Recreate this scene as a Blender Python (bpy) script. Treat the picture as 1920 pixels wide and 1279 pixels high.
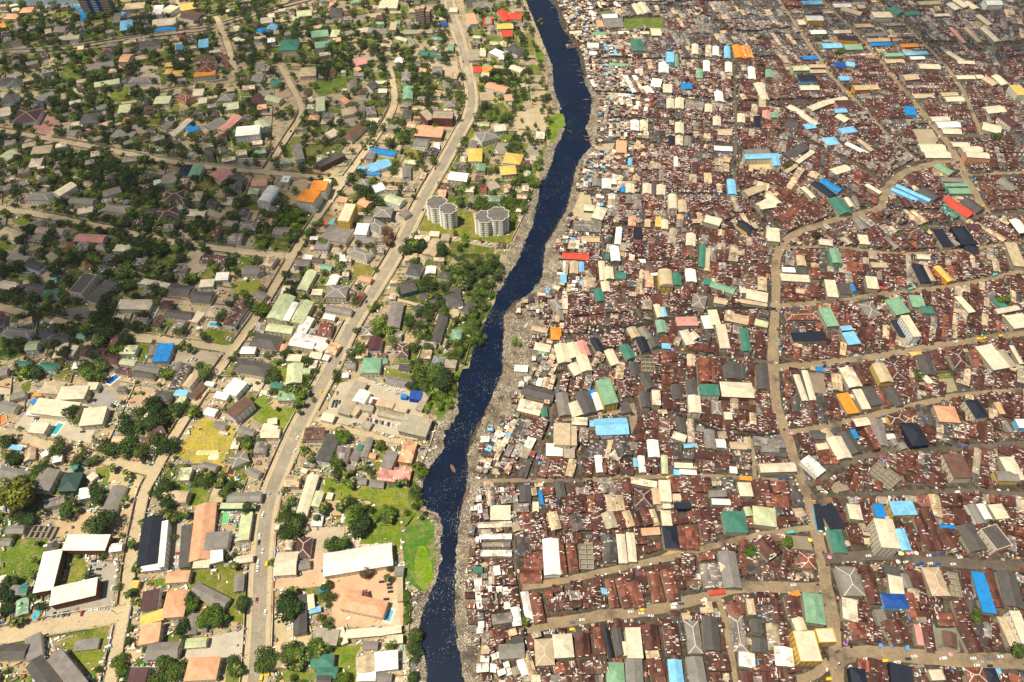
import bpy, math, random
import numpy as np
R_ = random.Random(7)
for o in list(bpy.data.objects): bpy.data.objects.remove(o)
sc = bpy.context.scene
COL = sc.collection
# ---------------- camera ----------------
HC = 570.0; TH = math.radians(50.0); FP = 1300.0
cam = bpy.data.objects.new('camera', bpy.data.cameras.new('camera')); COL.objects.link(cam)
cam.location = (0, 0, HC); cam.rotation_euler = (math.radians(90) - TH, 0, 0)
cam.data.sensor_width = 36; cam.data.lens = FP / 1920 * 36
cam.data.clip_start = 1; cam.data.clip_end = 8000
sc.camera = cam
# ---------------- light ----------------
SUN_EL = math.radians(69); SUN_TO = math.atan2(-0.42, -0.9)      # sun stands front-left, high
w = bpy.data.worlds.new("World"); sc.world = w; w.use_nodes = True
nt = w.node_tree; bg = nt.nodes['Background']
sky = nt.nodes.new('ShaderNodeTexSky'); sky.sky_type = 'NISHITA'; sky.sun_disc = False
sky.sun_elevation = SUN_EL; sky.sun_rotation = math.pi/2 - SUN_TO; sky.altitude = 300
sky.air_density = 1.2; sky.dust_density = 2.0
nt.links.new(sky.outputs[0], bg.inputs[0]); bg.inputs[1].default_value = 0.05
sl = bpy.data.lights.new('sun', 'SUN'); sl.energy = 5.0; sl.angle = math.radians(0.6); sl.color = (1.0, 0.915, 0.72)
so = bpy.data.objects.new('sun', sl); COL.objects.link(so)
sv = (math.cos(SUN_EL)*math.cos(SUN_TO), math.cos(SUN_EL)*math.sin(SUN_TO), math.sin(SUN_EL))
from mathutils import Vector, Matrix
so.rotation_euler = Vector(sv).to_track_quat('Z', 'Y').to_euler()
so.location = (0, 0, 900)
sc.view_settings.view_transform = 'Standard'; sc.view_settings.look = 'None'
sc.view_settings.exposure = 0.34; sc.view_settings.gamma = 1
sc.render.resolution_x = 1024; sc.render.resolution_y = 682

ST, CT = math.sin(TH), math.cos(TH)
def G(px, py, z=0.0):
    u = (px-960)/FP; v = (py-639.5)/FP
    dx = u; dy = CT - v*ST; dz = -ST - v*CT
    t = (HC-z)/(-dz)
    return (dx*t, dy*t)
def PX(x, y, z=0.0):
    X = x; Y = y; Z = z-HC
    d = Y*CT - Z*ST; up = Y*ST + Z*CT
    return (960+FP*X/d, 639.5-FP*up/d)
CR = {}
for i, y0 in enumerate((0, 320, 633, 946)):
    for j, x0 in enumerate((0, 480, 960, 1420)): CR['ABCDEFGHIJKLMNOP'[i*4+j]] = (x0, y0)
def Z2P(c, x, y):
    return (CR[c][0]+x/3.84, CR[c][1]+y/3.84)

# ---------------- materials ----------------
def new_mat(name):
    m = bpy.data.materials.new(name); m.use_nodes = True
    n = m.node_tree.nodes; l = m.node_tree.links
    b = n['Principled BSDF']; b.inputs['Specular IOR Level'].default_value = 0.25
    return m, n, l, b
def nd(n, t, **k):
    x = n.new(t)
    for a, v in k.items(): setattr(x, a, v)
    return x
def mixc(n, l, fac, a, b, mode='MIX'):
    m = n.new('ShaderNodeMix'); m.data_type = 'RGBA'; m.blend_type = mode
    for s, v in ((m.inputs[0], fac), (m.inputs[6], a), (m.inputs[7], b)):
        if hasattr(v, 'links'): l.new(v, s)
        elif isinstance(v, (int, float)): s.default_value = v
        else: s.default_value = (*v, 1) if len(v) == 3 else v
    return m.outputs[2]
def ramp(n, l, fac, p0, p1):
    r = n.new('ShaderNodeMapRange'); r.inputs[1].default_value = p0; r.inputs[2].default_value = p1
    l.new(fac, r.inputs[0]); return r.outputs[0]
def noise(n, l, vec, scale, detail=3, rough=.6):
    x = n.new('ShaderNodeTexNoise'); x.inputs['Scale'].default_value = scale
    x.inputs['Detail'].default_value = detail; x.inputs['Roughness'].default_value = rough
    l.new(vec, x.inputs['Vector']); return x.outputs['Fac']
def mth(n, l, op, a, b):
    m = n.new('ShaderNodeMath'); m.operation = op
    for s, v in ((m.inputs[0], a), (m.inputs[1], b)):
        if hasattr(v, 'links'): l.new(v, s)
        else: s.default_value = v
    return m.outputs[0]
MAT = {}
def roof_mat():
    m, n, l, b = new_mat('sheet_roofing')
    at = nd(n, 'ShaderNodeAttribute', attribute_name='Col'); uv = nd(n, 'ShaderNodeUVMap')
    geo = nd(n, 'ShaderNodeNewGeometry')
    n1 = noise(n, l, geo.outputs['Position'], 0.16, 5, .7)
    n2 = noise(n, l, geo.outputs['Position'], 0.9, 3, .6)
    st = nd(n, 'ShaderNodeMapping'); st.inputs['Scale'].default_value = (1.6, .12, 1); l.new(uv.outputs[0], st.inputs[0])
    n3 = noise(n, l, st.outputs[0], 1.0, 3, .7)
    v = mth(n, l, 'ADD', mth(n, l, 'MULTIPLY', n1, .8), mth(n, l, 'MULTIPLY', n2, .5))
    v = mth(n, l, 'ADD', v, mth(n, l, 'MULTIPLY', n3, .7))
    v = ramp(n, l, v, .55, 1.45)
    dirty = mixc(n, l, v, (.52, .47, .42), (1.24, 1.26, 1.28))
    c = mixc(n, l, 1.0, at.outputs['Color'], dirty, 'MULTIPLY')
    # sheets of different age within one roof
    b3 = nd(n, 'ShaderNodeTexBrick'); b3.offset = .43; b3.squash = 1.4; b3.squash_frequency = 2
    b3.inputs['Color1'].default_value = (.42, .42, .44, 1); b3.inputs['Color2'].default_value = (1.65, 1.45, 1.35, 1)
    b3.inputs['Scale'].default_value = 1; b3.inputs['Mortar Size'].default_value = 0.03; b3.inputs['Mortar'].default_value = (.3, .3, .3, 1)
    b3.inputs['Brick Width'].default_value = 4.6; b3.inputs['Row Height'].default_value = 3.1; l.new(uv.outputs[0], b3.inputs['Vector'])
    old = ramp(n, l, mth(n, l, 'SUBTRACT', 1.0, at.outputs['Alpha']), .0, .06)
    c = mixc(n, l, 1.0, c, mixc(n, l, mth(n, l, 'ADD', mth(n, l, 'MULTIPLY', old, .67), .2), (1, 1, 1), b3.outputs['Color']), 'MULTIPLY')
    # individual replaced sheets
    br = nd(n, 'ShaderNodeTexBrick'); br.offset = .37; br.squash = .6; br.squash_frequency = 3
    br.inputs['Color1'].default_value = (0, 0, 0, 1); br.inputs['Color2'].default_value = (1, 1, 1, 1)
    br.inputs['Scale'].default_value = 1; br.inputs['Mortar Size'].default_value = 0
    br.inputs['Brick Width'].default_value = .95; br.inputs['Row Height'].default_value = 2.5
    l.new(uv.outputs[0], br.inputs['Vector'])
    clump = ramp(n, l, noise(n, l, geo.outputs['Position'], .13, 4, .75), .42, .66)
    thr = mth(n, l, 'SUBTRACT', 1.0, mth(n, l, 'MULTIPLY', mth(n, l, 'SUBTRACT', 1.0, at.outputs['Alpha']), mth(n, l, 'MULTIPLY', clump, 2.0)))
    sel = mth(n, l, 'GREATER_THAN', br.outputs['Color'], thr)
    br2 = nd(n, 'ShaderNodeTexBrick'); br2.offset = .37; br2.squash = .6; br2.squash_frequency = 3
    br2.inputs['Color1'].default_value = (.16, .09, .07, 1); br2.inputs['Color2'].default_value = (.76, .71, .66, 1)
    br2.inputs['Scale'].default_value = 1; br2.inputs['Mortar Size'].default_value = 0; br2.inputs['Bias'].default_value = .12
    br2.inputs['Brick Width'].default_value = .95; br2.inputs['Row Height'].default_value = 2.5
    mp = nd(n, 'ShaderNodeMapping'); mp.inputs['Location'].default_value = (0, 500, 0); l.new(uv.outputs[0], mp.inputs[0]); l.new(mp.outputs[0], br2.inputs['Vector'])
    c = mixc(n, l, sel, c, br2.outputs['Color'])
    l.new(c, b.inputs['Base Color']); b.inputs['Roughness'].default_value = .62
    return m
def plain_attr(name, rough=.85, var=.35, sc1=.3, sc2=2.0, spec=.2):
    m, n, l, b = new_mat(name)
    at = nd(n, 'ShaderNodeAttribute', attribute_name='Col'); geo = nd(n, 'ShaderNodeNewGeometry')
    v = mth(n, l, 'ADD', mth(n, l, 'MULTIPLY', noise(n, l, geo.outputs['Position'], sc1, 5, .7), .6), mth(n, l, 'MULTIPLY', noise(n, l, geo.outputs['Position'], sc2, 4, .7), .4))
    v = ramp(n, l, v, .32, .68)
    d = mixc(n, l, v, (1-var,)*3, (1+var,)*3)
    l.new(mixc(n, l, 1.0, at.outputs['Color'], d, 'MULTIPLY'), b.inputs['Base Color'])
    b.inputs['Roughness'].default_value = rough; b.inputs['Specular IOR Level'].default_value = spec
    return m
MAT['roof'] = roof_mat()
MAT['wall'] = plain_attr('painted_plaster', .85, .22, .4, 1.5)
MAT['paint'] = plain_attr('car_paint', .3, .05, .4, 1.5, .5)
MAT['ground2'] = plain_attr('packed_earth', .95, .3, .07, .8, .1)
MAT['cloth'] = plain_attr('cloth', .9, .12, 1, 4, .1)
def grass_mat():
    m, n, l, b = new_mat('grass')
    at = nd(n, 'ShaderNodeAttribute', attribute_name='Col'); geo = nd(n, 'ShaderNodeNewGeometry')
    p = geo.outputs['Position']
    v = ramp(n, l, noise(n, l, p, .06, 5, .7), .38, .62); v2 = ramp(n, l, noise(n, l, p, .5, 4, .75), .3, .7)
    c = mixc(n, l, v, (.75, .85, .7), (1.35, 1.15, 1.2)); c = mixc(n, l, 1.0, at.outputs['Color'], c, 'MULTIPLY')
    c = mixc(n, l, 1.0, c, mixc(n, l, v2, (.5, .56, .5), (1.4, 1.34, 1.4)), 'MULTIPLY')
    bare = mth(n, l, 'MULTIPLY', ramp(n, l, noise(n, l, p, .11, 6, .75), .50, .64), .7)
    c = mixc(n, l, bare, c, (.30, .22, .11))
    l.new(c, b.inputs['Base Color']); b.inputs['Roughness'].default_value = .95; b.inputs['Specular IOR Level'].default_value = .1
    return m
MAT['grass'] = grass_mat()
def leaf_mat():
    m, n, l, b = new_mat('foliage')
    at = nd(n, 'ShaderNodeAttribute', attribute_name='Col'); oi = nd(n, 'ShaderNodeObjectInfo')
    c = mixc(n, l, oi.outputs['Random'], (.72, .80, .75), (1.35, 1.18, 1.0))
    l.new(mixc(n, l, 1.0, at.outputs['Color'], c, 'MULTIPLY'), b.inputs['Base Color'])
    b.inputs['Roughness'].default_value = .7; b.inputs['Specular IOR Level'].default_value = .15
    return m
MAT['leaf'] = leaf_mat()
def water_mat(name, col, rough=.12):
    m, n, l, b = new_mat(name); geo = nd(n, 'ShaderNodeNewGeometry')
    v = noise(n, l, geo.outputs['Position'], .05, 4, .7)
    l.new(mixc(n, l, ramp(n, l, v, .4, .65), col, tuple(c*1.5 for c in col)), b.inputs['Base Color'])
    b.inputs['Roughness'].default_value = rough; b.inputs['Specular IOR Level'].default_value = .2
    bp = nd(n, 'ShaderNodeBump'); bp.inputs['Strength'].default_value = .15
    l.new(noise(n, l, geo.outputs['Position'], 1.2, 3, .6), bp.inputs['Height']); l.new(bp.outputs[0], b.inputs['Normal'])
    return m
MAT['river'] = water_mat('river_water', (.0012, .0062, .022), .35)
MAT['lagoon'] = water_mat('lagoon_water', (.10, .13, .16), .3)
MAT['pool'] = water_mat('pool_water', (.03, .38, .48), .1)
def glass_mat():
    m, n, l, b = new_mat('window_glass'); b.inputs['Base Color'].default_value = (.018, .024, .032, 1); b.inputs['Roughness'].default_value = .15
    b.inputs['Specular IOR Level'].default_value = .5
    return m
MAT['glass'] = glass_mat()
def litter_mat():
    m, n, l, b = new_mat('littered_mud'); geo = nd(n, 'ShaderNodeNewGeometry'); p = geo.outputs['Position']
    vo = nd(n, 'ShaderNodeTexVoronoi'); vo.inputs['Scale'].default_value = 1.7; l.new(p, vo.inputs['Vector'])
    se = nd(n, 'ShaderNodeSeparateColor'); l.new(vo.outputs['Color'], se.inputs[0])
    base = mixc(n, l, ramp(n, l, noise(n, l, p, .08, 5, .7), .38, .62), (.075, .055, .04), (.25, .20, .14))
    big = ramp(n, l, noise(n, l, p, .045, 4, .7), .40, .60)
    c = mixc(n, l, mth(n, l, 'MULTIPLY', mth(n, l, 'GREATER_THAN', se.outputs[0], .70), big), base, (.52, .46, .35))
    c = mixc(n, l, mth(n, l, 'GREATER_THAN', se.outputs[1], .86), c, (.05, .04, .035))
    c = mixc(n, l, mth(n, l, 'GREATER_THAN', se.outputs[2], .985), c, (.7, .68, .62))
    l.new(c, b.inputs['Base Color']); b.inputs['Roughness'].default_value = .95
    return m
MAT['litter'] = litter_mat()
def ground_mat():
    m, n, l, b = new_mat('ground_soil'); geo = nd(n, 'ShaderNodeNewGeometry'); p = geo.outputs['Position']
    at = nd(n, 'ShaderNodeAttribute', attribute_name='Zone'); se = nd(n, 'ShaderNodeSeparateColor'); l.new(at.outputs['Color'], se.inputs[0])
    a = ramp(n, l, noise(n, l, p, .035, 6, .72), .36, .64); f = ramp(n, l, noise(n, l, p, .55, 4, .75), .3, .7)
    sand = mixc(n, l, a, (.45, .335, .19), (.30, .235, .155))
    sand = mixc(n, l, ramp(n, l, noise(n, l, p, .09, 4, .7), .5, .62), sand, (.20, .185, .165))
    gr = mixc(n, l, a, (.035, .070, .012), (.11, .135, .018))
    gm = mth(n, l, 'ADD', se.outputs[1], mth(n, l, 'MULTIPLY', mth(n, l, 'SUBTRACT', noise(n, l, p, .05, 6, .75), .5), 2.6))
    c = mixc(n, l, ramp(n, l, gm, .42, .58), sand, gr)
    slum = mixc(n, l, a, (.085, .066, .048), (.038, .031, .026))
    slum = mixc(n, l, ramp(n, l, noise(n, l, p, .2, 5, .75), .5, .65), slum, (.14, .105, .072))
    c = mixc(n, l, se.outputs[0], c, slum)
    c = mixc(n, l, 1.0, c, mixc(n, l, f, (.72, .72, .72), (1.25, 1.25, 1.25)), 'MULTIPLY')
    l.new(c, b.inputs['Base Color']); b.inputs['Roughness'].default_value = .95; b.inputs['Specular IOR Level'].default_value = .1
    return m
MAT['ground'] = ground_mat()
def road_mat(name, c1, c2, c3):
    m, n, l, b = new_mat(name); geo = nd(n, 'ShaderNodeNewGeometry'); p = geo.outputs['Position']
    c = mixc(n, l, ramp(n, l, noise(n, l, p, .05, 6, .7), .36, .64), c1, c2)
    c = mixc(n, l, ramp(n, l, noise(n, l, p, .018, 5, .7), .54, .66), c, c3)
    c = mixc(n, l, 1.0, c, mixc(n, l, ramp(n, l, noise(n, l, p, .6, 4, .8), .3, .7), (.78, .78, .78), (1.2, 1.2, 1.2)), 'MULTIPLY')
    l.new(c, b.inputs['Base Color']); b.inputs['Roughness'].default_value = .92; b.inputs['Specular IOR Level'].default_value = .15
    return m
MAT['asphalt'] = road_mat('worn_asphalt', (.33, .275, .20), (.24, .205, .16), (.42, .345, .235))
MAT['sandroad'] = road_mat('sandy_road', (.50, .395, .245), (.41, .33, .21), (.30, .245, .17))
MAT['dirtroad'] = road_mat('dirt_street', (.31, .225, .14), (.20, .152, .10), (.10, .08, .062))
MAT['darkroad'] = road_mat('dark_street', (.085, .070, .058), (.14, .112, .085), (.022, .020, .020))  # darker, blotchy street tone
MAT['canal'] = road_mat('black_drain', (.02, .02, .022), (.03, .028, .028), (.07, .06, .05))

PAL = {'W':(.80,.79,.75),'C':(.66,.585,.44),'T':(.50,.395,.26),'G':(.215,.20,.185),'D':(.085,.08,.078),'K':(.014,.018,.035),
 'R':(.090,.035,.026),'r':(.18,.065,.042),'O':(.80,.28,.035),'S':(.66,.35,.21),'Y':(.70,.47,.12),'B':(.012,.22,.60),'b':(.20,.50,.78),
 'N':(.012,.07,.32),'E':(.05,.19,.145),'e':(.20,.37,.245),'M':(.48,.53,.33),'P':(.58,.27,.24),'X':(.62,.065,.035),'U':(.13,.075,.055),
 'Q':(.36,.315,.24),'V':(.085,.035,.038),'F':(.03,.065,.055),'Z':(.72,.84,.66)}
CN = {'W':'white','C':'cream','T':'tan','G':'grey','D':'dark grey','K':'near black','R':'rusty brown','r':'brick red','O':'orange','S':'salmon',
 'Y':'yellow','B':'bright blue','b':'light blue','N':'deep blue','E':'teal green','e':'pale green','M':'olive cream','P':'pink','X':'red','U':'brown',
 'Q':'weathered beige','V':'maroon','F':'dark green','Z':'mint white'}

# ---------------- mesh collecting ----------------
class MB:
    def __init__(s): s.v = []; s.n = []; s.c = []; s.uv = []; s.m = []
    def face(s, pts, c, uv=None, m=0):
        s.v.extend(pts); s.n.append(len(pts)); s.c.append(c if len(c) == 4 else (*c, 1.0)); s.m.append(m)
        s.uv.extend(uv if uv else [(p[0], p[1]) for p in pts])
    def box(s, x0, y0, z0, x1, y1, z1, c, m=0, M=None, bottom=False):
        P = [(x0,y0,z0),(x1,y0,z0),(x1,y1,z0),(x0,y1,z0),(x0,y0,z1),(x1,y0,z1),(x1,y1,z1),(x0,y1,z1)]
        if M is not None: P = [M(p) for p in P]
        for f in ((0,1,5,4),(1,2,6,5),(2,3,7,6),(3,0,4,7),(4,5,6,7)) + (((3,2,1,0),) if bottom else ()):
            s.face([P[i] for i in f], c, None, m)
    def mesh(s, name, mats):
        me = bpy.data.meshes.new(name)
        nv = len(s.v); nf = len(s.n)
        if nv:
            me.vertices.add(nv); me.vertices.foreach_set('co', np.array(s.v, dtype=np.float32).ravel())
            me.loops.add(nv); me.loops.foreach_set('vertex_index', np.arange(nv, dtype=np.int32))
            cnt = np.array(s.n, dtype=np.int32); st = np.concatenate(([0], np.cumsum(cnt)[:-1])).astype(np.int32)
            me.polygons.add(nf); me.polygons.foreach_set('loop_start', st)
            me.polygons.foreach_set('material_index', np.array(s.m, dtype=np.int32))
            me.update(calc_edges=True)
            a = me.attributes.new('Col', 'FLOAT_COLOR', 'FACE'); a.data.foreach_set('color', np.array(s.c, dtype=np.float32).ravel())
            u = me.uv_layers.new(name='UVMap'); u.data.foreach_set('uv', np.array(s.uv, dtype=np.float32).ravel())
        for m in mats: me.materials.append(MAT[m])
        return me
    def obj(s, name, mats, parent=None):
        o = bpy.data.objects.new(name, s.mesh(name, mats)); COL.objects.link(o)
        if parent: o.parent = parent
        return o
def link(name, me, parent=None, loc=None, rz=None, scale=None):
    o = bpy.data.objects.new(name, me); COL.objects.link(o)
    if parent: o.parent = parent
    if loc: o.location = loc
    if rz is not None: o.rotation_euler = (0, 0, rz)
    if scale: o.scale = scale
    return o
def empty(name, loc, rz=0):
    o = bpy.data.objects.new(name, None); COL.objects.link(o); o.location = loc; o.rotation_euler = (0, 0, rz)
    o.empty_display_size = .5
    return o
THINGS = []   # (obj, adjective-noun text, category, group, px, py, isref)
def reg(o, text, cat, x, y, z, group=None, ref=None):
    px, py = PX(x, y, z); THINGS.append([o, text, cat, group, px, py, ref])
def structure(o, label=None):
    o['kind'] = 'structure'
    if label: o['label'] = label

# ---------------- occupancy raster (ground plan, metres) ----------------
OX, OY, ON, OM = -1150, 60, 2300, 1500
OCC = np.zeros((OM, ON), dtype=np.uint8)     # 1 road 2 water 4 building 8 open yard
def polymask(pts):
    xs = [p[0]-OX for p in pts]; ys = [p[1]-OY for p in pts]
    x0, x1 = max(0, int(min(xs))), min(ON-1, int(max(xs))+1); y0, y1 = max(0, int(min(ys))), min(OM-1, int(max(ys))+1)
    if x1 <= x0 or y1 <= y0: return None
    X, Y = np.meshgrid(np.arange(x0, x1+1)+.5, np.arange(y0, y1+1)+.5)
    ins = np.zeros(X.shape, bool); n = len(pts)
    for i in range(n):
        ax, ay, bx, by = xs[i], ys[i], xs[(i+1) % n], ys[(i+1) % n]
        if ay == by: continue
        c = ((ay > Y) != (by > Y)) & (X < (bx-ax)*(Y-ay)/(by-ay)+ax); ins ^= c
    return (slice(y0, y1+1), slice(x0, x1+1), ins)
def mark(pts, bit):
    r = polymask(pts)
    if r: a = OCC[r[0], r[1]]; a[r[2]] |= bit
def rect(cx, cy, a, L, W):
    ca, sa = math.cos(a), math.sin(a)
    return [(cx+ca*x-sa*y, cy+sa*x+ca*y) for x, y in ((-L/2,-W/2),(L/2,-W/2),(L/2,W/2),(-L/2,W/2))]
def hit(cx, cy, a, L, W, bits=7):
    ca, sa = math.cos(a), math.sin(a); h = 0; t = 0
    nx = max(3, int(L/3)); ny = max(3, int(W/3))
    for i in range(nx):
        for j in range(ny):
            x = (i/(nx-1)-.5)*L*.9; y = (j/(ny-1)-.5)*W*.9
            ix = int(cx+ca*x-sa*y-OX); iy = int(cy+sa*x+ca*y-OY); t += 1
            if 0 <= ix < ON and 0 <= iy < OM:
                if OCC[iy, ix] & bits: h += 1
            else: h += 1
    return h/t
def occ(x, y):
    ix = int(x-OX); iy = int(y-OY)
    return OCC[iy, ix] if 0 <= ix < ON and 0 <= iy < OM else 255

def smooth(pts, k=6):
    out = []; n = len(pts)
    for i in range(n-1):
        p0 = pts[max(0, i-1)]; p1 = pts[i]; p2 = pts[i+1]; p3 = pts[min(n-1, i+2)]
        for j in range(k):
            t = j/k
            out.append(tuple(.5*((2*p1[d])+(-p0[d]+p2[d])*t+(2*p0[d]-5*p1[d]+4*p2[d]-p3[d])*t*t+(-p0[d]+3*p1[d]-3*p2[d]+p3[d])*t**3) for d in (0, 1)))
    out.append(pts[-1]); return out
def offs(pts, d):
    out = []
    for i, p in enumerate(pts):
        a = pts[max(0, i-1)]; b = pts[min(len(pts)-1, i+1)]
        tx, ty = b[0]-a[0], b[1]-a[1]; L = math.hypot(tx, ty) or 1
        out.append((p[0]-ty/L*d, p[1]+tx/L*d))
    return out
def parse(s): return [tuple(float(q) for q in p.split(',')) for p in s.split()]
def ribbon(mb, pts, d0, d1, z, c=(1,1,1), h=None):
    A = offs(pts, d0); B = offs(pts, d1)
    for i in range(len(pts)-1):
        q = [A[i], A[i+1], B[i+1], B[i]]
        if d0 < d1: q = q[::-1]
        mb.face([(x, y, z) for x, y in q], c)
        if h:
            for e0, e1 in ((q[0], q[1]), (q[2], q[3])): mb.face([(*e0, z-h), (*e1, z-h), (*e1, z), (*e0, z)], c)
def fan(mb, pts, z, c):      # simple polygon as one ngon
    ar = sum(pts[i][0]*pts[(i+1) % len(pts)][1]-pts[(i+1) % len(pts)][0]*pts[i][1] for i in range(len(pts)))
    if ar < 0: pts = pts[::-1]
    mb.face([(x, y, z) for x, y in pts], c)
# ---------------- rivers, roads, ground ----------------
def jag(pts, step=4, amp=2.0, seed=1, closed=True):
    r = random.Random(seed); out = []; n = len(pts)
    for i in range(n if closed else n-1):
        a = pts[i]; b = pts[(i+1) % n]; L = math.hypot(b[0]-a[0], b[1]-a[1]); k = max(1, int(L/step))
        for j in range(k): t = j/k; out.append((a[0]+(b[0]-a[0])*t+r.uniform(-amp, amp), a[1]+(b[1]-a[1])*t+r.uniform(-amp, amp)))
    return out
RL = parse("978,-60 985,0 1000,35 1012,65 1028,105 1031,125 1036,165 1048,205 1056,238 1046,258 1038,270 1030,300 1020,325 1010,350 1008,380 990,410 975,440 968,470 950,495 935,530 930,560 910,600 895,640 885,660 880,690 860,695 858,730 855,760 850,790 832,800 830,840 815,858 805,870 795,890 790,920 792,950 818,965 825,985 820,1010 822,1050 815,1080 805,1110 790,1140 782,1165 785,1200 795,1240 800,1279 815,1360")
RRt = parse("1020,-60 1030,0 1045,20 1052,50 1070,75 1085,100 1090,130 1105,165 1115,185 1112,220 1105,240 1113,265 1110,285 1090,300 1078,320 1072,345 1068,370 1060,395 1040,430 1022,460 1020,500 1015,540 990,558 962,566 946,585 943,610 948,640 945,680 940,700 925,735 905,780 882,820 876,860 880,900 870,930 862,960 860,1000 855,1060 853,1130 855,1180 865,1220 880,1250 892,1279 920,1360")
gRL = [G(*p) for p in RL]; gRR = [G(*p) for p in RRt]
mb = MB(); riv = jag(gRL + gRR[::-1], 5, .8, 3); fan(mb, riv, .05, (1, 1, 1)); o = mb.obj('river', ['river']); structure(o); mark(riv, 2)
mb = MB(); fan(mb, [G(*p) for p in parse("-300,-60 0,-60 150,-60 152,6 120,11 60,12 20,6 -300,9")], .05, (1,1,1)); o = mb.obj('lagoon', ['lagoon']); structure(o)
# littered banks
BK = [("1120,262 1100,330 1082,375 1068,420 1052,470 1048,540 1040,590 1020,640 1000,700 968,765 948,830 918,880 898,950 905,1000 893,1100 905,1180 940,1279 950,1360 900,1360 870,1279 858,1200 853,1100 859,985 876,905 877,850 907,782 941,703 946,590 990,552 1017,520 1023,460 1062,395 1084,303 1108,275"),
      ("1008,375 1000,420 985,450 972,490 950,520 938,545 925,545 942,500 960,460 975,425 992,380 1005,330 1014,335"),
      ("858,750 860,775 845,800 834,808 832,845 815,862 800,885 788,925 780,900 788,860 805,850 800,800 820,795 845,765"),
      ("790,948 822,962 830,985 826,1010 827,1050 820,1085 808,1112 792,1145 786,1170 790,1210 800,1240 803,1290 815,1360 775,1360 770,1279 760,1200 758,1120 765,1100 795,1114 812,1085 818,1050 815,1005 817,988 805,973 785,972"),
      ("1024,95 1035,120 1038,165 1052,205 1040,210 1028,170 1020,110"), ("1058,240 1050,262 1042,275 1036,300 1020,340 1012,330 1022,280 1040,262 1050,240"),
      ("1092,135 1112,165 1130,190 1125,240 1130,275 1108,272 1098,240 1108,215 1110,185 1098,160")]
mb = MB()
for i, s in enumerate(BK): fan(mb, jag([G(*p) for p in parse(s)], 3, 1.3, 10+i), .10+i*.012, (1,1,1))
o = mb.obj('river_bank', ['litter']); structure(o)
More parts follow.
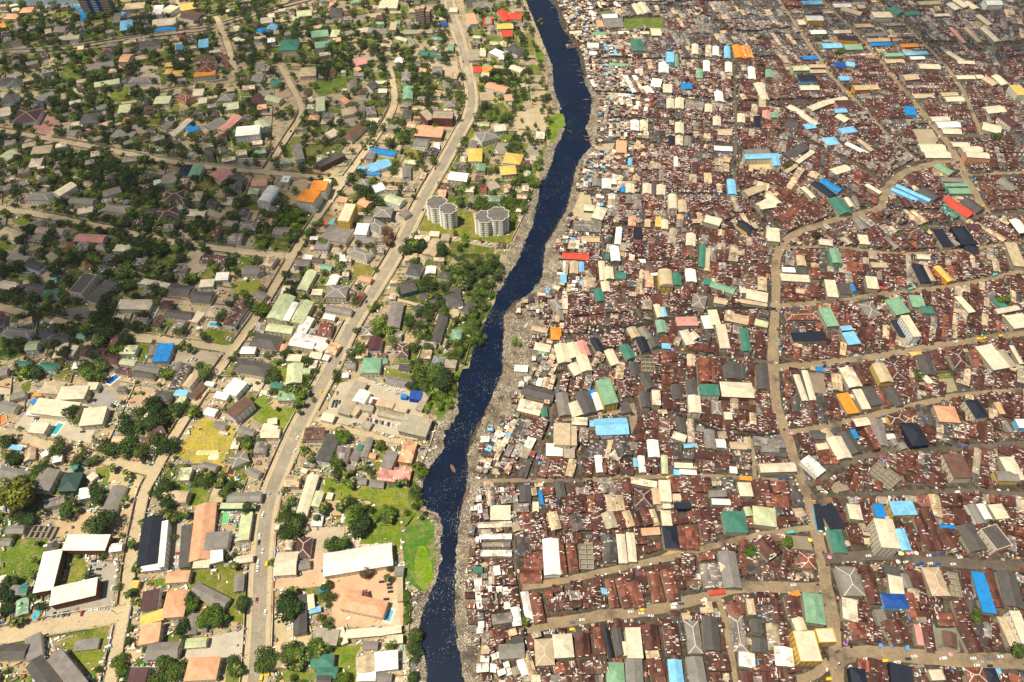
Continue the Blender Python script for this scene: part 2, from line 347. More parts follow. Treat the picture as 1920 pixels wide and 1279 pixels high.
# floating green mats and grass
LAWN = [  # crop, z coords, colour
 ('B',"380,600 650,555 655,640 470,700 430,670",(.10,.17,.02)),('C',"800,135 1085,125 1097,215 640,217 600,190 790,188",(.10,.15,.025)),
 ('C',"610,90 700,75 710,110 640,115",(.09,.15,.03)),('I',"1440,570 1700,640 1690,700 1600,925 1400,910 1275,860 1300,800",(.36,.30,.055)),
 ('J',"500,1000 700,1070 1090,1085 1180,930 1185,1290 870,1290 820,1180 700,1150 560,1180 480,1150",(.15,.20,.02)),
 ('N',"1100,0 1180,0 1150,130 1060,170 1000,440 990,280 740,290 810,150 1090,155",(.12,.19,.015)),
 ('N',"800,0 1090,0 1095,145 815,145",(.13,.17,.02)),
 ('N',"1040,180 1160,110 1200,100 1260,110 1318,190 1300,320 1320,480 1270,590 1200,635 1130,590 1080,560 1060,420",(.07,.16,.02)),
 ('N',"1170,300 1215,300 1270,430 1275,560 1205,620 1150,560 1140,400",(.15,.25,.008)),
 ('J',"1240,420 1440,330 1455,470 1420,590 1330,600 1290,560 1240,500",(.085,.15,.02)),('J',"1380,450 1430,440 1450,500 1420,580 1350,590 1340,540",(.09,.16,.03)),
 ('J',"1130,900 1200,880 1195,980 1190,1140 1200,1220 1100,1240 1090,1050",(.085,.14,.02)),
 ('C',"280,815 370,820 385,900 330,960 320,1030 270,1040 262,960",(.11,.19,.015)),('C',"150,310 190,330 265,440 190,450 170,400",(.10,.17,.02)),('C',"40,320 150,310 160,400 120,400",(.11,.14,.02)),
 ('C',"130,460 200,470 215,530 140,530",(.12,.16,.02)),('C',"215,1060 265,1050 265,1180 215,1170",(.10,.17,.02)),
 ('M',"510,390 630,395 610,545 465,570",(.16,.18,.03)),('M',"1390,480 1700,440 1790,520 1790,870 1500,800 1420,770 1360,620",(.14,.16,.025)),
 ('M',"420,980 780,890 770,1010 700,1250 640,1240 560,1130 470,1010",(.13,.17,.02)),('M',"0,240 350,250 300,420 230,560 180,580 0,580",(.10,.16,.02)),
 ('M',"1805,120 1860,20 1850,330 1800,330",(.09,.14,.02)),('M',"0,985 190,965 180,1020 0,1040",(.08,.13,.02)),('M',"1060,540 1200,525 1195,590 1080,585",(.10,.17,.02)),
 ('M',"260,965 780,870 800,900 260,985",(.10,.14,.02)),('M',"1790,880 1820,640 1830,870",(.09,.14,.02)),('M',"1080,980 1300,940 1300,1000 1090,1040",(.10,.13,.03)),
 ('M',"1630,1120 1750,1120 1750,1290 1620,1290",(.10,.15,.02)),('N',"560,1020 770,1010 720,1080 720,1290 600,1280 550,1100",(.14,.20,.02)),('N',"170,1200 420,1180 420,1290 200,1290",(.13,.18,.03)),
 ('N',"1070,450 1085,900 1120,1100 1080,1100 1060,900",(.08,.16,.02)),('N',"340,600 520,590 520,700 420,720",(.13,.16,.03)),
 ('J',"0,440 60,430 130,520 290,500 300,620 200,680 0,600",(.14,.19,.02)),('I',"1830,440 1920,420 1920,620 1820,590",(.13,.20,.02)),
 ('J',"150,250 230,220 220,320 150,330",(.12,.17,.02)),('J',"930,220 1150,240 1140,310 920,280",(.14,.16,.03)),('J',"0,1290 40,1150 130,950 150,950 60,1180 30,1290",(.09,.14,.015)),
 ('J',"170,860 240,770 240,800 190,870",(.09,.14,.015)),('J',"250,700 330,590 325,620 250,720",(.12,.14,.015)),('J',"350,550 480,380 500,370 370,560",(.14,.14,.03)),
 ('F',"740,990 790,880 815,880 760,990",(.09,.15,.015)),('F',"835,1040 915,900 925,900 850,1030",(.13,.14,.03)),('F',"880,700 945,620 955,630 900,730",(.14,.15,.03)),
 ('F',"700,650 860,700 860,770 700,760",(.18,.17,.03)),('F',"1200,330 1440,270 1560,300 1590,460 1810,450 1820,320 1890,330 1830,530 1500,490 1250,440 1170,430",(.15,.16,.025)),
 ('F',"1380,500 1720,560 1700,620 1400,600",(.09,.12,.02)),('F',"1380,600 1760,600 1720,760 1600,1180 1500,1180 1580,760",(.03,.055,.012)),('F',"1150,770 1500,760 1480,900 1300,980 1010,930",(.05,.07,.015)),
 ('F',"1680,380 1900,370 1800,540",(.12,.15,.02)),('F',"130,350 440,330 270,590 60,560",(.075,.11,.02)),('F',"620,180 760,160 790,210 640,210",(.12,.13,.03)),
 ('E',"1700,800 1870,790 1880,860 1800,910 1680,880",(.19,.22,.03)),('E',"80,340 160,330 260,380 190,410 100,380",(.13,.17,.02)),('E',"0,500 140,520 80,580 0,560",(.10,.14,.02)),
 ('E',"1110,540 1250,510 1380,560 1230,800 1060,770 1080,690",(.07,.10,.02)),('E',"860,850 1040,840 1020,930 870,900",(.08,.12,.02)),('E',"1440,1190 1500,1130 1690,1170 1680,1250 1600,1260",(.13,.17,.02)),
 ('E',"480,700 590,710 540,800 450,820",(.07,.11,.02)),('E',"1300,370 1560,350 1500,460 1320,440",(.08,.12,.02)),('E',"1540,90 1610,100 1530,200 1490,180",(.08,.12,.02)),
 ('E',"310,950 400,960 380,1005 310,990",(.08,.13,.02)),('E',"80,1040 180,1050 160,1100 80,1090",(.10,.14,.02)),('E',"0,1180 200,1230 190,1279 0,1279",(.05,.09,.02)),
 ('E',"250,600 330,610 310,650 250,640",(.08,.14,.02)),('A',"460,490 590,480 590,590 500,590 450,560",(.09,.13,.02)),('A',"800,660 930,620 920,700 830,745 800,720",(.12,.17,.02)),
 ('A',"1215,760 1290,750 1300,835 1230,830",(.13,.16,.04)),('A',"1150,370 1245,360 1240,395 1150,400",(.10,.14,.02)),('A',"0,480 70,480 60,530 0,530",(.09,.13,.02)),
 ('A',"330,780 400,790 390,840 330,800",(.10,.12,.03)),('A',"1350,480 1410,460 1400,590 1360,590",(.09,.12,.02)),('A',"50,215 110,210 100,250 50,250",(.12,.15,.02)),
 ('A',"570,1080 660,1080 650,1140 590,1110",(.06,.09,.02)),('A',"1140,480 1160,480 1180,590 1150,560",(.11,.15,.02)),
 ('B',"120,350 200,360 180,440 140,440",(.08,.12,.02)),('B',"290,320 370,310 370,370 310,370",(.10,.14,.02)),('B',"1140,260 1260,250 1270,290 1150,290",(.10,.13,.02)),
 ('B',"1580,610 1700,590 1680,660 1590,660",(.11,.15,.02)),('B',"1600,760 1780,740 1870,850 1700,890 1610,840",(.09,.13,.02)),('B',"520,765 640,770 620,815 520,815",(.09,.13,.03)),
 ('B',"190,1040 250,1030 260,1140 200,1140",(.09,.14,.02)),('B',"1520,930 1580,920 1560,990 1510,1010",(.15,.17,.02)),('B',"1290,740 1350,745 1350,790 1290,780",(.12,.16,.02)),
 ('B',"870,1120 1000,1130 950,1160 870,1150",(.16,.17,.03)),('B',"1060,1060 1200,1090 1200,1180 1080,1160",(.18,.17,.05)),('B',"1840,730 1920,720 1920,790 1860,790",(.10,.14,.02)),
 ('L',"1300,260 1390,255 1400,290 1310,300",(.10,.14,.02)),('I',"690,940 790,920 780,1070 690,1060",(.12,.17,.02)),('I',"850,900 1080,960 1060,1010 860,930",(.12,.16,.02)),
 ('I',"260,1080 340,1100 250,1290 170,1290 200,1180",(.09,.15,.02)),('I',"1190,1040 1500,1100 1480,1200 1360,1220 1150,1190",(.12,.17,.02)),('I',"150,340 230,300 210,390 160,380",(.09,.13,.02)),
 ('I',"0,60 80,40 200,120 60,170 0,160",(.04,.08,.02)),('I',"0,830 40,760 40,900",(.05,.09,.02))]
mb = MB()
LG = []
for i, (c, s, col) in enumerate(LAWN):
    g = [G(*Z2P(c, x, y)) for x, y in parse(s)]; LG.append(g)
    fan(mb, jag(g, 5, .7, 100+i), .10+.0006*i, col); mark(g, 8)
o = mb.obj('lawn', ['grass']); structure(o)
# paved yards and bare sand
YARD = [('J',"600,330 770,280 800,300 1240,400 1230,480 1160,740 480,590 550,420",(.42,.36,.27)),('N',"130,570 520,480 1000,460 1060,470 1060,880 560,880 530,590 130,610",(.56,.34,.215)),
 ('N',"130,530 400,330 480,330 480,500 140,560",(.52,.34,.24)),('I',"100,650 340,320 640,370 770,360 650,760 130,680",(.43,.38,.29)),('I',"560,330 860,390 790,560 620,480",(.27,.25,.22)),
 ('M',"640,390 850,430 800,760 330,830 330,700 690,680",(.33,.29,.24)),('I',"1280,90 1600,110 1490,300 1230,250",(.40,.33,.24)),('I',"700,920 1030,960 960,1180 860,1200 760,980",(.45,.36,.20)),
 ('M',"400,130 800,0 960,0 890,260 400,230",(.42,.31,.18)),('E',"1320,200 1410,190 1290,330 1250,330",(.42,.40,.36)),('F',"180,200 330,50 390,70 300,230 230,250",(.45,.34,.19)),
 ('F',"460,390 520,320 590,340 545,415",(.42,.16,.08)),('F',"560,240 640,230 560,330 520,310",(.40,.31,.20)),('F',"870,350 1010,310 1080,380 1040,400",(.38,.33,.26)),
 ('G',"430,150 560,160 600,380 440,340",(.42,.34,.22)),('C',"20,810 240,760 280,950 0,920",(.42,.33,.21)),('D',"1090,930 1260,930 1300,1000 1290,1060 1180,1060",(.33,.27,.19)),
 ('D',"0,1170 160,1180 170,1210 10,1230",(.42,.32,.19)),('C',"615,1040 740,1030 720,1100 620,1090",(.38,.30,.20)),('C',"1690,1170 1900,1180 1870,1220 1700,1240",(.48,.36,.20)),
 ('J',"480,600 860,710 1160,770 1170,1020 1050,750 850,730 470,640",(.46,.34,.20)),('A',"970,480 1130,470 1170,640 1020,650",(.40,.33,.24)),('A',"200,880 330,800 420,870 340,980",(.42,.22,.17)),
 ('B',"1220,450 1450,440 1460,540 1260,540",(.42,.33,.22)),('E',"1330,580 1440,570 1500,700 1380,760",(.38,.31,.22)),('E',"340,1000 620,980 700,1060 480,1050",(.16,.15,.14)),
 ('M',"1230,130 1330,100 1310,460 1210,460",(.36,.31,.24)),('M',"870,1050 1050,1060 930,1150 860,1120",(.44,.34,.19)),('M',"1330,1000 1750,900 1750,1100 1650,1130 1580,1200 1330,1100",(.42,.37,.30)),
 ('E',"380,650 510,500 545,520 420,660",(.21,.09,.055)),('E',"600,700 690,590 740,590 640,710",(.21,.09,.055)),('K',"560,540 880,470 900,600 860,700 840,570",(.22,.17,.12)),
 ('L',"330,250 480,260 500,420 420,440",(.22,.175,.13)),('L',"1300,300 1400,280 1440,380 1370,400",(.30,.25,.16)),('P',"200,220 370,230 400,330 240,320",(.22,.18,.13)),('P',"1260,860 1430,880 1460,1060 1290,1080",(.20,.18,.14)),
 ('N',"1020,680 1040,880 900,860 980,690",(.55,.42,.30)),('N',"120,760 240,760 400,940 400,1020 150,1020",(.45,.36,.21)),('J',"560,1170 830,1180 830,1279 480,1279",(.45,.33,.20)),
 ('N',"330,170 640,160 620,300 400,330",(.43,.35,.25)),('O',"1050,380 1170,310 1230,340 1190,390",(.38,.26,.13)),('G',"60,1030 200,1090 150,1140 90,1110",(.36,.34,.28))]
mb = MB()
for i, (c, s, col) in enumerate(YARD):
    g = [G(*Z2P(c, x, y)) for x, y in parse(s)]
    fan(mb, jag(g, 9, .35, 300+i), .075+.0006*i, col); mark(g, 8)
o = mb.obj('yard_ground', ['ground2']); structure(o)

# ---- roads (full-picture pixel polylines, width in metres) ----
MAIN = parse("470,1340 478,1279 484,1200 487,1120 490,1060 497,980 510,920 530,870 556,810 590,745 625,680 660,610 700,545 740,480 770,420 800,360 835,300 862,250 880,215 884,180 876,130 862,75 850,40 843,10 838,-40")
RO = {
 'second': ("190,1340 205,1279 232,1150 245,1050 258,980 272,920 290,885 325,820 370,750 430,665 480,595 525,520 560,460 600,400 640,345 660,318 709,250 736,203 738,167 731,125", 9, 'sandroad'),
 'r3': ("-20,1197 0,1193 110,1172 212,1155 232,1150", 13, 'sandroad'),
 'r4': ("-20,806 25,815 100,838 190,860 290,885", 9, 'sandroad'),
 'r5': ("-20,572 0,575 90,597 160,612 250,630 310,638 430,655", 8.5, 'sandroad'),
 'r6': ("-20,388 0,390 100,408 200,428 330,455 440,470 552,482", 9, 'sandroad'),
 'r7': ("-20,243 0,245 85,260 170,275 300,300 400,315 520,325 645,338", 9, 'sandroad'),
 'r7b': ("85,260 100,248 120,230", 8, 'sandroad'),
 'r8': ("525,122 545,160 565,200 560,225 540,255 515,295 495,325", 8, 'sandroad'),
 'r9': ("-40,102 0,99 125,91 234,75 338,61 383,56 430,42 500,21 571,2 640,-20", 9, 'asphalt'),
 'r10': ("405,30 425,80 437,120 441,140", 9, 'sandroad'),
 'r11': ("330,-20 333,0 341,55", 6, 'sandroad'), 'r12': ("210,195 253,190 323,172 370,161", 6, 'sandroad'),
 'r13': ("592,786 602,789 704,820 751,828", 5, 'sandroad'),
 'r14': ("745,562 800,575 860,583", 4, 'sandroad'),
 'R1': ("1574,1340 1570,1279 1565,1200 1560,1150 1548,1090 1540,1040 1530,990 1515,930 1495,880 1480,830 1465,790 1455,750 1450,700 1450,650 1452,600 1455,540 1455,490 1468,458 1500,435 1560,415 1610,402 1650,390 1658,365 1675,340 1705,320 1760,305 1800,298", 13, 'dirtroad'),
 'R2': ("1620,-30 1641,0 1670,21 1706,57 1743,94 1777,130 1803,169 1821,208 1839,253", 10, 'dirtroad'),
 'R3': ("1510,-40 1540,0 1576,36 1607,68 1641,107 1670,143 1704,182 1740,224 1771,260 1795,300 1805,325 1826,359 1842,388 1852,401", 13, 'dirtroad'),
 'R4': ("1440,-30 1459,0 1506,68 1532,104 1558,143 1597,182 1636,224 1670,260 1719,302", 9, 'dirtroad'),
 'R5': ("1800,300 1818,328 1880,326 1960,324", 9, 'dirtroad'),
 'R6': ("1650,410 1700,428 1758,424 1800,415 1852,404 1960,402", 7, 'darkroad'),
 'R7': ("1458,468 1500,464 1566,463 1654,474 1706,476 1800,470 1900,455 1960,450", 6, 'dirtroad'),
 'R8': ("1455,575 1576,565 1654,552 1758,541 1837,528 1960,500", 10, 'dirtroad'),
 'R9': ("1452,690 1550,680 1654,667 1758,649 1842,636 1960,616", 11, 'dirtroad'),
 'R10': ("1470,812 1550,800 1628,781 1680,768 1758,750 1810,740 1960,728", 8, 'dirtroad'),
 'R11': ("1512,909 1566,883 1618,857 1680,846 1785,841 1960,830", 9, 'darkroad'),
 'R12': ("1520,932 1680,927 1810,922 1960,932", 8, 'darkroad'),
 'R13': ("1545,1047 1654,1042 1732,1050 1837,1058 1960,1064", 11, 'darkroad'),
 'R14': ("1566,1240 1602,1225 1680,1227 1810,1238 1960,1242", 14, 'dirtroad'),
 'R14b': ("1490,1279 1530,1262 1566,1235 1590,1228", 9, 'dirtroad'),
 'R15': ("978,1102 1038,1092 1116,1076 1194,1058 1272,1042 1350,1021 1403,1008 1460,998 1530,988", 7, 'dirtroad'),
 'R15b': ("963,1000 966,1060 978,1102", 3, 'darkroad'),
 'R16': ("985,1177 1064,1165 1142,1152 1194,1149 1246,1139 1325,1120 1377,1105 1460,1100 1550,1102", 11, 'dirtroad'),
 'R17': ("1345,1120 1358,1160 1366,1200 1384,1300", 6, 'dirtroad'),
 'R18': ("890,903 960,901 1090,901 1184,896 1325,893 1455,901 1505,905", 5, 'dirtroad'),
 'R19': ("1285,781 1350,810 1403,818 1460,813", 4, 'canal'),
 'R20': ("1095,630 1176,614 1246,601 1325,583 1377,578 1455,580", 5.5, 'canal'),
 'R21': ("1046,706 1116,693 1181,675 1246,659 1325,669 1450,680", 5, 'darkroad'),
 'R22': ("1150,497 1168,554 1194,580 1202,606", 4, 'darkroad'),
 'R23': ("1372,112 1377,156 1379,260 1377,331 1387,359 1423,398 1455,429 1465,455", 5.5, 'darkroad'),
 'R24': ("1743,86 1800,86 1960,86", 9, 'darkroad'), 'R25': ("1782,258 1839,256 1960,256", 9, 'darkroad'),
 'R26': ("1467,250 1524,273 1602,312 1655,340", 5, 'darkroad'), 'R27': ("1116,112 1250,113 1371,112 1460,108", 3.5, 'darkroad'),
 'R28': ("1163,177 1290,184 1377,193", 3.5, 'darkroad'), 'R29': ("1142,224 1260,230 1374,237", 3.5, 'darkroad'), 'R30': ("1116,263 1240,270 1377,276", 3.5, 'darkroad'),
 'R31': ("1095,364 1240,368 1385,369", 3.5, 'darkroad'), 'R32': ("1127,425 1250,432 1300,430 1387,434", 3.5, 'darkroad'), 'R33': ("1125,395 1127,425 1133,490 1150,497 1187,492 1300,490", 3.5, 'darkroad'),
 'R34': ("1310,500 1318,560 1325,583", 3, 'darkroad'), 'R35': ("1040,706 1046,720 1035,760 1030,800 1010,850 1003,900", 4, 'darkroad'),
 'R36': ("1046,788 1110,778 1180,770 1190,790", 7, 'dirtroad'), 'R37': ("1403,818 1412,850 1415,895", 5, 'dirtroad'), 'R38': ("1078,800 1085,850 1090,900", 3, 'darkroad'),
 'R39': ("1250,15 1300,20 1380,62 1450,58 1500,58", 4, 'darkroad'),
 'R40': ("1060,60 1100,25 1180,12 1250,15", 3.5, 'dirtroad'),
}
ROADG = {}
def rough(mb, g, wd, z):
    r = random.Random(int(z*1000)); n = max(4, int(sum(math.hypot(g[i+1][0]-g[i][0], g[i+1][1]-g[i][1]) for i in range(len(g)-1))/3.0))
    d = [0]
    for i in range(len(g)-1): d.append(d[-1]+math.hypot(g[i+1][0]-g[i][0], g[i+1][1]-g[i][1]))
    T = [d[-1]*i/n for i in range(n+1)]; q = list(zip(np.interp(T, d, [p[0] for p in g]).tolist(), np.interp(T, d, [p[1] for p in g]).tolist()))
    A = offs(q, 1.0); j0 = j1 = 0; P = []
    for i, p in enumerate(q):
        j0 = j0*.7+r.uniform(-.5, .5); j1 = j1*.7+r.uniform(-.5, .5); nx_, ny_ = A[i][0]-p[0], A[i][1]-p[1]; w0, w1 = wd/2+j0*min(1, wd/9), wd/2+j1*min(1, wd/9)
        P.append(((p[0]-nx_*w0, p[1]-ny_*w0, z), (p[0]+nx_*w1, p[1]+ny_*w1, z)))
    for i in range(n): mb.face([P[i][0], P[i+1][0], P[i+1][1], P[i][1]], (1,1,1))
zz = .16
for k, (s, wd, mt) in RO.items():
    g = smooth([G(*p) for p in parse(s)]); ROADG[k] = (g, wd, mt); zz += .004
    mb = MB(); ribbon(mb, g, -wd/2, wd/2, zz) if mt == 'asphalt' else rough(mb, g, wd*(.8 if k[0] == 'R' else 1), zz)
    nm = {'sandroad':'sandy_road','dirtroad':'dirt_street','darkroad':'dark_alley','canal':'drain','asphalt':'paved_road'}[mt]
    o = mb.obj(nm, [mt]); structure(o)
    mark([(x, y) for x, y in offs(g, -wd*(.42 if k[0] == 'R' else .5)-.6)] + [(x, y) for x, y in offs(g, wd*(.42 if k[0] == 'R' else .5)+.6)][::-1], 1)
gM = smooth([G(*p) for p in MAIN]); ROADG['main'] = (gM, 19, 'asphalt')
mb = MB(); ribbon(mb, gM, -9.6, 9.6, zz+.01); structure(mb.obj('road_shoulder', ['sandroad']))
mb = MB(); ribbon(mb, gM, -5.6, 5.6, zz+.03); structure(mb.obj('main_road', ['asphalt']))
mb = MB()
for a, b in ((-5.9, -5.6), (5.6, 5.9), (-8.4, -8.1), (8.1, 8.4)): ribbon(mb, gM, a, b, zz+.15, (.45, .40, .31), .13)
structure(mb.obj('kerb', ['wall']))
mb = MB()
acc = 0
for i in range(len(gM)-1):
    a, b = gM[i], gM[i+1]; L = math.hypot(b[0]-a[0], b[1]-a[1]); k = 0.0
    ux, uy = (b[0]-a[0])/L, (b[1]-a[1])/L
    while k+3 < L:
        if acc % 3 == 0:
            p = (a[0]+ux*k, a[1]+uy*k); q = (p[0]+ux*3, p[1]+uy*3); nx, ny = -uy*.08, ux*.08
            mb.face([(p[0]+nx, p[1]+ny, zz+.036), (p[0]-nx, p[1]-ny, zz+.036), (q[0]-nx, q[1]-ny, zz+.036), (q[0]+nx, q[1]+ny, zz+.036)], (.6, .57, .5))
        acc += 1; k += 3
structure(mb.obj('road_marking', ['wall']))
mark(offs(gM, -10.5) + offs(gM, 10.5)[::-1], 1)

# ---- ground sheet ----
RIVP = gRL + gRR[::-1]
ry = np.array([p[1] for p in gRL][::-1]); rx = np.array([p[0] for p in gRL][::-1])
GREEN = [(p, r, v) for p, r, v in [((100,60),90,.35),((240,60),60,.25),((120,170),90,.35),((240,200),60,.35),((560,60),90,.3),((650,130),70,.4),((780,150),60,.35),((330,140),50,.3),
 ((200,330),110,.35),((50,300),70,.3),((240,440),110,.35),((150,540),80,.25),((60,620),80,.3),((200,630),60,.35),((900,520),60,.45),((880,620),60,.5),((800,560),60,.3),((550,410),60,.4),
 ((940,370),60,.4),((930,140),60,.3),((290,800),60,.4),((30,930),60,.4),((700,960),100,.3),((520,700),60,.35),((350,900),60,.25),((120,1080),80,.2),((430,1100),70,.2),((560,1230),80,.3),((1000,240),50,.25),((600,720),50,.2),((820,700),50,.4),((240,1230),50,.25)]]
GP = [(*G(*p), r*((570/(ST+(p[1]-639.5)/FP*CT))/FP), v) for p, r, v in GREEN]
S = 9.0; X0, X1, Y0, Y1 = -1800, 1800, -80, 2400
nx = int((X1-X0)/S)+1; ny = int((Y1-Y0)/S)+1
gx, gy = np.meshgrid(np.linspace(X0, X1, nx), np.linspace(Y0, Y1, ny))
me = bpy.data.meshes.new('ground')
co = np.stack([gx, gy, np.zeros_like(gx)], -1).reshape(-1, 3)
idx = np.arange(nx*ny).reshape(ny, nx)
q = np.stack([idx[:-1, :-1], idx[:-1, 1:], idx[1:, 1:], idx[1:, :-1]], -1).reshape(-1, 4)
me.vertices.add(len(co)); me.vertices.foreach_set('co', co.astype(np.float32).ravel())
me.loops.add(q.size); me.loops.foreach_set('vertex_index', q.ravel().astype(np.int32))
me.polygons.add(len(q)); me.polygons.foreach_set('loop_start', np.arange(0, q.size, 4, dtype=np.int32)); me.update(calc_edges=True)
rxx = np.interp(gy, ry, rx) + 14
slum = (gx > rxx).astype(float)
gr = np.full(gx.shape, .24)
for x, y, r, v in GP: gr += v*1.6*np.exp(-((gx-x)**2+(gy-y)**2)/(r*.9)**2)
colr = np.zeros((ny*nx, 4), np.float32); colr[:, 0] = slum.ravel(); colr[:, 1] = gr.ravel(); colr[:, 3] = 1
a = me.attributes.new('Zone', 'FLOAT_COLOR', 'POINT'); a.data.foreach_set('color', colr.ravel())
me.materials.append(MAT['ground']); o = bpy.data.objects.new('ground', me); COL.objects.link(o); structure(o)
# ---- broken cumulus above the frame: its shade dims the far left and far right quarters ----
def cloud_mat():
    m, n, l, b = new_mat('cloud_vapour'); geo = nd(n, 'ShaderNodeNewGeometry'); p = geo.outputs['Position']
    b.inputs['Base Color'].default_value = (.9, .9, .92, 1); b.inputs['Roughness'].default_value = 1
    d = mth(n, l, 'MULTIPLY', ramp(n, l, noise(n, l, p, .006, 4, .6), .30, .60), .33)
    l.new(d, b.inputs['Alpha']); return m
MAT['cloud'] = cloud_mat()
def cloud(px, py, rx, ry, rz, name):
    gx_, gy_ = G(px, py); t = 1150/math.sin(SUN_EL); cx, cy, cz = gx_+sv[0]*t, gy_+sv[1]*t, 1150
    mb = MB(); r = random.Random(int(px)); K, N = 10, 24; P = []
    for i in range(K+1):
        v = math.pi*i/K
        P.append([(rx*math.sin(v)*math.cos(2*math.pi*j/N)*(1+.12*math.sin(3*j+i)), ry*math.sin(v)*math.sin(2*math.pi*j/N)*(1+.12*math.cos(2*j+i)), rz*math.cos(v)) for j in range(N)])
    for i in range(K):
        for j in range(N): mb.face([P[i+1][j], P[i+1][(j+1) % N], P[i][(j+1) % N], P[i][j]], (1,1,1))
    o = mb.obj('cloud', ['cloud']); o.location = (cx, cy, cz); structure(o)
cloud(150, 260, 420, 380, 70, 'a'); cloud(330, 470, 190, 190, 50, 'b'); cloud(1850, 20, 330, 190, 60, 'c')
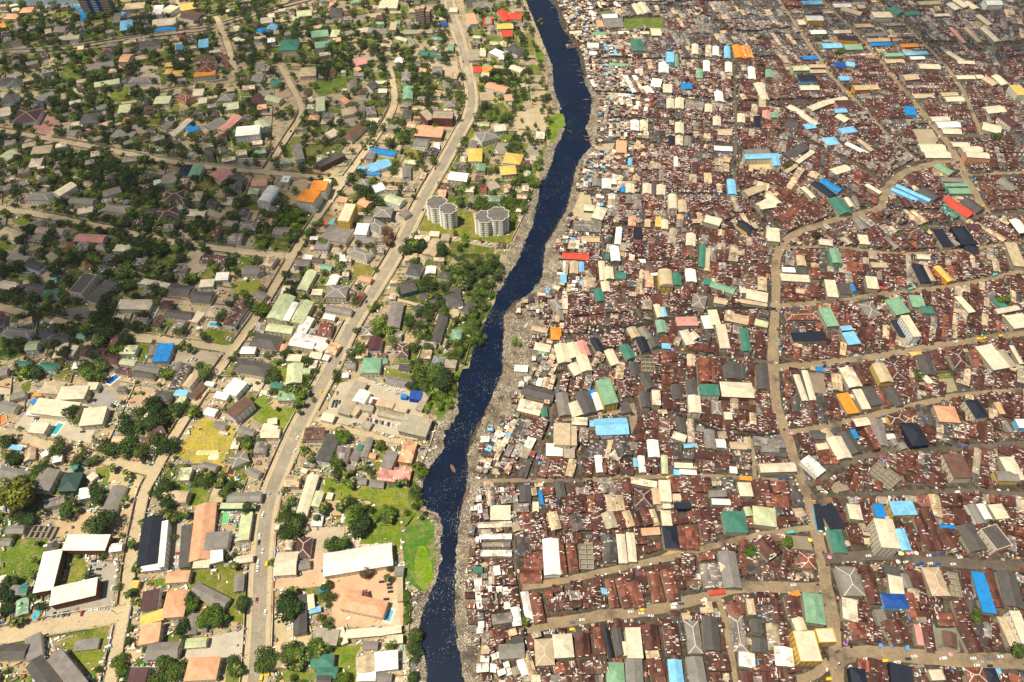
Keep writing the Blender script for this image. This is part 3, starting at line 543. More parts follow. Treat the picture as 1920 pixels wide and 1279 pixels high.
# ---------------- buildings read off the photograph: axis end, axis end, width (picture), height (m), roof type+colour(+patchiness), wall ----------------
BLD = {'A': """
605 62 603 150 42 5 fB C|long blue canopy beside the office tower
570 62 520 58 30 4 fB W
910 145 908 215 88 7 hb C|big light blue hipped roof at the junction
850 95 835 165 50 6 fG Q
860 100 895 105 30 6 fb C
885 50 1040 35 42 8 hT C|tan villa near the office tower
1105 75 1170 70 60 8 fW W
1190 60 1255 75 60 8 fC W
1105 165 1270 150 50 6 gC W
1120 215 1265 205 18 4 fB W
1325 100 1455 125 60 8 gU W|brown gabled block on white walls
1300 60 1400 40 45 7 fY C
1465 285 1465 345 70 8 fb C|square light blue roof among trees
725 368 828 360 36 6 hV W|maroon hipped villa with white yard
872 418 940 418 55 7 gS C
845 490 868 480 30 5 gS S
620 490 820 455 42 5 gG W|long grey shed by the lawn
680 615 860 585 32 7 fM W|curved olive roofed villa
1195 465 1290 462 28 5 hY C
1190 515 1235 515 38 5 hY C
1240 530 1320 525 40 5 hY C
1395 430 1635 400 22 5 gr C
1440 480 1545 478 75 9 hr C|brick red villa with a triangular court
1400 540 1550 525 28 8 fO C
1610 440 1650 485 40 6 gr C
1115 725 1225 720 50 7 fM W
1300 680 1370 715 62 8 hr S
1390 670 1465 665 45 6 fC W
1430 730 1490 725 40 6 fC W
855 790 940 780 55 8 fM W
885 865 930 865 38 4 gS S
115 835 285 825 85 8 hV W|large maroon villa with a pink forecourt
585 855 715 845 68 8 hD C
520 900 600 890 40 5 gC C
1350 940 1420 910 45 6 fB C|small bright blue roof in the courtyard block
1165 925 1245 875 42 5 gG C
1235 980 1365 860 34 5 gC W|long cream strip roof beside a blue roof
1590 940 1715 835 52 6 gP C|long pink roof strip
1490 925 1610 865 60 7 gG C
1850 880 1905 925 75 7 gM W
1700 950 1870 935 62 12 fW W|white apartment house with many balconies
10 1145 105 1095 60 5 gM C
230 1085 370 1070 55 7 hT C
215 1175 300 1165 60 6 hC C
1300 1225 1370 1225 80 7 hK C
1370 1230 1450 1230 80 7 he C
40 118 130 118 38 6 hS C
150 75 235 68 36 6 hS C
0 190 35 180 32 6 gO C
0 585 70 590 62 6 hD W
95 595 160 590 50 6 hD W
25 705 120 700 55 8 hD W
265 715 390 675 45 6 gG W
1010 322 1150 305 42 6 hD W
935 575 1100 575 40 7 hG W
430 275 575 265 30 6 gQ W
400 210 480 210 45 5 gG W
1060 640 1130 625 30 5 fT C
500 950 560 960 50 6 gG C
0 810 80 795 60 7 gC W
1580 700 1680 700 55 7 hG C
1610 770 1720 755 50 6 gM C
1700 270 1740 300 45 5 fC C
1730 200 1690 210 40 5 fC W
1860 230 1900 200 30 5 fB W|blue awning roof in the garden quarter
1820 560 1900 560 60 6 gG W
1790 730 1890 700 50 6 gV C
820 960 960 980 60 4 fG Q
1290 270 1320 260 45 6 gr C
""", 'B': """
35 150 118 140 40 6 gC C
90 190 158 200 42 6 fb C|light blue gabled roof left of the teal villa
22 210 75 240 32 6 gB C
295 100 402 90 42 6 gM C
258 135 300 140 28 5 fM C
400 248 520 235 48 7 ge C|green gabled roof above the courtyard
425 330 545 315 40 7 fe W
540 240 598 240 52 6 hM C
172 325 305 320 75 8 hE C|large teal hipped villa
530 90 622 85 60 7 hD C
965 190 1010 190 55 11 fT C|slim tan tower house
810 220 945 225 40 5 gG W
1040 235 1270 225 28 4 fQ C
320 520 432 512 62 7 hT C|tan hipped villa above the round field
705 450 785 430 55 7 gP C|pink roof with red dormers
712 505 745 490 30 5 gS C
1540 100 1568 175 58 9 fS W|pale pink three storey block
1640 150 1700 150 55 7 fX W
1655 150 1690 150 40 7.6 fe W
1765 80 1815 150 60 6 gX C|crimson roof by the river head
1825 115 1912 115 45 6 gX C
1735 190 1850 185 38 6 gY C
1770 242 1845 240 45 6 gX C
1565 498 1622 498 42 6 gX C|red roof beside an orange roof
1628 498 1700 495 40 6 gO C
1640 470 1690 468 20 4 ge C
1740 465 1800 460 22 4 gE C
1180 375 1245 395 42 5 gE C
1250 390 1290 385 36 5 gE C
1300 410 1345 410 30 5 gE C
1382 345 1422 345 50 5 ge C
1272 500 1340 500 45 7 gG W
1095 625 1092 715 68 6 ge C|green roof beside the bushy trees
463 700 463 800 62 9 fM W|narrow white block with grey green roof
612 735 655 715 50 6 gS C
620 810 725 790 48 6 hT C
740 800 782 798 46 6 hG C
792 800 860 790 56 7 hG C
1205 800 1262 860 50 12 fQ r
1270 825 1420 830 55 13 pQ r|orange brick block by the main road
1150 940 1345 955 75 7 fS G|large salmon roof below the brick block
1600 990 1720 955 75 8 hG W|grey hipped house with blue side roof
1690 945 1735 975 25 4 gB C
1712 925 1795 915 48 7 gC C
1530 1115 1628 1115 92 8 hY W|amber hipped villa
1790 1135 1912 1150 75 8 hY W
1760 1230 1870 1220 62 8 hY C
820 1082 1002 1112 32 4 fB W|long deep blue canopy roof
815 1215 960 1165 60 6 gb W|light blue winged roof
738 1205 788 1210 22 4 gb W
770 1240 890 1250 24 4 gB W
290 1040 318 1150 62 9 fG W
445 1190 625 1105 40 8 fD r|curved dark roofed block with dishes
655 1000 760 900 58 7 hU C
520 980 585 945 50 4 fC C
1085 1200 1085 1279 58 6 gG W
1282 1052 1320 1050 46 5 gW W
1142 1020 1240 1030 50 6 gG W
1665 610 1810 650 48 6 gS W
1790 705 1850 700 46 6 gS C
1350 750 1432 745 44 6 hG C
1820 335 1912 375 58 7 hD W
1838 480 1920 510 40 7 gC C
1525 400 1610 395 75 5 fQ C
1612 380 1655 380 55 5 fC C
1700 365 1765 395 45 4 fW C
78 700 182 725 44 6 gM C
105 600 185 590 46 6 gE C
1050 550 1115 550 60 7 hG W
1360 570 1390 660 40 6 gG C
1055 820 1120 820 60 6 hD C
1560 35 1640 30 50 6 gG C
1395 70 1450 70 32 5 gC C
1510 25 1590 20 45 6 gD C
890 30 1020 30 60 8 fC C
700 580 700 650 50 5 gG W
830 600 870 640 60 7 gD W
0 700 40 690 55 6 gV C
1630 30 1710 40 40 6 gG C
0 480 60 470 40 5 gG W
1320 175 1380 175 22 3.5 fN C
1105 300 1140 290 55 7 hG C
1010 270 1090 290 25 6 gM C
1400 850 1445 860 40 4 fW W
1890 950 1920 960 40 5 gT C
""", 'C': """
655 165 790 160 68 9 gG C|long grey hall beside the grass field
650 118 755 112 28 6 gW C
612 170 655 168 48 7 gS W
565 80 590 120 34 4 gW W
882 30 925 105 40 6 gC C
928 20 978 95 45 6 gC C
542 325 622 325 34 4 gW T
555 382 608 382 24 4 gW T
862 322 940 322 82 8 hE C|dark teal hipped hall on the slum shore
1138 375 1138 448 54 10 fb b|tall light blue block in the shacks
1182 395 1182 480 28 6 ge C
1092 452 1092 525 70 7 gW C|white gabled hall below the blue block
1318 320 1318 390 46 6 gC C
1415 328 1415 408 40 5 gC1 C
1467 335 1467 400 44 5 gW C
1548 335 1550 420 42 6 gb C
1618 328 1640 418 62 7 gO C|large orange roof
1680 330 1712 418 56 6 gO4 C
1400 440 1400 515 46 7 gW C
1558 450 1560 520 48 6 gW C
1348 500 1350 565 44 6 ge C|pale green roof among white roofs
1852 505 1856 560 55 7 ge C
1722 485 1730 570 48 6 gW C
1120 608 1120 668 64 7 fC C
1216 620 1290 617 42 6 gB C|bright blue star shaped tarpaulin roof
1795 600 1802 690 52 7 gC C
1802 700 1802 772 46 6 fT C
1140 712 1140 782 54 7 gC C
1205 706 1205 782 60 8 gC C
1250 745 1378 765 66 5 gG1 C
1075 710 1075 780 58 5 gD1 C
1485 660 1495 730 56 6 gW C
1415 752 1415 808 52 6 gC C
1475 842 1475 905 54 7 gC C
1650 822 1650 882 52 7 gC C
1832 800 1832 860 56 6 gP C
1762 840 1768 912 46 7 gK C
1890 812 1892 850 50 6 ge C
1205 885 1205 960 60 7 gC C
885 868 885 940 60 6 gW1 C
950 868 950 945 54 6 gC1 C
1030 945 1030 1025 76 6 gD1 C
1480 950 1580 952 42 5 gT C
788 1015 785 1100 74 8 fS S|orange square block with a sandy court
1456 1065 1584 1072 32 5 gW b|white strip roof with blue wall
1146 980 1148 1040 42 6 gK C
1203 980 1203 1045 50 6 gC3 C
1265 985 1265 1052 48 6 gG C
1180 1130 1180 1200 28 6 gW C
1322 1170 1326 1245 52 9 gV C
850 1140 850 1192 28 5 gb C
1672 1128 1920 1120 34 10 gb C|long light blue school roof with an end wing
1890 1120 1910 1195 50 10.3 gb C
1672 1095 1850 1085 36 8 gG C
395 330 500 320 28 3 gR2 T
840 470 700 460 22 4 ge C
415 235 500 228 20 4 gC T
570 245 675 240 26 4 ge T
765 235 840 232 20 4 gW T
920 235 985 235 20 4 gC T
1000 230 1070 230 50 6 gC T
1005 590 1075 600 60 5 gW C
950 650 1000 640 60 5 gW T
""", 'D': """
325 22 465 18 24 9 fb C|light blue long roof at the far edge
205 22 310 25 28 9 gr r
352 130 468 130 34 11 gW Y|white roofed block with yellow walls
290 160 340 160 35 6 gC C
380 232 490 230 26 6 gW C
545 228 670 226 24 6 gC C
578 268 722 278 30 10 gK O|black roofed block with orange walls
465 330 602 326 36 8 gb C|blue and pale blue strip roof
325 418 438 416 22 6 fB C
560 468 632 466 32 8 fN b
640 460 700 468 30 8 fb S
832 108 965 108 36 10 fC C|cream crescent block on the far street
1155 24 1312 16 26 8 gT C
1385 25 1450 70 36 8 gC C
1432 0 1512 52 36 8 gC C
1505 15 1580 65 36 8 gC C
1640 20 1752 18 34 12 gW W|white colonnaded block at the far right edge
815 320 968 318 20 6 fB C
912 395 1045 392 24 8 ge C|green strip roof on the far avenue
1058 388 1225 380 22 8 fb C
1030 328 1155 325 24 7 gO C
1100 418 1200 415 20 6 gW C
918 442 1050 438 26 6 gT C
295 560 425 560 44 9 hK b|black roofed block with blue walls
305 632 440 630 32 7 gC C
252 492 368 488 34 10 gM M
372 476 490 474 22 7 gT C
372 514 490 512 22 7 gT C
590 566 660 565 28 7 fb C
695 632 865 625 34 9 gT O|tan block with orange stripes
375 785 500 735 40 8 gC C|curving cream row at the bend
500 735 640 708 34 8 gC C
570 742 685 738 38 10 gV P
555 798 640 794 28 7 gb C
228 765 332 820 36 6 gC C
325 825 430 900 36 6 gC C
205 885 290 900 60 6 gD C
340 915 415 905 36 6 fb C
600 945 705 928 42 8 hb W|sky blue hipped roof with white walls
485 1020 575 1010 55 7 hb W
1092 768 1112 830 62 8 fB b|bright blue corner block by the avenue
1125 692 1270 690 30 8 hT C
1250 858 1378 852 32 7 gC C
1290 898 1452 895 42 7 gW C|long pale market hall by the avenue
1330 942 1462 946 38 7 gC C
1430 556 1560 555 26 7 gC C
1572 552 1622 552 28 7 gC C
1715 545 1790 612 44 8 gC C
1640 560 1720 612 40 7 gT C
1625 200 1735 300 34 8 gC C
1395 200 1495 310 24 7 gP C
1500 200 1605 305 24 7 gT C
1845 650 1920 650 70 12 pY C|curved yellow block at the right edge
1765 835 1862 910 50 10 gV C|maroon roofed block with cream walls
1620 905 1750 935 55 6 gC C
1640 795 1770 782 50 6 gC C
1470 1078 1610 1072 40 8 gC C
1400 1040 1520 1040 30 7 gC C
1500 1110 1662 1120 40 12 gC S|salmon walled block by the crossroads
1165 1062 1345 1062 50 6 gC C
1200 1112 1382 1112 48 6 gC C
1290 1190 1400 1250 46 8 ge S
640 1030 790 1105 24 6 gW C
730 1005 830 1085 24 6 gT C
205 1130 345 1050 58 7 gD C
285 1170 400 1090 30 7 gC C
200 1240 280 1190 26 7 gT C
540 1240 650 1205 50 6 gC C
0 600 60 720 50 7 gC C
1370 375 1480 440 26 6 gC C
1440 445 1560 450 22 6 gC C
970 60 1040 100 50 8 gE C
1050 100 1160 90 28 8 gE C
610 60 750 100 30 7 gT C
545 40 670 38 26 7 gW C
1270 110 1380 105 18 6 gC C
1590 110 1680 180 30 7 gC C
1320 680 1440 675 24 7 gT C
1350 715 1480 710 34 6 gC C
700 185 815 182 24 7 gT C
775 250 930 245 24 7 gG C
790 290 950 285 24 7 gT C
620 340 745 335 40 7 ge C
1160 475 1310 480 34 8 gC C
1050 560 1150 550 40 7 gT C
580 830 650 870 40 7 gC C
""", 'E': """
195 180 368 185 58 7 hG W|weathered grey villa above the long road
405 170 528 95 46 9 gC W|white terrace on a slope
510 210 678 225 46 6 gG C
740 170 868 130 46 6 gG C
745 262 925 280 56 6 hG C
1130 325 1275 285 66 7 hV W|dark purple hipped mansion
1190 185 1325 170 62 7 hV W
1342 300 1480 310 48 6 gC C
1490 290 1595 335 40 5 fQ C
5 430 130 475 78 7 hT W|pale villa with a curved drive
265 425 460 440 44 6 gT W
550 480 755 492 56 6 gP W|faded pink long villa
825 550 930 555 55 6 hC C
930 560 975 570 48 6 he C
1165 65 1270 60 60 6 fQ W
1108 95 1158 85 40 5 fW W
1545 55 1640 0 86 7 gP C|pink gabled twin roof
1642 45 1750 50 40 6 gD C
1815 85 1925 80 52 6 gS C|salmon roof left of the white vault
540 880 655 745 78 12 pD C|dark roofed office with cream galleries
660 940 800 800 74 10 fD C|dark roofed annex behind the galleries
308 880 425 885 46 7 hE W|small teal villa roof
0 815 125 835 58 7 gC W
1000 790 1215 830 40 6 hC C|cream hipped strip between dark trees
850 960 1090 965 70 7 hC C|cream mansion with a courtyard slot
1450 635 1630 645 62 6 gV3 W|patched maroon roof by the car yard
1440 815 1540 810 50 5 fC C
1555 765 1645 760 52 5 fW W
1620 375 1700 385 46 6 hG S
1720 400 1845 400 58 7 hG C
1750 715 1875 715 60 6 gG C
1215 850 1375 870 80 5 gD C
1390 905 1530 915 80 5 gD C
1195 1025 1385 1045 52 7 gD C|dark roof in the walled courtyard block
1390 1090 1450 1020 50 5 fC C
1640 1110 1755 940 80 7 gU3 W|long brown roof beside the turquoise pool
30 1150 225 1175 58 7 hG W
290 1185 375 1150 60 7 hD W
370 1200 480 1215 66 7 hD W
555 1185 620 1190 48 5 ge C
985 1215 1095 1225 34 4 fT C
190 660 300 700 60 6 gD W
60 620 200 640 40 6 fQ C
210 840 330 850 60 6 gD C
1050 300 1120 300 50 6 gD C
1610 230 1675 235 30 4 fC C
700 545 770 560 40 5 gQ C
1300 200 1330 250 40 6 hV W
350 600 400 640 50 4 fQ W
""", 'F': """
470 75 440 145 105 15 fO W|orange flat roof, rear half of the stepped block
405 145 350 225 112 16 fO W|orange flat roof, front half of the stepped block
680 240 625 365 80 20 pC Y|tall yellow hotel
752 215 815 245 62 8 gS Y
590 205 655 215 38 7 fS C
128 130 55 235 82 9 aW W|white barrel vaulted hall
855 295 980 300 75 8 hG G|grey steep roofed house by the junction
1045 325 1095 290 45 6 gG C
820 370 930 430 80 7 hG W
720 420 805 425 78 9 fW W|white block with rounded corners
780 355 840 360 48 7 gG W
500 440 675 475 110 7 fG C|wide flat grey roof with a notched corner
430 535 520 540 62 7 fG W
720 490 860 505 46 5 gG C
680 570 820 625 66 6 hG W
845 130 915 105 62 5 gW W
940 190 1055 230 62 6 gM W|olive roof with a teal porch
735 80 820 90 62 7 hG W
1390 35 1525 50 60 7 gW C|white shed beside the main road
1580 55 1640 58 40 5 gU C
1615 125 1660 125 52 5 gr C
1470 130 1570 135 40 5 gC C
1690 80 1730 130 54 5 fQ W
1250 455 1318 458 34 5 fC C
1335 480 1392 485 44 5 fQ C
1310 500 1240 610 84 6 gT C|tan gabled roof below the twin towers
345 620 402 628 32 5 fW W
405 640 485 655 34 5 gD C
620 610 622 655 40 5 fW C
470 690 545 705 38 5 ge C
575 755 535 830 56 6 gW C
405 720 330 860 66 7 gM C
510 865 655 870 88 8 hG C|grey roof on cream walls, left of main road
510 985 690 1020 44 5 gG C
230 900 130 1070 104 9 gM C|large olive warehouse
370 940 285 1100 88 8 gM C
285 950 215 1080 40 9.6 gW C
80 1125 265 1150 55 7 gM C
385 1060 290 1220 66 6 gW1 C|white patched workshop roof
455 1140 545 1145 92 6 gr C|brown and red workshop roof
490 1045 570 1060 38 5 gW C
350 1205 500 1235 60 5 gW3 C
770 880 715 960 40 5 gr C
750 770 830 790 40 5 gS C
1095 705 1190 720 80 6 hD W|dark roof with a white gable near the river
1035 850 1150 820 80 7 hD E|dark roof with teal walls
1330 740 1405 755 56 5 hD C
1180 910 1245 900 50 5 hD C
1240 935 1325 945 46 5 hD E
1465 800 1420 880 74 6 gD W
1375 935 1480 915 80 7 hD W|dark roof with a white end gable
1020 955 985 1130 88 6 gG C|long grey gabled barrack
1145 980 1200 1020 60 5 hD C
1500 1020 1560 950 60 5 hD C
1350 1040 1290 1230 66 6 gD C
1180 1235 1300 1250 46 5 hG C
870 1200 830 1279 78 7 gV W|small maroon gabled house by the road
130 430 240 440 60 5 gG C
0 700 30 740 60 6 gG C
840 560 860 590 30 4 gD C
5 880 70 920 60 4 gG C
90 390 130 350 40 4 gS C
""", 'G': """
680 60 680 130 64 7 gW C|white square shed near the river bend
735 58 735 98 34 5 gW C
610 60 608 112 60 6 gG C
850 98 850 160 60 6 gC C
972 95 972 165 60 7 gC C
1072 105 1072 175 60 7 gC C
1024 85 1022 175 36 6 gD C
1575 65 1588 170 55 8 gb b|light blue roof by the black alley
800 115 800 155 30 5 gB C
520 265 595 270 42 5 hC E
650 265 610 345 78 7 hC C|cream tented roof near the river
1155 180 1160 280 62 10 aC C|cream barrel vault with blue gable
1222 215 1232 300 60 7 gT C
445 395 640 405 74 5 gG1 C|wide dark workshop by the shore
500 490 630 495 40 4 gT C
772 410 760 530 42 7 gW C
905 410 905 490 56 9 fK P|black roof on a pink block
975 350 975 405 38 6 fT C
1055 335 1050 405 38 6 fY C
1100 355 1100 420 48 7 gC C
1390 345 1500 375 50 9 fC C|cream block with a windowed front
1212 325 1206 410 44 7 gG C
1212 320 1210 350 44 8 gS C
865 335 865 400 50 6 gS2 C
1680 165 1835 105 50 7 gT C
1780 260 1890 205 56 7 gC C
1832 445 1920 460 78 9 gC C
1640 375 1720 430 56 8 gK Y|black roof with yellow walls
1490 265 1560 350 62 7 gR C
1290 455 1285 540 66 7 gC C
735 545 748 650 64 9 gW G|white gabled hall above the teal shed
685 600 685 640 28 5 fE C
365 610 552 622 44 5 gX C|long red roof near the river
447 655 445 740 58 7 gT C
500 660 500 735 34 5 gb C
370 748 370 808 40 6 fb C
643 655 655 790 42 7 gC C
690 695 702 780 66 7 gC C
668 800 678 870 58 7 gC C
618 855 640 940 60 7 gE C|teal roof with a ragged edge
745 750 820 755 50 5 gE C
985 750 992 840 56 7 gS3 C
1000 748 1075 740 18 6 gW C
1100 725 1112 835 96 10 aT Y|tan barrel vaulted hall with a yellow gable
1180 740 1190 825 62 7 gE C
1282 712 1292 800 72 8 gW C|white gabled hall right of the tan vault
1374 535 1366 695 44 6 gE C|narrow dark teal strip roof
1412 560 1400 720 34 5 fT C
1380 795 1435 800 48 6 fE C
1430 815 1600 870 42 7 ge C|long green strip roof beside the alley
1300 930 1395 950 90 8 hG C
1455 930 1545 945 40 6 gT C
1690 885 1840 915 66 8 hC C|cream hipped roof by the sandy street
1640 860 1685 862 36 6 gC C
1635 935 1835 965 26 5 gT C
1040 965 1070 1055 42 7 gC C
1085 985 1105 1050 28 6 gb C
1185 1085 1335 1082 62 8 hP C|large pink roof by the black drain
1065 1080 1085 1165 66 7 ge C
855 1130 895 1200 60 7 gT C
930 1130 985 1210 50 6 gG C
1390 1045 1420 1135 60 7 hW C
1440 1005 1470 1110 60 9 fC C|long stepped cream block, upper part
1500 1110 1535 1279 66 9 fC C|long stepped cream block, lower part
1600 1060 1700 1080 60 5 gT C
1750 1090 1840 1115 42 5 fM C
1668 1140 1690 1300 58 9 gE C|tall teal gabled block by the sandy street
1235 1150 1285 1250 60 8 hC C
1290 1170 1330 1210 50 7 gC C
316 1130 318 1215 74 8 hO C|orange square roof at the landing
145 1130 255 1155 34 3 gT C
295 925 345 1000 50 6 hG C
340 1010 350 1080 50 5 gG C
845 625 880 630 40 5 fC C
910 650 960 652 20 5 fW C
975 680 1025 730 40 6 gU C
1590 310 1550 330 30 5 gG C
300 835 340 850 28 4 fC T
""", 'H': """
10 255 125 240 46 7 gC C
80 175 150 240 48 7 gC C
108 415 118 510 84 9 fC C|pale square roof at the sandy junction
415 90 545 185 48 8 gK C|navy roof beside the bright blue strip
460 68 598 145 36 9 gB b|bright blue strip roof
330 120 408 195 28 6 gC C
555 200 640 310 78 7 gE C|dark teal roof by the curving street
640 195 685 260 30 6 gC C
695 185 725 255 28 6 gG C
1000 105 1245 215 24 8 gb b|long light blue roof, upper of the pair
970 130 1150 212 24 8 gb b|long light blue roof, lower of the pair
785 100 890 160 24 6 gC C
1180 135 1290 205 60 6 gD C
1360 195 1420 240 44 8 gX C|red roof on the sloping street
1400 240 1540 320 56 8 gX C|larger red roof with a step
1340 260 1440 335 40 6 gE1 C
1490 210 1610 290 60 6 gD C
1345 102 1512 100 24 8 ge C
1375 145 1530 145 40 9 ge e|green double roof near the crossroads
1320 62 1475 68 30 7 gG C
1750 65 1850 145 56 6 gG C
755 465 770 530 64 7 fC C
445 510 540 520 40 6 hC C
710 340 775 420 50 7 gG C
1295 425 1375 545 62 8 fK C
1440 400 1530 530 88 9 hK K|large black roof of the eastern blocks
1512 405 1605 405 40 7 gV C
1500 540 1580 575 60 5 gK C
550 565 578 665 62 10 ge e|green gabled block in the east
310 615 322 685 60 6 gT C
180 712 268 715 34 7 gW C
275 715 355 725 44 6 fD C
412 700 425 780 62 8 fr C|terracotta roof in the east
170 768 372 780 46 9 fC C|long cream roof with a dark skylight
520 790 545 910 72 9 fC C|cream L shaped roof
590 850 665 855 76 6 fD C
680 820 702 868 24 5 gB C
815 765 835 850 74 8 fC C|cream roof with a black hatch
820 680 932 682 32 6 fT C
1148 618 1238 622 32 6 gC C
1150 680 1215 810 72 9 gK C|navy gabled roof by the bus street
1205 690 1265 795 36 8 gT C
1290 690 1395 795 40 8 gY O|orange sided cream roof
1820 520 1890 690 74 8 fT C
1850 355 1925 450 60 8 gW R
965 925 1050 1030 86 8 fe C|pale green roof by the bus street
1135 900 1165 985 84 8 fe C
1182 1000 1270 1002 48 9 hE Q|small dark teal block
1440 905 1545 1020 38 7 fC C
1715 925 1780 990 44 6 fE C
1720 1015 1880 985 34 8 gC C
1840 1040 1915 1130 110 8 fC C|big cream roof with a slot
770 950 850 1050 88 6 hG C|grey roof with pale ridges in the east
480 990 545 1120 76 9 fe C|tall pale green roof in the east
210 1045 435 1040 60 6 hr1 C|rust brown hipped long roof
1060 1045 1150 1195 50 15 fC W|tall narrow white block with many windows
985 1080 1060 1200 46 6 gK C
650 1165 700 1250 78 8 fb C|light blue roof with a tan front
600 1138 680 1132 30 7 fb C
250 1200 490 1190 58 8 fK C|black roof on yellow piers
0 100 80 120 50 6 gC C
870 840 930 845 14 4 fX C
""", 'I': """
300 355 450 365 86 8 hT C
425 400 620 392 92 9 hC C|cream hipped office with a windowed end
250 490 550 525 110 8 fC C|wide cream roof above the pool terrace
590 575 755 560 118 8 fC C|cream stepped roof beside the tree clump
225 645 335 655 76 7 fC C
200 540 300 548 34 4 gW C
630 350 700 350 48 7 fC C
1200 45 1150 175 105 6 fB C|vivid blue roofed court
1110 60 1095 130 56 6 gG C
600 90 760 120 90 7 gV C|dark plum roofed complex
700 130 850 165 66 7 gV C
500 130 545 60 36 6 gC C
280 200 400 210 52 7 hE W|teal hipped house with white gable
110 185 205 190 34 6 hE W
190 60 275 55 60 7 gM W
980 205 1150 235 52 7 gG C
960 250 1110 270 50 6 gD C
870 170 975 185 42 6 gM C
840 230 930 245 48 6 gV2 C
1400 270 1335 355 50 7 gT W|tan strip roof in the car yard
1455 335 1375 430 38 5 gU C
1262 395 1348 405 44 5 fb C
1340 190 1245 370 60 6 gD3 C
1290 180 1270 270 40 5 gG C
1700 195 1930 235 96 7 hD C|large dark hipped roof, lower of two
1820 10 2010 40 96 7 hD C|large dark hipped roof, upper of two
1735 310 1650 405 96 7 fW W|white flat roof beside the building site
1550 410 1640 430 48 6 fW C
1790 445 1655 560 76 12 fU W|three storey house with a brown and white roof
1480 525 1555 545 54 5 gW W
1060 700 1170 640 80 6 gU2 C
1550 625 1625 640 40 5 gG C
1455 915 1560 940 50 5 gG C
365 950 280 1105 120 7 gG C|broad weathered grey roof
0 955 200 1000 74 6 gG C
440 1040 575 1035 130 9 hF F|dark green pyramid roofed villa
515 910 545 950 40 7 fE E
580 880 640 895 50 5 hF F
640 1020 690 980 44 5 gC C
860 1070 770 1279 92 5 gG C|long grey barrack by the red yard
1180 1140 1355 1150 84 6 aT C|tan round backed shed
1660 900 1780 850 78 6 hG C|grey house beside the tiled basin
1780 950 1870 990 50 6 gG C
1640 1150 1880 1145 66 6 gG C
0 480 120 510 66 6 gG C
80 430 180 400 40 6 gG C
0 250 55 240 50 6 gG C
300 850 350 820 34 4 gW C
75 785 160 800 30 4 fb C
250 410 300 405 26 5 fO C|tiny orange awning roof
225 470 265 450 24 4 fB C
1890 650 1990 670 62 6 fC C
1720 660 1830 690 52 5 gG C
1480 330 1540 340 30 3 fW W
""", 'J': """
865 10 850 90 80 8 gV W|maroon roof beside the red earth plot
765 200 895 200 105 8 he C|light green hipped villa
895 175 945 165 34 5 he C
655 200 715 200 48 5 gG C
285 190 270 330 110 7 gM C|olive cream wing roof
340 240 390 245 44 6 gM C
228 145 325 150 46 7 fC C
390 125 470 135 44 5 fC C
485 140 525 150 36 4 fW C
250 25 420 55 60 6 gW2 C
440 90 500 40 60 5 gW3 C
520 70 590 90 80 5 gS2 C
108 345 188 350 38 5 fE C
940 300 1130 335 52 5 gG C|long grey shed behind the lawn
1030 215 1110 225 36 4 fD W
1270 165 1350 175 70 7 hG C|grey hipped roof with blue ridges
1360 185 1440 195 56 6 fQ C
760 320 630 550 84 5 fQ Q|long bare concrete roof of the depot
785 385 735 465 80 6 gW W|white roof in the depot
820 450 880 460 42 6 fW W
740 490 690 555 50 5 fT C
765 500 840 515 40 5 fQ C
870 465 990 490 46 6 fT C
835 462 875 470 36 6 fr N
880 535 1070 575 44 5 gQ C
1000 505 1085 525 40 5 fT C
1050 610 1245 655 130 7 fQ Q|big beige flat roof at the depot end
1230 410 1170 520 44 5 fQ C
475 565 560 585 56 5 fC C
770 620 825 640 52 4 fQ C
1110 410 1190 420 60 6 fN N|blue tarpaulin shelter in the depot
1045 420 1085 425 26 4 fB B
560 700 480 890 96 8 fD W|dark flat roof above the palm pair
750 780 700 880 50 6 gG W
735 790 765 795 40 7 fE W
820 720 775 860 46 6 gG C
805 845 862 855 38 4 gS C
985 820 935 935 76 9 fG C|grey block against the salmon yard roof
1115 750 1070 900 92 6 fS1 S|tall salmon roof by the river belt
885 975 1110 1000 100 5 fP1 P|wide pink patched roof by the river belt
415 990 325 1279 76 6 gC C|long narrow cream bar
460 1110 420 1215 60 5 gM C
710 1030 795 1035 46 4 gG C|small grey shed, left of the pair
825 1050 920 1055 54 4 gG C|small grey shed, right of the pair
510 1140 550 1145 44 3 fC C
40 690 170 690 60 6 gC C
85 610 150 600 40 4 fC W
35 390 155 425 26 4 fC C
660 930 700 960 40 4 fG C
330 955 368 965 30 3 fC C
620 275 665 270 30 4 fW W
""", 'K': """
350 50 380 180 94 9 gC C|cream gabled hall, left of three
430 40 465 140 76 9 gC C|cream gabled hall, middle of three
500 130 540 240 76 10 gC C|cream gabled hall, right of three
430 190 480 265 60 7 gC C
495 25 540 130 56 7 gP C|pink strip roof by the cream halls
590 15 640 95 60 7 gK C
695 90 745 195 60 7 gC C
805 55 860 150 64 7 gE C
920 0 965 100 66 8 gK C
1010 0 1040 65 60 7 gD C
1080 60 1140 65 34 6 fb C
165 60 275 80 52 5 hC C
190 108 245 112 22 4 fe C
20 218 112 225 44 4 gW C|small white roof with a green band on the shore
870 180 890 275 58 7 gD C
975 150 985 240 90 6 uQ Q|unfinished roofless block of small rooms
940 260 1000 365 66 7 gD C
790 300 830 420 76 7 hR1 C
800 470 830 540 66 6 fD C
945 390 965 500 60 8 gD C
1035 380 1042 485 56 9 fC4 C
1180 340 1190 445 62 7 gD C
355 400 385 560 84 9 gG C
430 465 475 560 76 9 hC C|cream hipped roof at the plaza edge
500 395 560 545 92 8 gD C
600 400 640 520 54 7 gW C
575 380 600 440 46 5 fB C
650 305 715 475 98 14 fe Y|tall green topped block with pale yellow front
80 370 300 425 74 7 gD C|long dark shed near the shore
50 480 210 520 88 7 hC3 S|cream and salmon striped roof
225 500 235 570 46 6 gE C
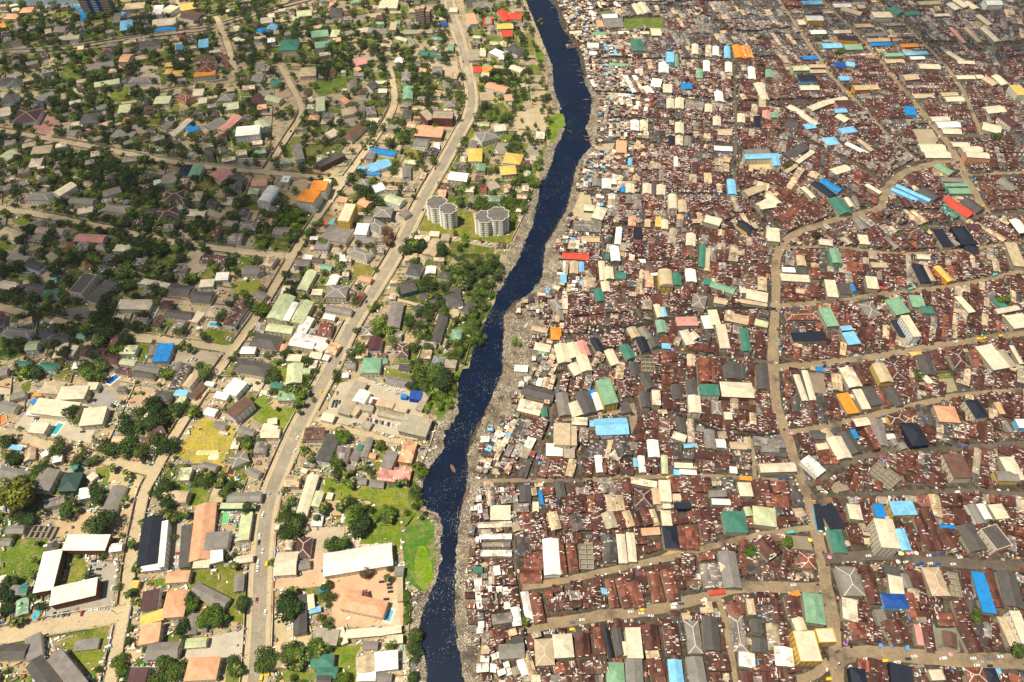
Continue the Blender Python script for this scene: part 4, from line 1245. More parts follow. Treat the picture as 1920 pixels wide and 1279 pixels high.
600 645 832 635 116 9 gb W|large light blue hall
575 600 575 640 28 5 fb C
432 600 540 605 50 7 fC3 C
360 620 360 775 116 12 fT C|tall beige flat block
440 640 442 775 46 10 fT C
305 765 305 850 116 8 hW O|white hipped hall under the beige block
410 790 412 865 76 7 fQ C
765 710 815 850 100 7 gD2 C
1010 740 1025 860 78 8 gW C|white gabled hall in the rust roofs
620 850 635 970 50 7 gW C
660 900 665 970 26 7 fr C
928 855 942 970 44 7 gW C
1095 850 1102 980 42 6 gM C
890 870 896 930 34 5 gb C
1170 920 1300 925 34 6 fC C
1210 965 1328 972 32 6 hW C
1165 970 1210 975 34 5 fb C
1240 780 1332 775 26 5 gb C
1310 420 1320 540 84 10 gC C
1290 305 1300 415 72 7 gD C
1400 170 1412 335 128 9 ar C|brick red barrel vaulted hall
1350 375 1488 380 76 11 fE C|teal topped block under the red vault
1505 370 1735 380 104 9 hC r|pale hipped hall on a red base
1590 195 1590 300 118 7 gD C|dark gabled roof above the pale hall
1660 195 1662 300 40 6 gD C
1795 205 1810 375 90 6 gD Y|dark roof with a yellow edge
1470 455 1478 550 62 6 hG C
1420 665 1430 800 70 7 gG C
1470 760 1535 762 56 6 gW C
1570 775 1690 780 48 6 gT C
1205 580 1225 685 56 6 gD C
1740 745 1920 765 64 6 fG1 C
1785 940 2040 932 60 8 gC C|long cream roof beside the crossroads
1800 800 1920 810 40 6 gG C
1095 1030 1110 1180 78 10 fC C|tall cream strip block below the lane
942 1090 950 1215 116 7 hR1 C|rust hipped roof right of the cream strip
1030 1090 1045 1200 50 7 gT C
1110 1185 1120 1230 50 6 fC C
1170 1210 1288 1212 42 8 fK K|black slab roof below the lane
1420 1125 1540 1120 44 6 gG C
1440 1180 1570 1185 38 7 gW C
1670 1045 1690 1140 90 8 hC C|cream pyramid roof by the lane
200 1100 215 1200 14 4 fB C
95 1070 95 1185 78 6 gD C
340 1040 360 1150 60 6 gD C
1640 1010 1725 1018 24 4 fO C
1570 950 1620 955 44 6 hW C
860 1030 1040 1060 40 6 fC3 C
720 830 780 870 50 6 fC3 C
1160 700 1250 730 50 6 fC3 C
1550 540 1560 590 50 6 fC C
1330 650 1380 660 40 5 gG C
1690 720 1700 800 40 6 gT C
""", 'L': """
280 270 345 455 40 6 gC G|left wing of the U shaped pale roof
340 240 400 450 40 6 gC G|right wing of the U shaped pale roof
635 220 710 355 86 8 gC3 C|mottled cream and pink roof
730 200 795 340 84 6 gR1 C
870 190 935 320 84 9 gT Y|tan roof with a yellow stair side
960 165 1020 300 90 6 hR C|rust roof with pale blue ridges
1190 130 1240 270 92 7 gD C
1285 120 1340 230 84 6 gR C
1420 95 1480 215 96 7 hR C
1625 60 1760 225 100 9 fC C|large slanted cream roof
1740 90 1830 210 66 6 hQ C
1830 60 1905 190 26 6 gC C
1560 90 1600 210 60 6 gr1 C
610 405 690 545 76 7 fO C|bright orange slanted roof
715 375 785 515 56 7 fC C
790 370 860 485 76 7 fD C|dark flat roof beside the cream strip
870 365 935 500 46 6 gr C
960 360 1030 490 50 6 gD C
900 380 960 490 50 4 fD C
1290 545 1440 555 110 9 hS C|salmon orange hipped block
1540 450 1620 575 84 10 hK C|navy roofed block with cream side
1720 470 1765 550 34 6 fS C
950 590 1050 580 66 8 hV Y|plum roof with yellow walls
1060 585 1140 590 46 7 hr C
1090 620 1180 775 110 9 hK K|largest black hipped roof of the east
700 615 800 600 54 10 gC r|cream roof on brick red school walls
850 590 900 780 90 7 gG C
790 640 870 800 40 9 gr r|narrow brick red school wing
620 680 720 830 80 7 gD C|dark roof with a blue patch
685 665 715 725 30 8 fB C
550 720 630 870 100 8 gC C|big cream gabled roof by the bend
480 660 530 720 50 6 gT C
425 790 510 780 48 7 pC S
445 870 580 865 76 6 gr C|tile red roof by the bend
390 700 490 700 62 5 gD C
340 870 460 980 74 7 fW4 W|white patched roof by the street
925 715 985 710 36 5 gW C
975 730 1005 775 36 5 gG C
1030 760 1060 800 44 5 gG C
1400 840 1485 1010 120 10 fU C|large brown flat roof above the dark street
1790 860 1880 1025 90 8 hC C|long cream hipped roof at the right
1720 995 1875 1000 66 9 gG Y|grey roof with yellow striped side
1060 1010 1210 1020 52 6 gR C
840 920 1000 1050 110 5 uQ Q|roofless maze of pale walls
540 1080 640 1060 70 3 uT T|roofless yellow walled plot
80 770 200 770 40 6 gG C
100 830 210 835 44 5 gD C
425 225 470 230 30 5 fB C
1100 120 1180 115 24 6 fY C
1780 600 1830 680 26 6 gG C
1890 590 1920 650 60 9 fW b
1200 280 1250 330 34 6 fC C
""", 'M': """
470 275 775 275 108 10 fZ r|mint white roof, topmost of three
385 335 310 625 128 10 fZ r|mint white roof, left of three
370 665 695 590 118 10 fZ r|mint white roof, lowest of three
1110 90 1065 430 156 9 gK K|very long slate black roof
1190 120 1160 450 40 10 fW W|white balcony block beside the slate roof
1350 150 1330 450 78 5 fD C
1020 455 1160 440 50 7 gW C
1485 0 1440 400 150 6 gS C|long salmon corrugated hall
1480 265 1645 255 120 8 fG C|grey flat roof over the salmon hall
1560 310 1560 415 88 6 fW C
1395 425 1510 420 64 5 fC C
1780 60 1750 255 76 6 fM C|long pale roof beside the main road
1590 10 1840 10 36 6 fM E
1200 525 1360 515 78 7 hS C
1285 620 1240 810 150 8 hS C|largest salmon roof of the villas
1090 620 1070 755 110 9 fV W|plum flat roof with a white side
1015 840 1175 790 70 7 fY C|egg yellow terrace roof
1090 860 1070 1000 140 8 fS C|salmon roof with a striped drive
1395 600 1630 720 100 5 gG C|grey tilted barrack on the lawn
1725 505 1715 625 68 5 gG C
1395 790 1370 935 76 5 gG C
1410 885 1490 885 56 4 gG C
1060 1060 1285 1045 116 7 gG C|dark grey roof beside the flame tree
1340 1000 1485 990 64 5 gM C
1345 1185 1570 1175 160 8 hS C|large salmon roof with tank towers
930 1240 1055 1235 120 7 fV C
950 575 995 575 50 5 fY Y
50 180 175 180 56 5 gG C
10 270 80 270 50 4 gG C
40 610 200 620 66 6 gG C
140 610 200 610 56 6.6 gE C
240 1130 420 1380 140 8 gD C|slanted dark school wing
390 1080 590 1330 130 8 fG C|grey flat school wing with a clipped corner
0 1060 190 1060 110 7 gD C
190 1050 300 1000 150 6 fG C
540 1020 710 1000 70 3 fG C
0 540 40 530 44 4 gW C
190 190 390 200 90 3 uQ Q|unfinished concrete grid by the tent yard
1820 385 1700 400 46 5 gC C
560 20 500 100 40 3 fG C
""", 'N': """
490 435 980 355 158 8 gW C|very large white warehouse roof
140 430 295 420 160 7 gC C|cream roof facing the main road
290 310 395 305 140 6 hV C|plum wavy roof
305 440 385 425 60 5 gG C
620 690 930 755 118 8 hS C|sandy hipped mansion in a paved court
640 640 760 650 60 8 hS C
780 620 795 690 40 6 gr C
1000 480 1060 480 64 6 fG C
1036 525 1036 695 38 4 fT C
320 655 315 935 86 6 gD C|long dark ridge roofed hall
262 665 255 825 46 5 gG C
390 650 400 750 46 5 fC C
385 770 465 750 34 4 fb C
420 940 590 960 110 6 fQ Q|bare concrete slab house
605 890 640 1000 46 5 fC C
650 935 875 915 56 5 fC C|long cream service roof
880 920 1045 895 50 5 fC C
945 975 1055 965 56 6 gC C
770 1015 875 1015 56 5 gG C
860 1135 1020 1115 130 7 fW W|brilliant white flat roof
790 1095 790 1210 130 6 gT C
730 1240 860 1235 60 6 fW C
870 1240 975 1245 56 5 gG C
395 1130 555 1120 86 7 hE C|teal roof with a rusty centre
435 1210 580 1210 80 7 hE C
440 1270 540 1270 80 7.6 gD C
350 170 360 190 50 4 gQ C
1750 1060 1930 1050 100 6 gG C|wide grey shed on the littered bank
1690 60 1830 60 100 4 fC C|sand coloured yard shed on the bank
1700 830 1840 810 66 5 gG1 C
1600 150 1840 140 36 4 gC3 C
1610 230 1840 230 34 4 gW3 C
1630 290 1830 285 32 4 gG2 C
1620 350 1840 350 40 4 gW4 C
1565 470 1630 470 40 4 fE C
455 620 520 610 30 3 fB C
""", 'O': """
275 250 292 505 112 9 gW W|long white gabled hall with three vents
780 215 802 420 58 7 hC C|cream ridge strip, left of the pair
850 205 870 410 56 7 hC C|cream ridge strip, right of the pair
698 220 705 420 100 6 gD1 C|wide dark patched roof
528 250 540 460 100 4 uC C|roofless cream room grid
1130 155 1155 310 100 9 hK C|black hipped roof with a tan yard
935 200 1062 190 48 7 fS C
1105 45 1120 150 66 8 hC C
1590 50 1620 200 156 9 hE C|big teal hipped roof of the southern blocks
1812 20 1825 150 156 9 hM C|big mint hipped roof of the southern blocks
1690 20 1710 80 44 7 gM C
1495 450 1590 445 64 8 gC C
1415 430 1450 600 130 7 gG4 C|grey mottled roof beside the red awning
1545 340 1590 600 120 8 gG C|grey ridged roof right of the mottled roof
1420 640 1530 625 18 4 fX C
1350 380 1450 365 46 6 gr C
90 630 130 850 52 6 gW1 C|narrow white strip roof at the shore
225 970 240 1155 130 9 hT C|beige hipped roof on the sandy street
360 935 378 1100 136 9 hC C|pale hipped roof right of the beige one
500 930 512 1095 100 7 gR C
618 890 640 1080 66 7 gr C
668 890 712 1095 32 7 gK C|slim navy strip roof
750 890 785 1085 60 6 gD C
800 990 815 1085 30 6 gC C
868 890 890 1105 104 10 fC C|cream slab block on the sandy street
985 870 1010 1045 116 7 gR1 C
1140 860 1165 1075 106 6 gR2 C
1290 840 1325 1070 96 7 hG C|grey T shaped roof with cream ridges
1425 810 1445 1050 110 8 gD C|dark gabled hall by the narrow street
740 1140 750 1320 124 8 he C|green roof cut by the picture's lower edge
875 1120 885 1320 120 7 gG C
1170 1120 1190 1310 96 8 gb C|sky blue roof cut by the lower edge
1310 1100 1350 1320 116 8 gG C
1610 800 1650 1060 100 6 hG2 C|patched grey roof with a pale ridge
1758 830 1765 925 76 7 gD C
1780 970 1785 1065 106 6 gD C
0 1010 80 1010 96 6 gD C
1690 1070 1695 1170 110 7 gW4 C
330 260 360 500 70 6 gr C
420 280 450 480 60 6 gr C
150 20 190 20 70 5 fC C
90 400 220 405 110 5 gr C
60 510 210 510 100 5 gr C
160 640 200 850 80 6 gr C
240 650 290 650 60 6 gr C
780 530 840 740 70 6 gr C
700 540 740 740 60 6 gr C
870 560 920 740 80 6 gr1 C
1010 480 1060 700 80 6 gr1 C
1110 470 1170 690 80 6 gr1 C
1290 160 1300 320 84 6 gr C
1210 160 1220 320 60 6 gr C
1400 120 1420 260 100 6 gR2 C
1710 680 1730 790 50 7 hT C
1580 700 1630 800 90 6 gr C
640 620 690 630 36 4 fb C
""", 'P': """
635 450 700 655 140 9 hG C|large grey hipped roof with cream ridges
965 445 975 520 100 7 fD C
990 515 1010 650 96 8 hC C|pale hipped roof beside the periwinkle roof
905 690 1075 695 96 9 hN b|periwinkle blue roof
1245 455 1325 655 116 8 hT C|long taupe hipped roof
1405 490 1440 660 70 4 uC C
1585 490 1670 780 84 6 fB C|long bright blue slab roof
1790 490 1855 740 124 6 gD C|wide dark roof at the right edge
905 105 965 310 126 18 hC C|six storey cream block
1025 180 1075 330 66 7 gb C|pale blue roof under the cream block
965 30 1130 25 96 10 fb Y|pale blue roof on orange yellow walls
865 0 895 95 70 8 fB C|vivid blue roof left of the yellow block
690 0 715 105 86 8 hC C
550 180 600 345 96 8 hE C|teal roof with a bent end
490 10 580 170 100 8 fK C|black roof above the teal roof
430 0 460 180 46 6 fK b
1315 162 1420 162 22 5 fB C
1545 0 1620 135 60 7 gG W|pale ribbed roof, left of the pair
1600 0 1660 105 56 7 gW W|pale ribbed roof, right of the pair
1710 0 1770 100 86 8 hC C
1490 150 1600 330 110 7 gD C
1660 160 1780 310 110 12 pD C|half built block with cream fins
395 640 425 855 134 9 he C|sage green hipped block
355 350 370 460 100 7 hr C|brown hipped roof by the busy street
265 630 280 660 60 6 fO C|small orange roof by the side street
285 820 320 905 74 7 gC C
330 910 390 1130 150 13 pC Y|large cream block with striped wall, left wing
430 945 555 940 100 12 pC Y|large cream block with striped wall, right wing
185 1030 200 1165 126 6 gW4 C|white mottled roof
660 680 670 835 100 8 fC4 C|cream mottled roof by the street
1290 830 1425 830 86 7 fr E|dusty rose roof in the green yard
1385 920 1395 1025 90 6 gU C
1150 870 1175 1010 42 6 fP C|narrow rose pink roof
1765 810 1860 1015 70 8 hT C|beige hipped strip at the right
1850 770 1940 1000 64 10 fC W|long white block with windowed side
950 830 1050 1000 130 7 gR C|broad rust roof with a white cross ridge
700 850 750 970 90 6 gr1 C
870 760 910 870 66 5 fG C
1080 640 1150 820 76 6 gr C
780 450 850 720 90 6 gR C
730 740 750 840 90 6 gR3 C
720 1180 740 1320 104 9 hK K|black hipped roof at the lower edge
1030 1155 1045 1320 150 8 fK K|black flat roof with a green parapet
1240 1230 1340 1225 80 7 pC C
1500 1230 1640 1230 110 8 hr C|brick red roof at the lower edge
1650 1230 1730 1230 100 8 hK C
1640 1200 1750 1200 30 5 fb C
230 340 200 480 60 6 gR2 C
120 640 160 830 60 6 gR1 C
240 660 280 830 90 6 gR C
1210 870 1260 1060 60 6 gR C
1480 860 1580 1060 100 6 gR1 C
1650 500 1740 740 70 6 gR C
1130 480 1170 600 80 6 gR C
1040 500 1080 600 60 6 gG C
1450 690 1500 850 90 6 gR2 C
1540 690 1560 790 50 5 gD C
1130 0 1250 330 70 6 gR C
1220 20 1320 330 60 6 gR1 C
1330 180 1430 340 100 6 gR1 C
20 250 130 370 120 6 gR2 C
"""}
# ---------------- building kit ----------------
def roof_faces(mb, t, L, W, h, c, u0=0.0, M=None, m=0):
    """closed roof volume over a plan L (along x) by W"""
    ov = .35; x, y = L/2+ov, W/2+ov
    if t in 'gh': rise = min(W, L)*.16+.15
    q = lambda P, uv: mb.face([M(p) for p in P] if M else P, c, [(u0+a, u0*.7+b) for a, b in uv], m)
    def auto(P): q(P, [(p[0], p[1]) for p in P])
    if t == 'f':
        z0, z1, z2 = h-.05, h+.35, h+.35+min(W*.035, .7)
        auto([(-x,-y,z1),(x,-y,z1),(x,y,z2),(-x,y,z2)])
        for P in ([(-x,-y,z0),(x,-y,z0),(x,-y,z1),(-x,-y,z1)], [(x,y,z0),(-x,y,z0),(-x,y,z2),(x,y,z2)],
                  [(x,-y,z0),(x,y,z0),(x,y,z2),(x,-y,z1)], [(-x,y,z0),(-x,-y,z0),(-x,-y,z1),(-x,y,z2)]): auto(P)
    elif t == 'g':
        z = h; r = h+rise
        auto([(-x,-y,z),(x,-y,z),(x,0,r),(-x,0,r)]); auto([(x,y,z),(-x,y,z),(-x,0,r),(x,0,r)])
        auto([(x,-y,z),(x,y,z),(x,0,r)]); auto([(-x,y,z),(-x,-y,z),(-x,0,r)])
        auto([(-x,y,z-.02),(x,y,z-.02),(x,-y,z-.02),(-x,-y,z-.02)])
    elif t == 'h':
        z = h; r = h+rise; k = max(.2, x-y)
        if x < y:
            k2 = y-x; auto([(-x,-y,z),(x,-y,z),(0,-k2,r)]); auto([(x,y,z),(-x,y,z),(0,k2,r)])
            auto([(x,-y,z),(x,y,z),(0,k2,r),(0,-k2,r)]); auto([(-x,y,z),(-x,-y,z),(0,-k2,r),(0,k2,r)])
        else:
            auto([(-x,-y,z),(x,-y,z),(k,0,r),(-k,0,r)]); auto([(x,y,z),(-x,y,z),(-k,0,r),(k,0,r)])
            auto([(x,-y,z),(x,y,z),(k,0,r)]); auto([(-x,y,z),(-x,-y,z),(-k,0,r)])
        auto([(-x,y,z-.02),(x,y,z-.02),(x,-y,z-.02),(-x,-y,z-.02)])
    elif t == 'a':
        n = 10; rr = W*.3; pr = [(-y*math.cos(math.pi*i/n), h+rr*math.sin(math.pi*i/n)) for i in range(n+1)]
        for i in range(n):
            (ya, za), (yb, zb) = pr[i], pr[i+1]
            auto([(-x,ya,za),(x,ya,za),(x,yb,zb),(-x,yb,zb)])
        auto([(x, a, b) for a, b in pr]); auto([(-x, a, b) for a, b in pr[::-1]])
    elif t == 'p':
        mb.box(-x+.6, -y+.6, h-.25, x-.6, y-.6, h+.05, c, m, M)
def ridge_caps(mb, t, L, W, h, c):
    ov = .35; x, y = L/2+ov, W/2+ov; r = h+min(W, L)*.16+.15
    def bar(a, b, w=.32):
        a = Vector(a); b = Vector(b); d = (b-a); s = Vector((-d.y, d.x, 0)).normalized()*w; up = Vector((0, 0, .12))
        P = [a-s, b-s, b+up, a+up]; Q = [a+up, b+up, b+s, a+s]
        mb.face([tuple(v) for v in P], c); mb.face([tuple(v) for v in Q], c)
    e = .04
    if t == 'g': bar((-x, 0, r+e), (x, 0, r+e)); return
    if x >= y:
        k = max(.2, x-y); bar((-k, 0, r+e), (k, 0, r+e))
        for sx in (-1, 1):
            for sy in (-1, 1): bar((sx*x, sy*y, h+e), (sx*k, 0, r+e))
    else:
        k = y-x; bar((0, -k, r+e), (0, k, r+e))
        for sx in (-1, 1):
            for sy in (-1, 1): bar((sx*x, sy*y, h+e), (0, sy*k, r+e))
wmb = MB(); wmb.box(-.55, -.06, -.65, .55, .06, .65, (1,1,1), 0, None, True); ME_WIN = wmb.mesh('window', ['glass'])
wmb = MB(); wmb.box(-.55, -.07, 0, .55, .07, 2.1, (.16,.09,.05), 0); ME_DOOR = wmb.mesh('door', ['wall'])
wmb = MB(); n = 14
for i in range(n):
    a, b = 2*math.pi*i/n, 2*math.pi*(i+1)/n
    wmb.face([(math.cos(a)*.8, math.sin(a)*.8, 0), (math.cos(b)*.8, math.sin(b)*.8, 0), (math.cos(b)*.8, math.sin(b)*.8, 1.5), (math.cos(a)*.8, math.sin(a)*.8, 1.5)], (.02,.02,.025))
    wmb.face([(math.cos(a)*.8, math.sin(a)*.8, 1.5), (math.cos(b)*.8, math.sin(b)*.8, 1.5), (0, 0, 1.8)], (.03,.03,.035))
ME_TANK = wmb.mesh('water_tank', ['paint'])
def windows(root, cx, cy, a, L, W, h, maxn=12, z0=1.4, dense=3.6, far=1.0):
    """glass panes on the walls that face the camera side"""
    n = 0; st = max(1, int((h-.4)/3.0)); ca, sa = math.cos(a), math.sin(a)
    sides = []
    for nx_, ny_, ln, dist in ((0,-1,L,W/2),(0,1,L,W/2),(1,0,W,L/2),(-1,0,W,L/2)):
        gx_, gy_ = ca*nx_-sa*ny_, sa*nx_+ca*ny_
        f = -(gx_*cx+gy_*cy)/math.hypot(cx, cy)
        if f > .12: sides.append((-f, nx_, ny_, ln, dist))
    sides.sort()
    for f, nx_, ny_, ln, dist in sides:
        k = max(1, int((ln-1.5)/dense))
        for s in range(st):
            for i in range(k):
                if n >= maxn: return
                p = (i+.5)/k*ln-ln/2; z = z0+s*3.0+.3
                o = link('window', ME_WIN, root, (nx_*dist-ny_*p, ny_*dist+nx_*p, z), 0 if ny_ else math.pi/2)
                n += 1
def house(cx, cy, a, L, W, h, t, rc, wc, alpha=0.0, name='house', maxw=8, caps=None, dense=3.6, tank=False, door=False, parapet=None):
    root = empty(name, (cx, cy, 0), a); rr = random.Random(int(cx*7+cy*13))
    mb = MB()
    if t == 'u':
        q = wc; th = .3
        mb.box(-L/2, -W/2, 0, L/2, W/2, .3, (.22,.19,.15))
        k = max(2, int(L/4.2)); k2 = max(2, int(W/4.2))
        for i in range(k+1): x = -L/2+i*L/k; mb.box(x-.15, -W/2, .3, x+.15, W/2, h+rr.uniform(-.5, .3), q)
        for j in range(k2+1):
            y = -W/2+j*W/k2
            for i in range(k):
                if rr.random() < .85: mb.box(-L/2+i*L/k+.17, y-.14, .3, -L/2+(i+1)*L/k-.17, y+.14, h-.03+rr.uniform(-.5, .2), q)
        mb.obj('walls', ['wall'], root); return root
    top = h-.04 if t != 'p' else h+.75
    mb.box(-L/2, -W/2, 0, L/2, W/2, h-.3 if t == 'p' else top, wc)
    if t == 'p':
        for x0, y0, x1, y1 in ((-L/2,-W/2,L/2,-W/2+.35),(-L/2,W/2-.35,L/2,W/2),(-L/2,-W/2+.35,-L/2+.35,W/2-.35),(L/2-.35,-W/2+.35,L/2,W/2-.35)):
            mb.box(x0, y0, h-.3, x1, y1, top, wc)
    mb.obj('walls', ['wall'], root)
    mb = MB(); roof_faces(mb, t, L, W, h, (*rc, 1-alpha), rr.uniform(0, 400)); rf = mb.obj('roof', ['roof'], root)
    if caps and t in 'gh':
        mb = MB(); ridge_caps(mb, t, L, W, h, caps); mb.obj('ridge_cap', ['wall'], rf)
    if maxw: windows(root, cx, cy, a, L, W, h, maxw, dense=dense)
    if tank: link('water_tank', ME_TANK, root, (rr.uniform(-.3, .3)*L, rr.uniform(-.3, .3)*W, h+min(W, L)*.1))
    if door: link('door', ME_DOOR, root, (rr.uniform(-.3, .3)*L, -W/2, 0), 0)
    return root
TW = {'g':'gabled','h':'hipped','f':'flat','a':'vaulted','p':'parapet edged','u':'roofless'}
def size_word(L, W):
    A = L*W; s = 'tiny ' if A < 60 else 'small ' if A < 150 else '' if A < 450 else 'large ' if A < 1100 else 'huge '
    if L/W > 2.6 or W/L > 2.6: s = ('long ' if A >= 150 else 'narrow ') + ('' if A < 1100 else 'huge ')
    return s
def jit(c, r, k=.10):
    f = 1+r.uniform(-k, k); return tuple(min(.86, max(.005, v*f*(1+r.uniform(-.03, .03)))) for v in c)
ALB = []
def build_landmarks():
    r = random.Random(5)
    for crop, txt in BLD.items():
        for ln in txt.strip().split('\n'):
            ln, _, nm = ln.partition('|'); f = ln.split()
            x1, y1, x2, y2, wz, h = map(float, f[:6])
            if wz <= 3: continue
            if crop in 'CDGHKLOP' and h <= 9: h *= .78
            t, rc = f[6][0], f[6][1]; al = float(f[6][2:])*.055 if len(f[6]) > 2 else (.06 if rc in 'Rr' else .0)
            wc = f[7]
            p1, p2 = Z2P(crop, x1, y1), Z2P(crop, x2, y2); wp = wz/3.84
            a, b = G(*p1, h), G(*p2, h); L = math.hypot(b[0]-a[0], b[1]-a[1]); ang = math.atan2(b[1]-a[1], b[0]-a[0])
            m = ((p1[0]+p2[0])/2, (p1[1]+p2[1])/2); dx, dy = p2[0]-p1[0], p2[1]-p1[1]; q = math.hypot(dx, dy) or 1
            n0 = G(m[0]-dy/q*wp/2, m[1]+dx/q*wp/2, h); n1 = G(m[0]+dy/q*wp/2, m[1]-dx/q*wp/2, h)
            W = abs((n1[0]-n0[0])*(-math.sin(ang))+(n1[1]-n0[1])*math.cos(ang))
            L = max(L, 3); W = max(W, 3)
            if W > L and t in 'gafh' and t != 'a': pass
            cx, cy = (a[0]+b[0])/2, (a[1]+b[1])/2
            rgt = m[0] > 1000
            caps = None
            if t == 'h' and rc in 'GTCVRr' : caps = (.56, .50, .40) if rc != 'R' else (.34, .36, .40)
            if t == 'h' and rc in 'G' and nm.startswith('grey hipped roof with blue'): caps = (.2, .35, .7)
            mw = (100 if h >= 13 else 26 if h >= 9 else 10 if h >= 6 else 4) if not rgt else (100 if h >= 13 else 14 if h >= 9 else 0)
            cat = 'house' if (h < 9 and L*W < 700) else ('hall' if h < 9 else 'building')
            name = {'house': ('house' if crop in 'AB' else 'villa') if not rgt else ('row_house' if crop in 'CDGH' else 'town_house'),'hall':'hall','building':'building'}[cat]; cat = name.replace('_', ' ')  # small houses of one kind, the name only tells the quarter
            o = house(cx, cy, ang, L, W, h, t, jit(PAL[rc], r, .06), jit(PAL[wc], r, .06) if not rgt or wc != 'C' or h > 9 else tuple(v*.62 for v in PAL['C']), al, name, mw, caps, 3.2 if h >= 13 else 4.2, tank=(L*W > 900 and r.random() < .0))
            mark(rect(cx, cy, ang, L+.5, W+.5), 4)
            walls = '' if t == 'u' else (' on %s walls' % CN[wc] if (h >= 7 and not rgt) or (rgt and h >= 8) else '')
            text = size_word(L, W)+CN[rc]+' '+TW[t]+' '+('walls' if t == 'u' else 'roof' + ('ed '+cat if not walls else walls))
            if '3' <= f[6][2:3] <= '6': text = 'patchy '+text
            reg(o, nm if nm else text, cat, cx, cy, h, None, nm or None)

# ---------------- unusual buildings ----------------
def lobed_tower(px, py, r0, h, n, name, text, n_lobes=1, ang=0):
    cx, cy = G(px, py, h); root = empty('apartment_tower', (cx, cy, 0), ang)
    def ring(rad, z, k=32, lob=.2):
        return [(rad*(1+lob*abs(math.sin(i*8*math.pi/k)))*math.cos(2*math.pi*i/k), rad*(1+lob*abs(math.sin(i*8*math.pi/k)))*math.sin(2*math.pi*i/k), z) for i in range(k)]
    def drum(mb, rad, z0, z1, c, cap=True, lob=.2):
        A, B = ring(rad, z0, lob=lob), ring(rad, z1, lob=lob); k = len(A)
        for i in range(k): mb.face([A[i], A[(i+1) % k], B[(i+1) % k], B[i]], c)
        if cap: mb.face(B, c); mb.face(A[::-1], c)
    mb = MB(); drum(mb, r0-.9, 0, h, (.78,.72,.58)); mb.obj('walls', ['wall'], root)
    fl = h/n
    for i in range(n):
        mb = MB(); drum(mb, r0, i*fl+(.0 if i == 0 else -.1), i*fl+1.2, (.86,.83,.74)); mb.obj('balcony', ['wall'], root)
        mb = MB()
        for j in range(16):
            if j % 8 == 3: continue
            a = 2*math.pi*(j+.25)/16; b = a+.2; R1_ = (r0-.86)*1.155
            mb.face([(R1_*math.cos(a), R1_*math.sin(a), i*fl+1.15), (R1_*math.cos(b), R1_*math.sin(b), i*fl+1.15), (R1_*math.cos(b), R1_*math.sin(b), i*fl+fl-.25), (R1_*math.cos(a), R1_*math.sin(a), i*fl+fl-.25)], (1,1,1))
        mb.obj('window_band', ['glass'], root)
    mb = MB(); drum(mb, r0+.1, h, h+.9, (.70,.66,.57), False)
    A, B = ring(r0+.1, h+.9), ring(r0-.5, h+.9); k = len(A)
    for i in range(k): mb.face([A[i], A[(i+1) % k], B[(i+1) % k], B[i]], (.70,.66,.57)); mb.face([B[i], B[(i+1) % k], (B[(i+1) % k][0], B[(i+1) % k][1], h), (B[i][0], B[i][1], h)], (.6,.56,.5))
    mb.obj('parapet', ['wall'], root)
    mb = MB(); drum(mb, r0-.5, h, h+.25, (.155,.145,.135)); mb.obj('roof', ['roof'], root)
    mark([(cx+r0*math.cos(t*.5), cy+r0*math.sin(t*.5)) for t in range(12)], 4)
    reg(root, text, 'apartment tower', cx, cy, h, None, name); return root
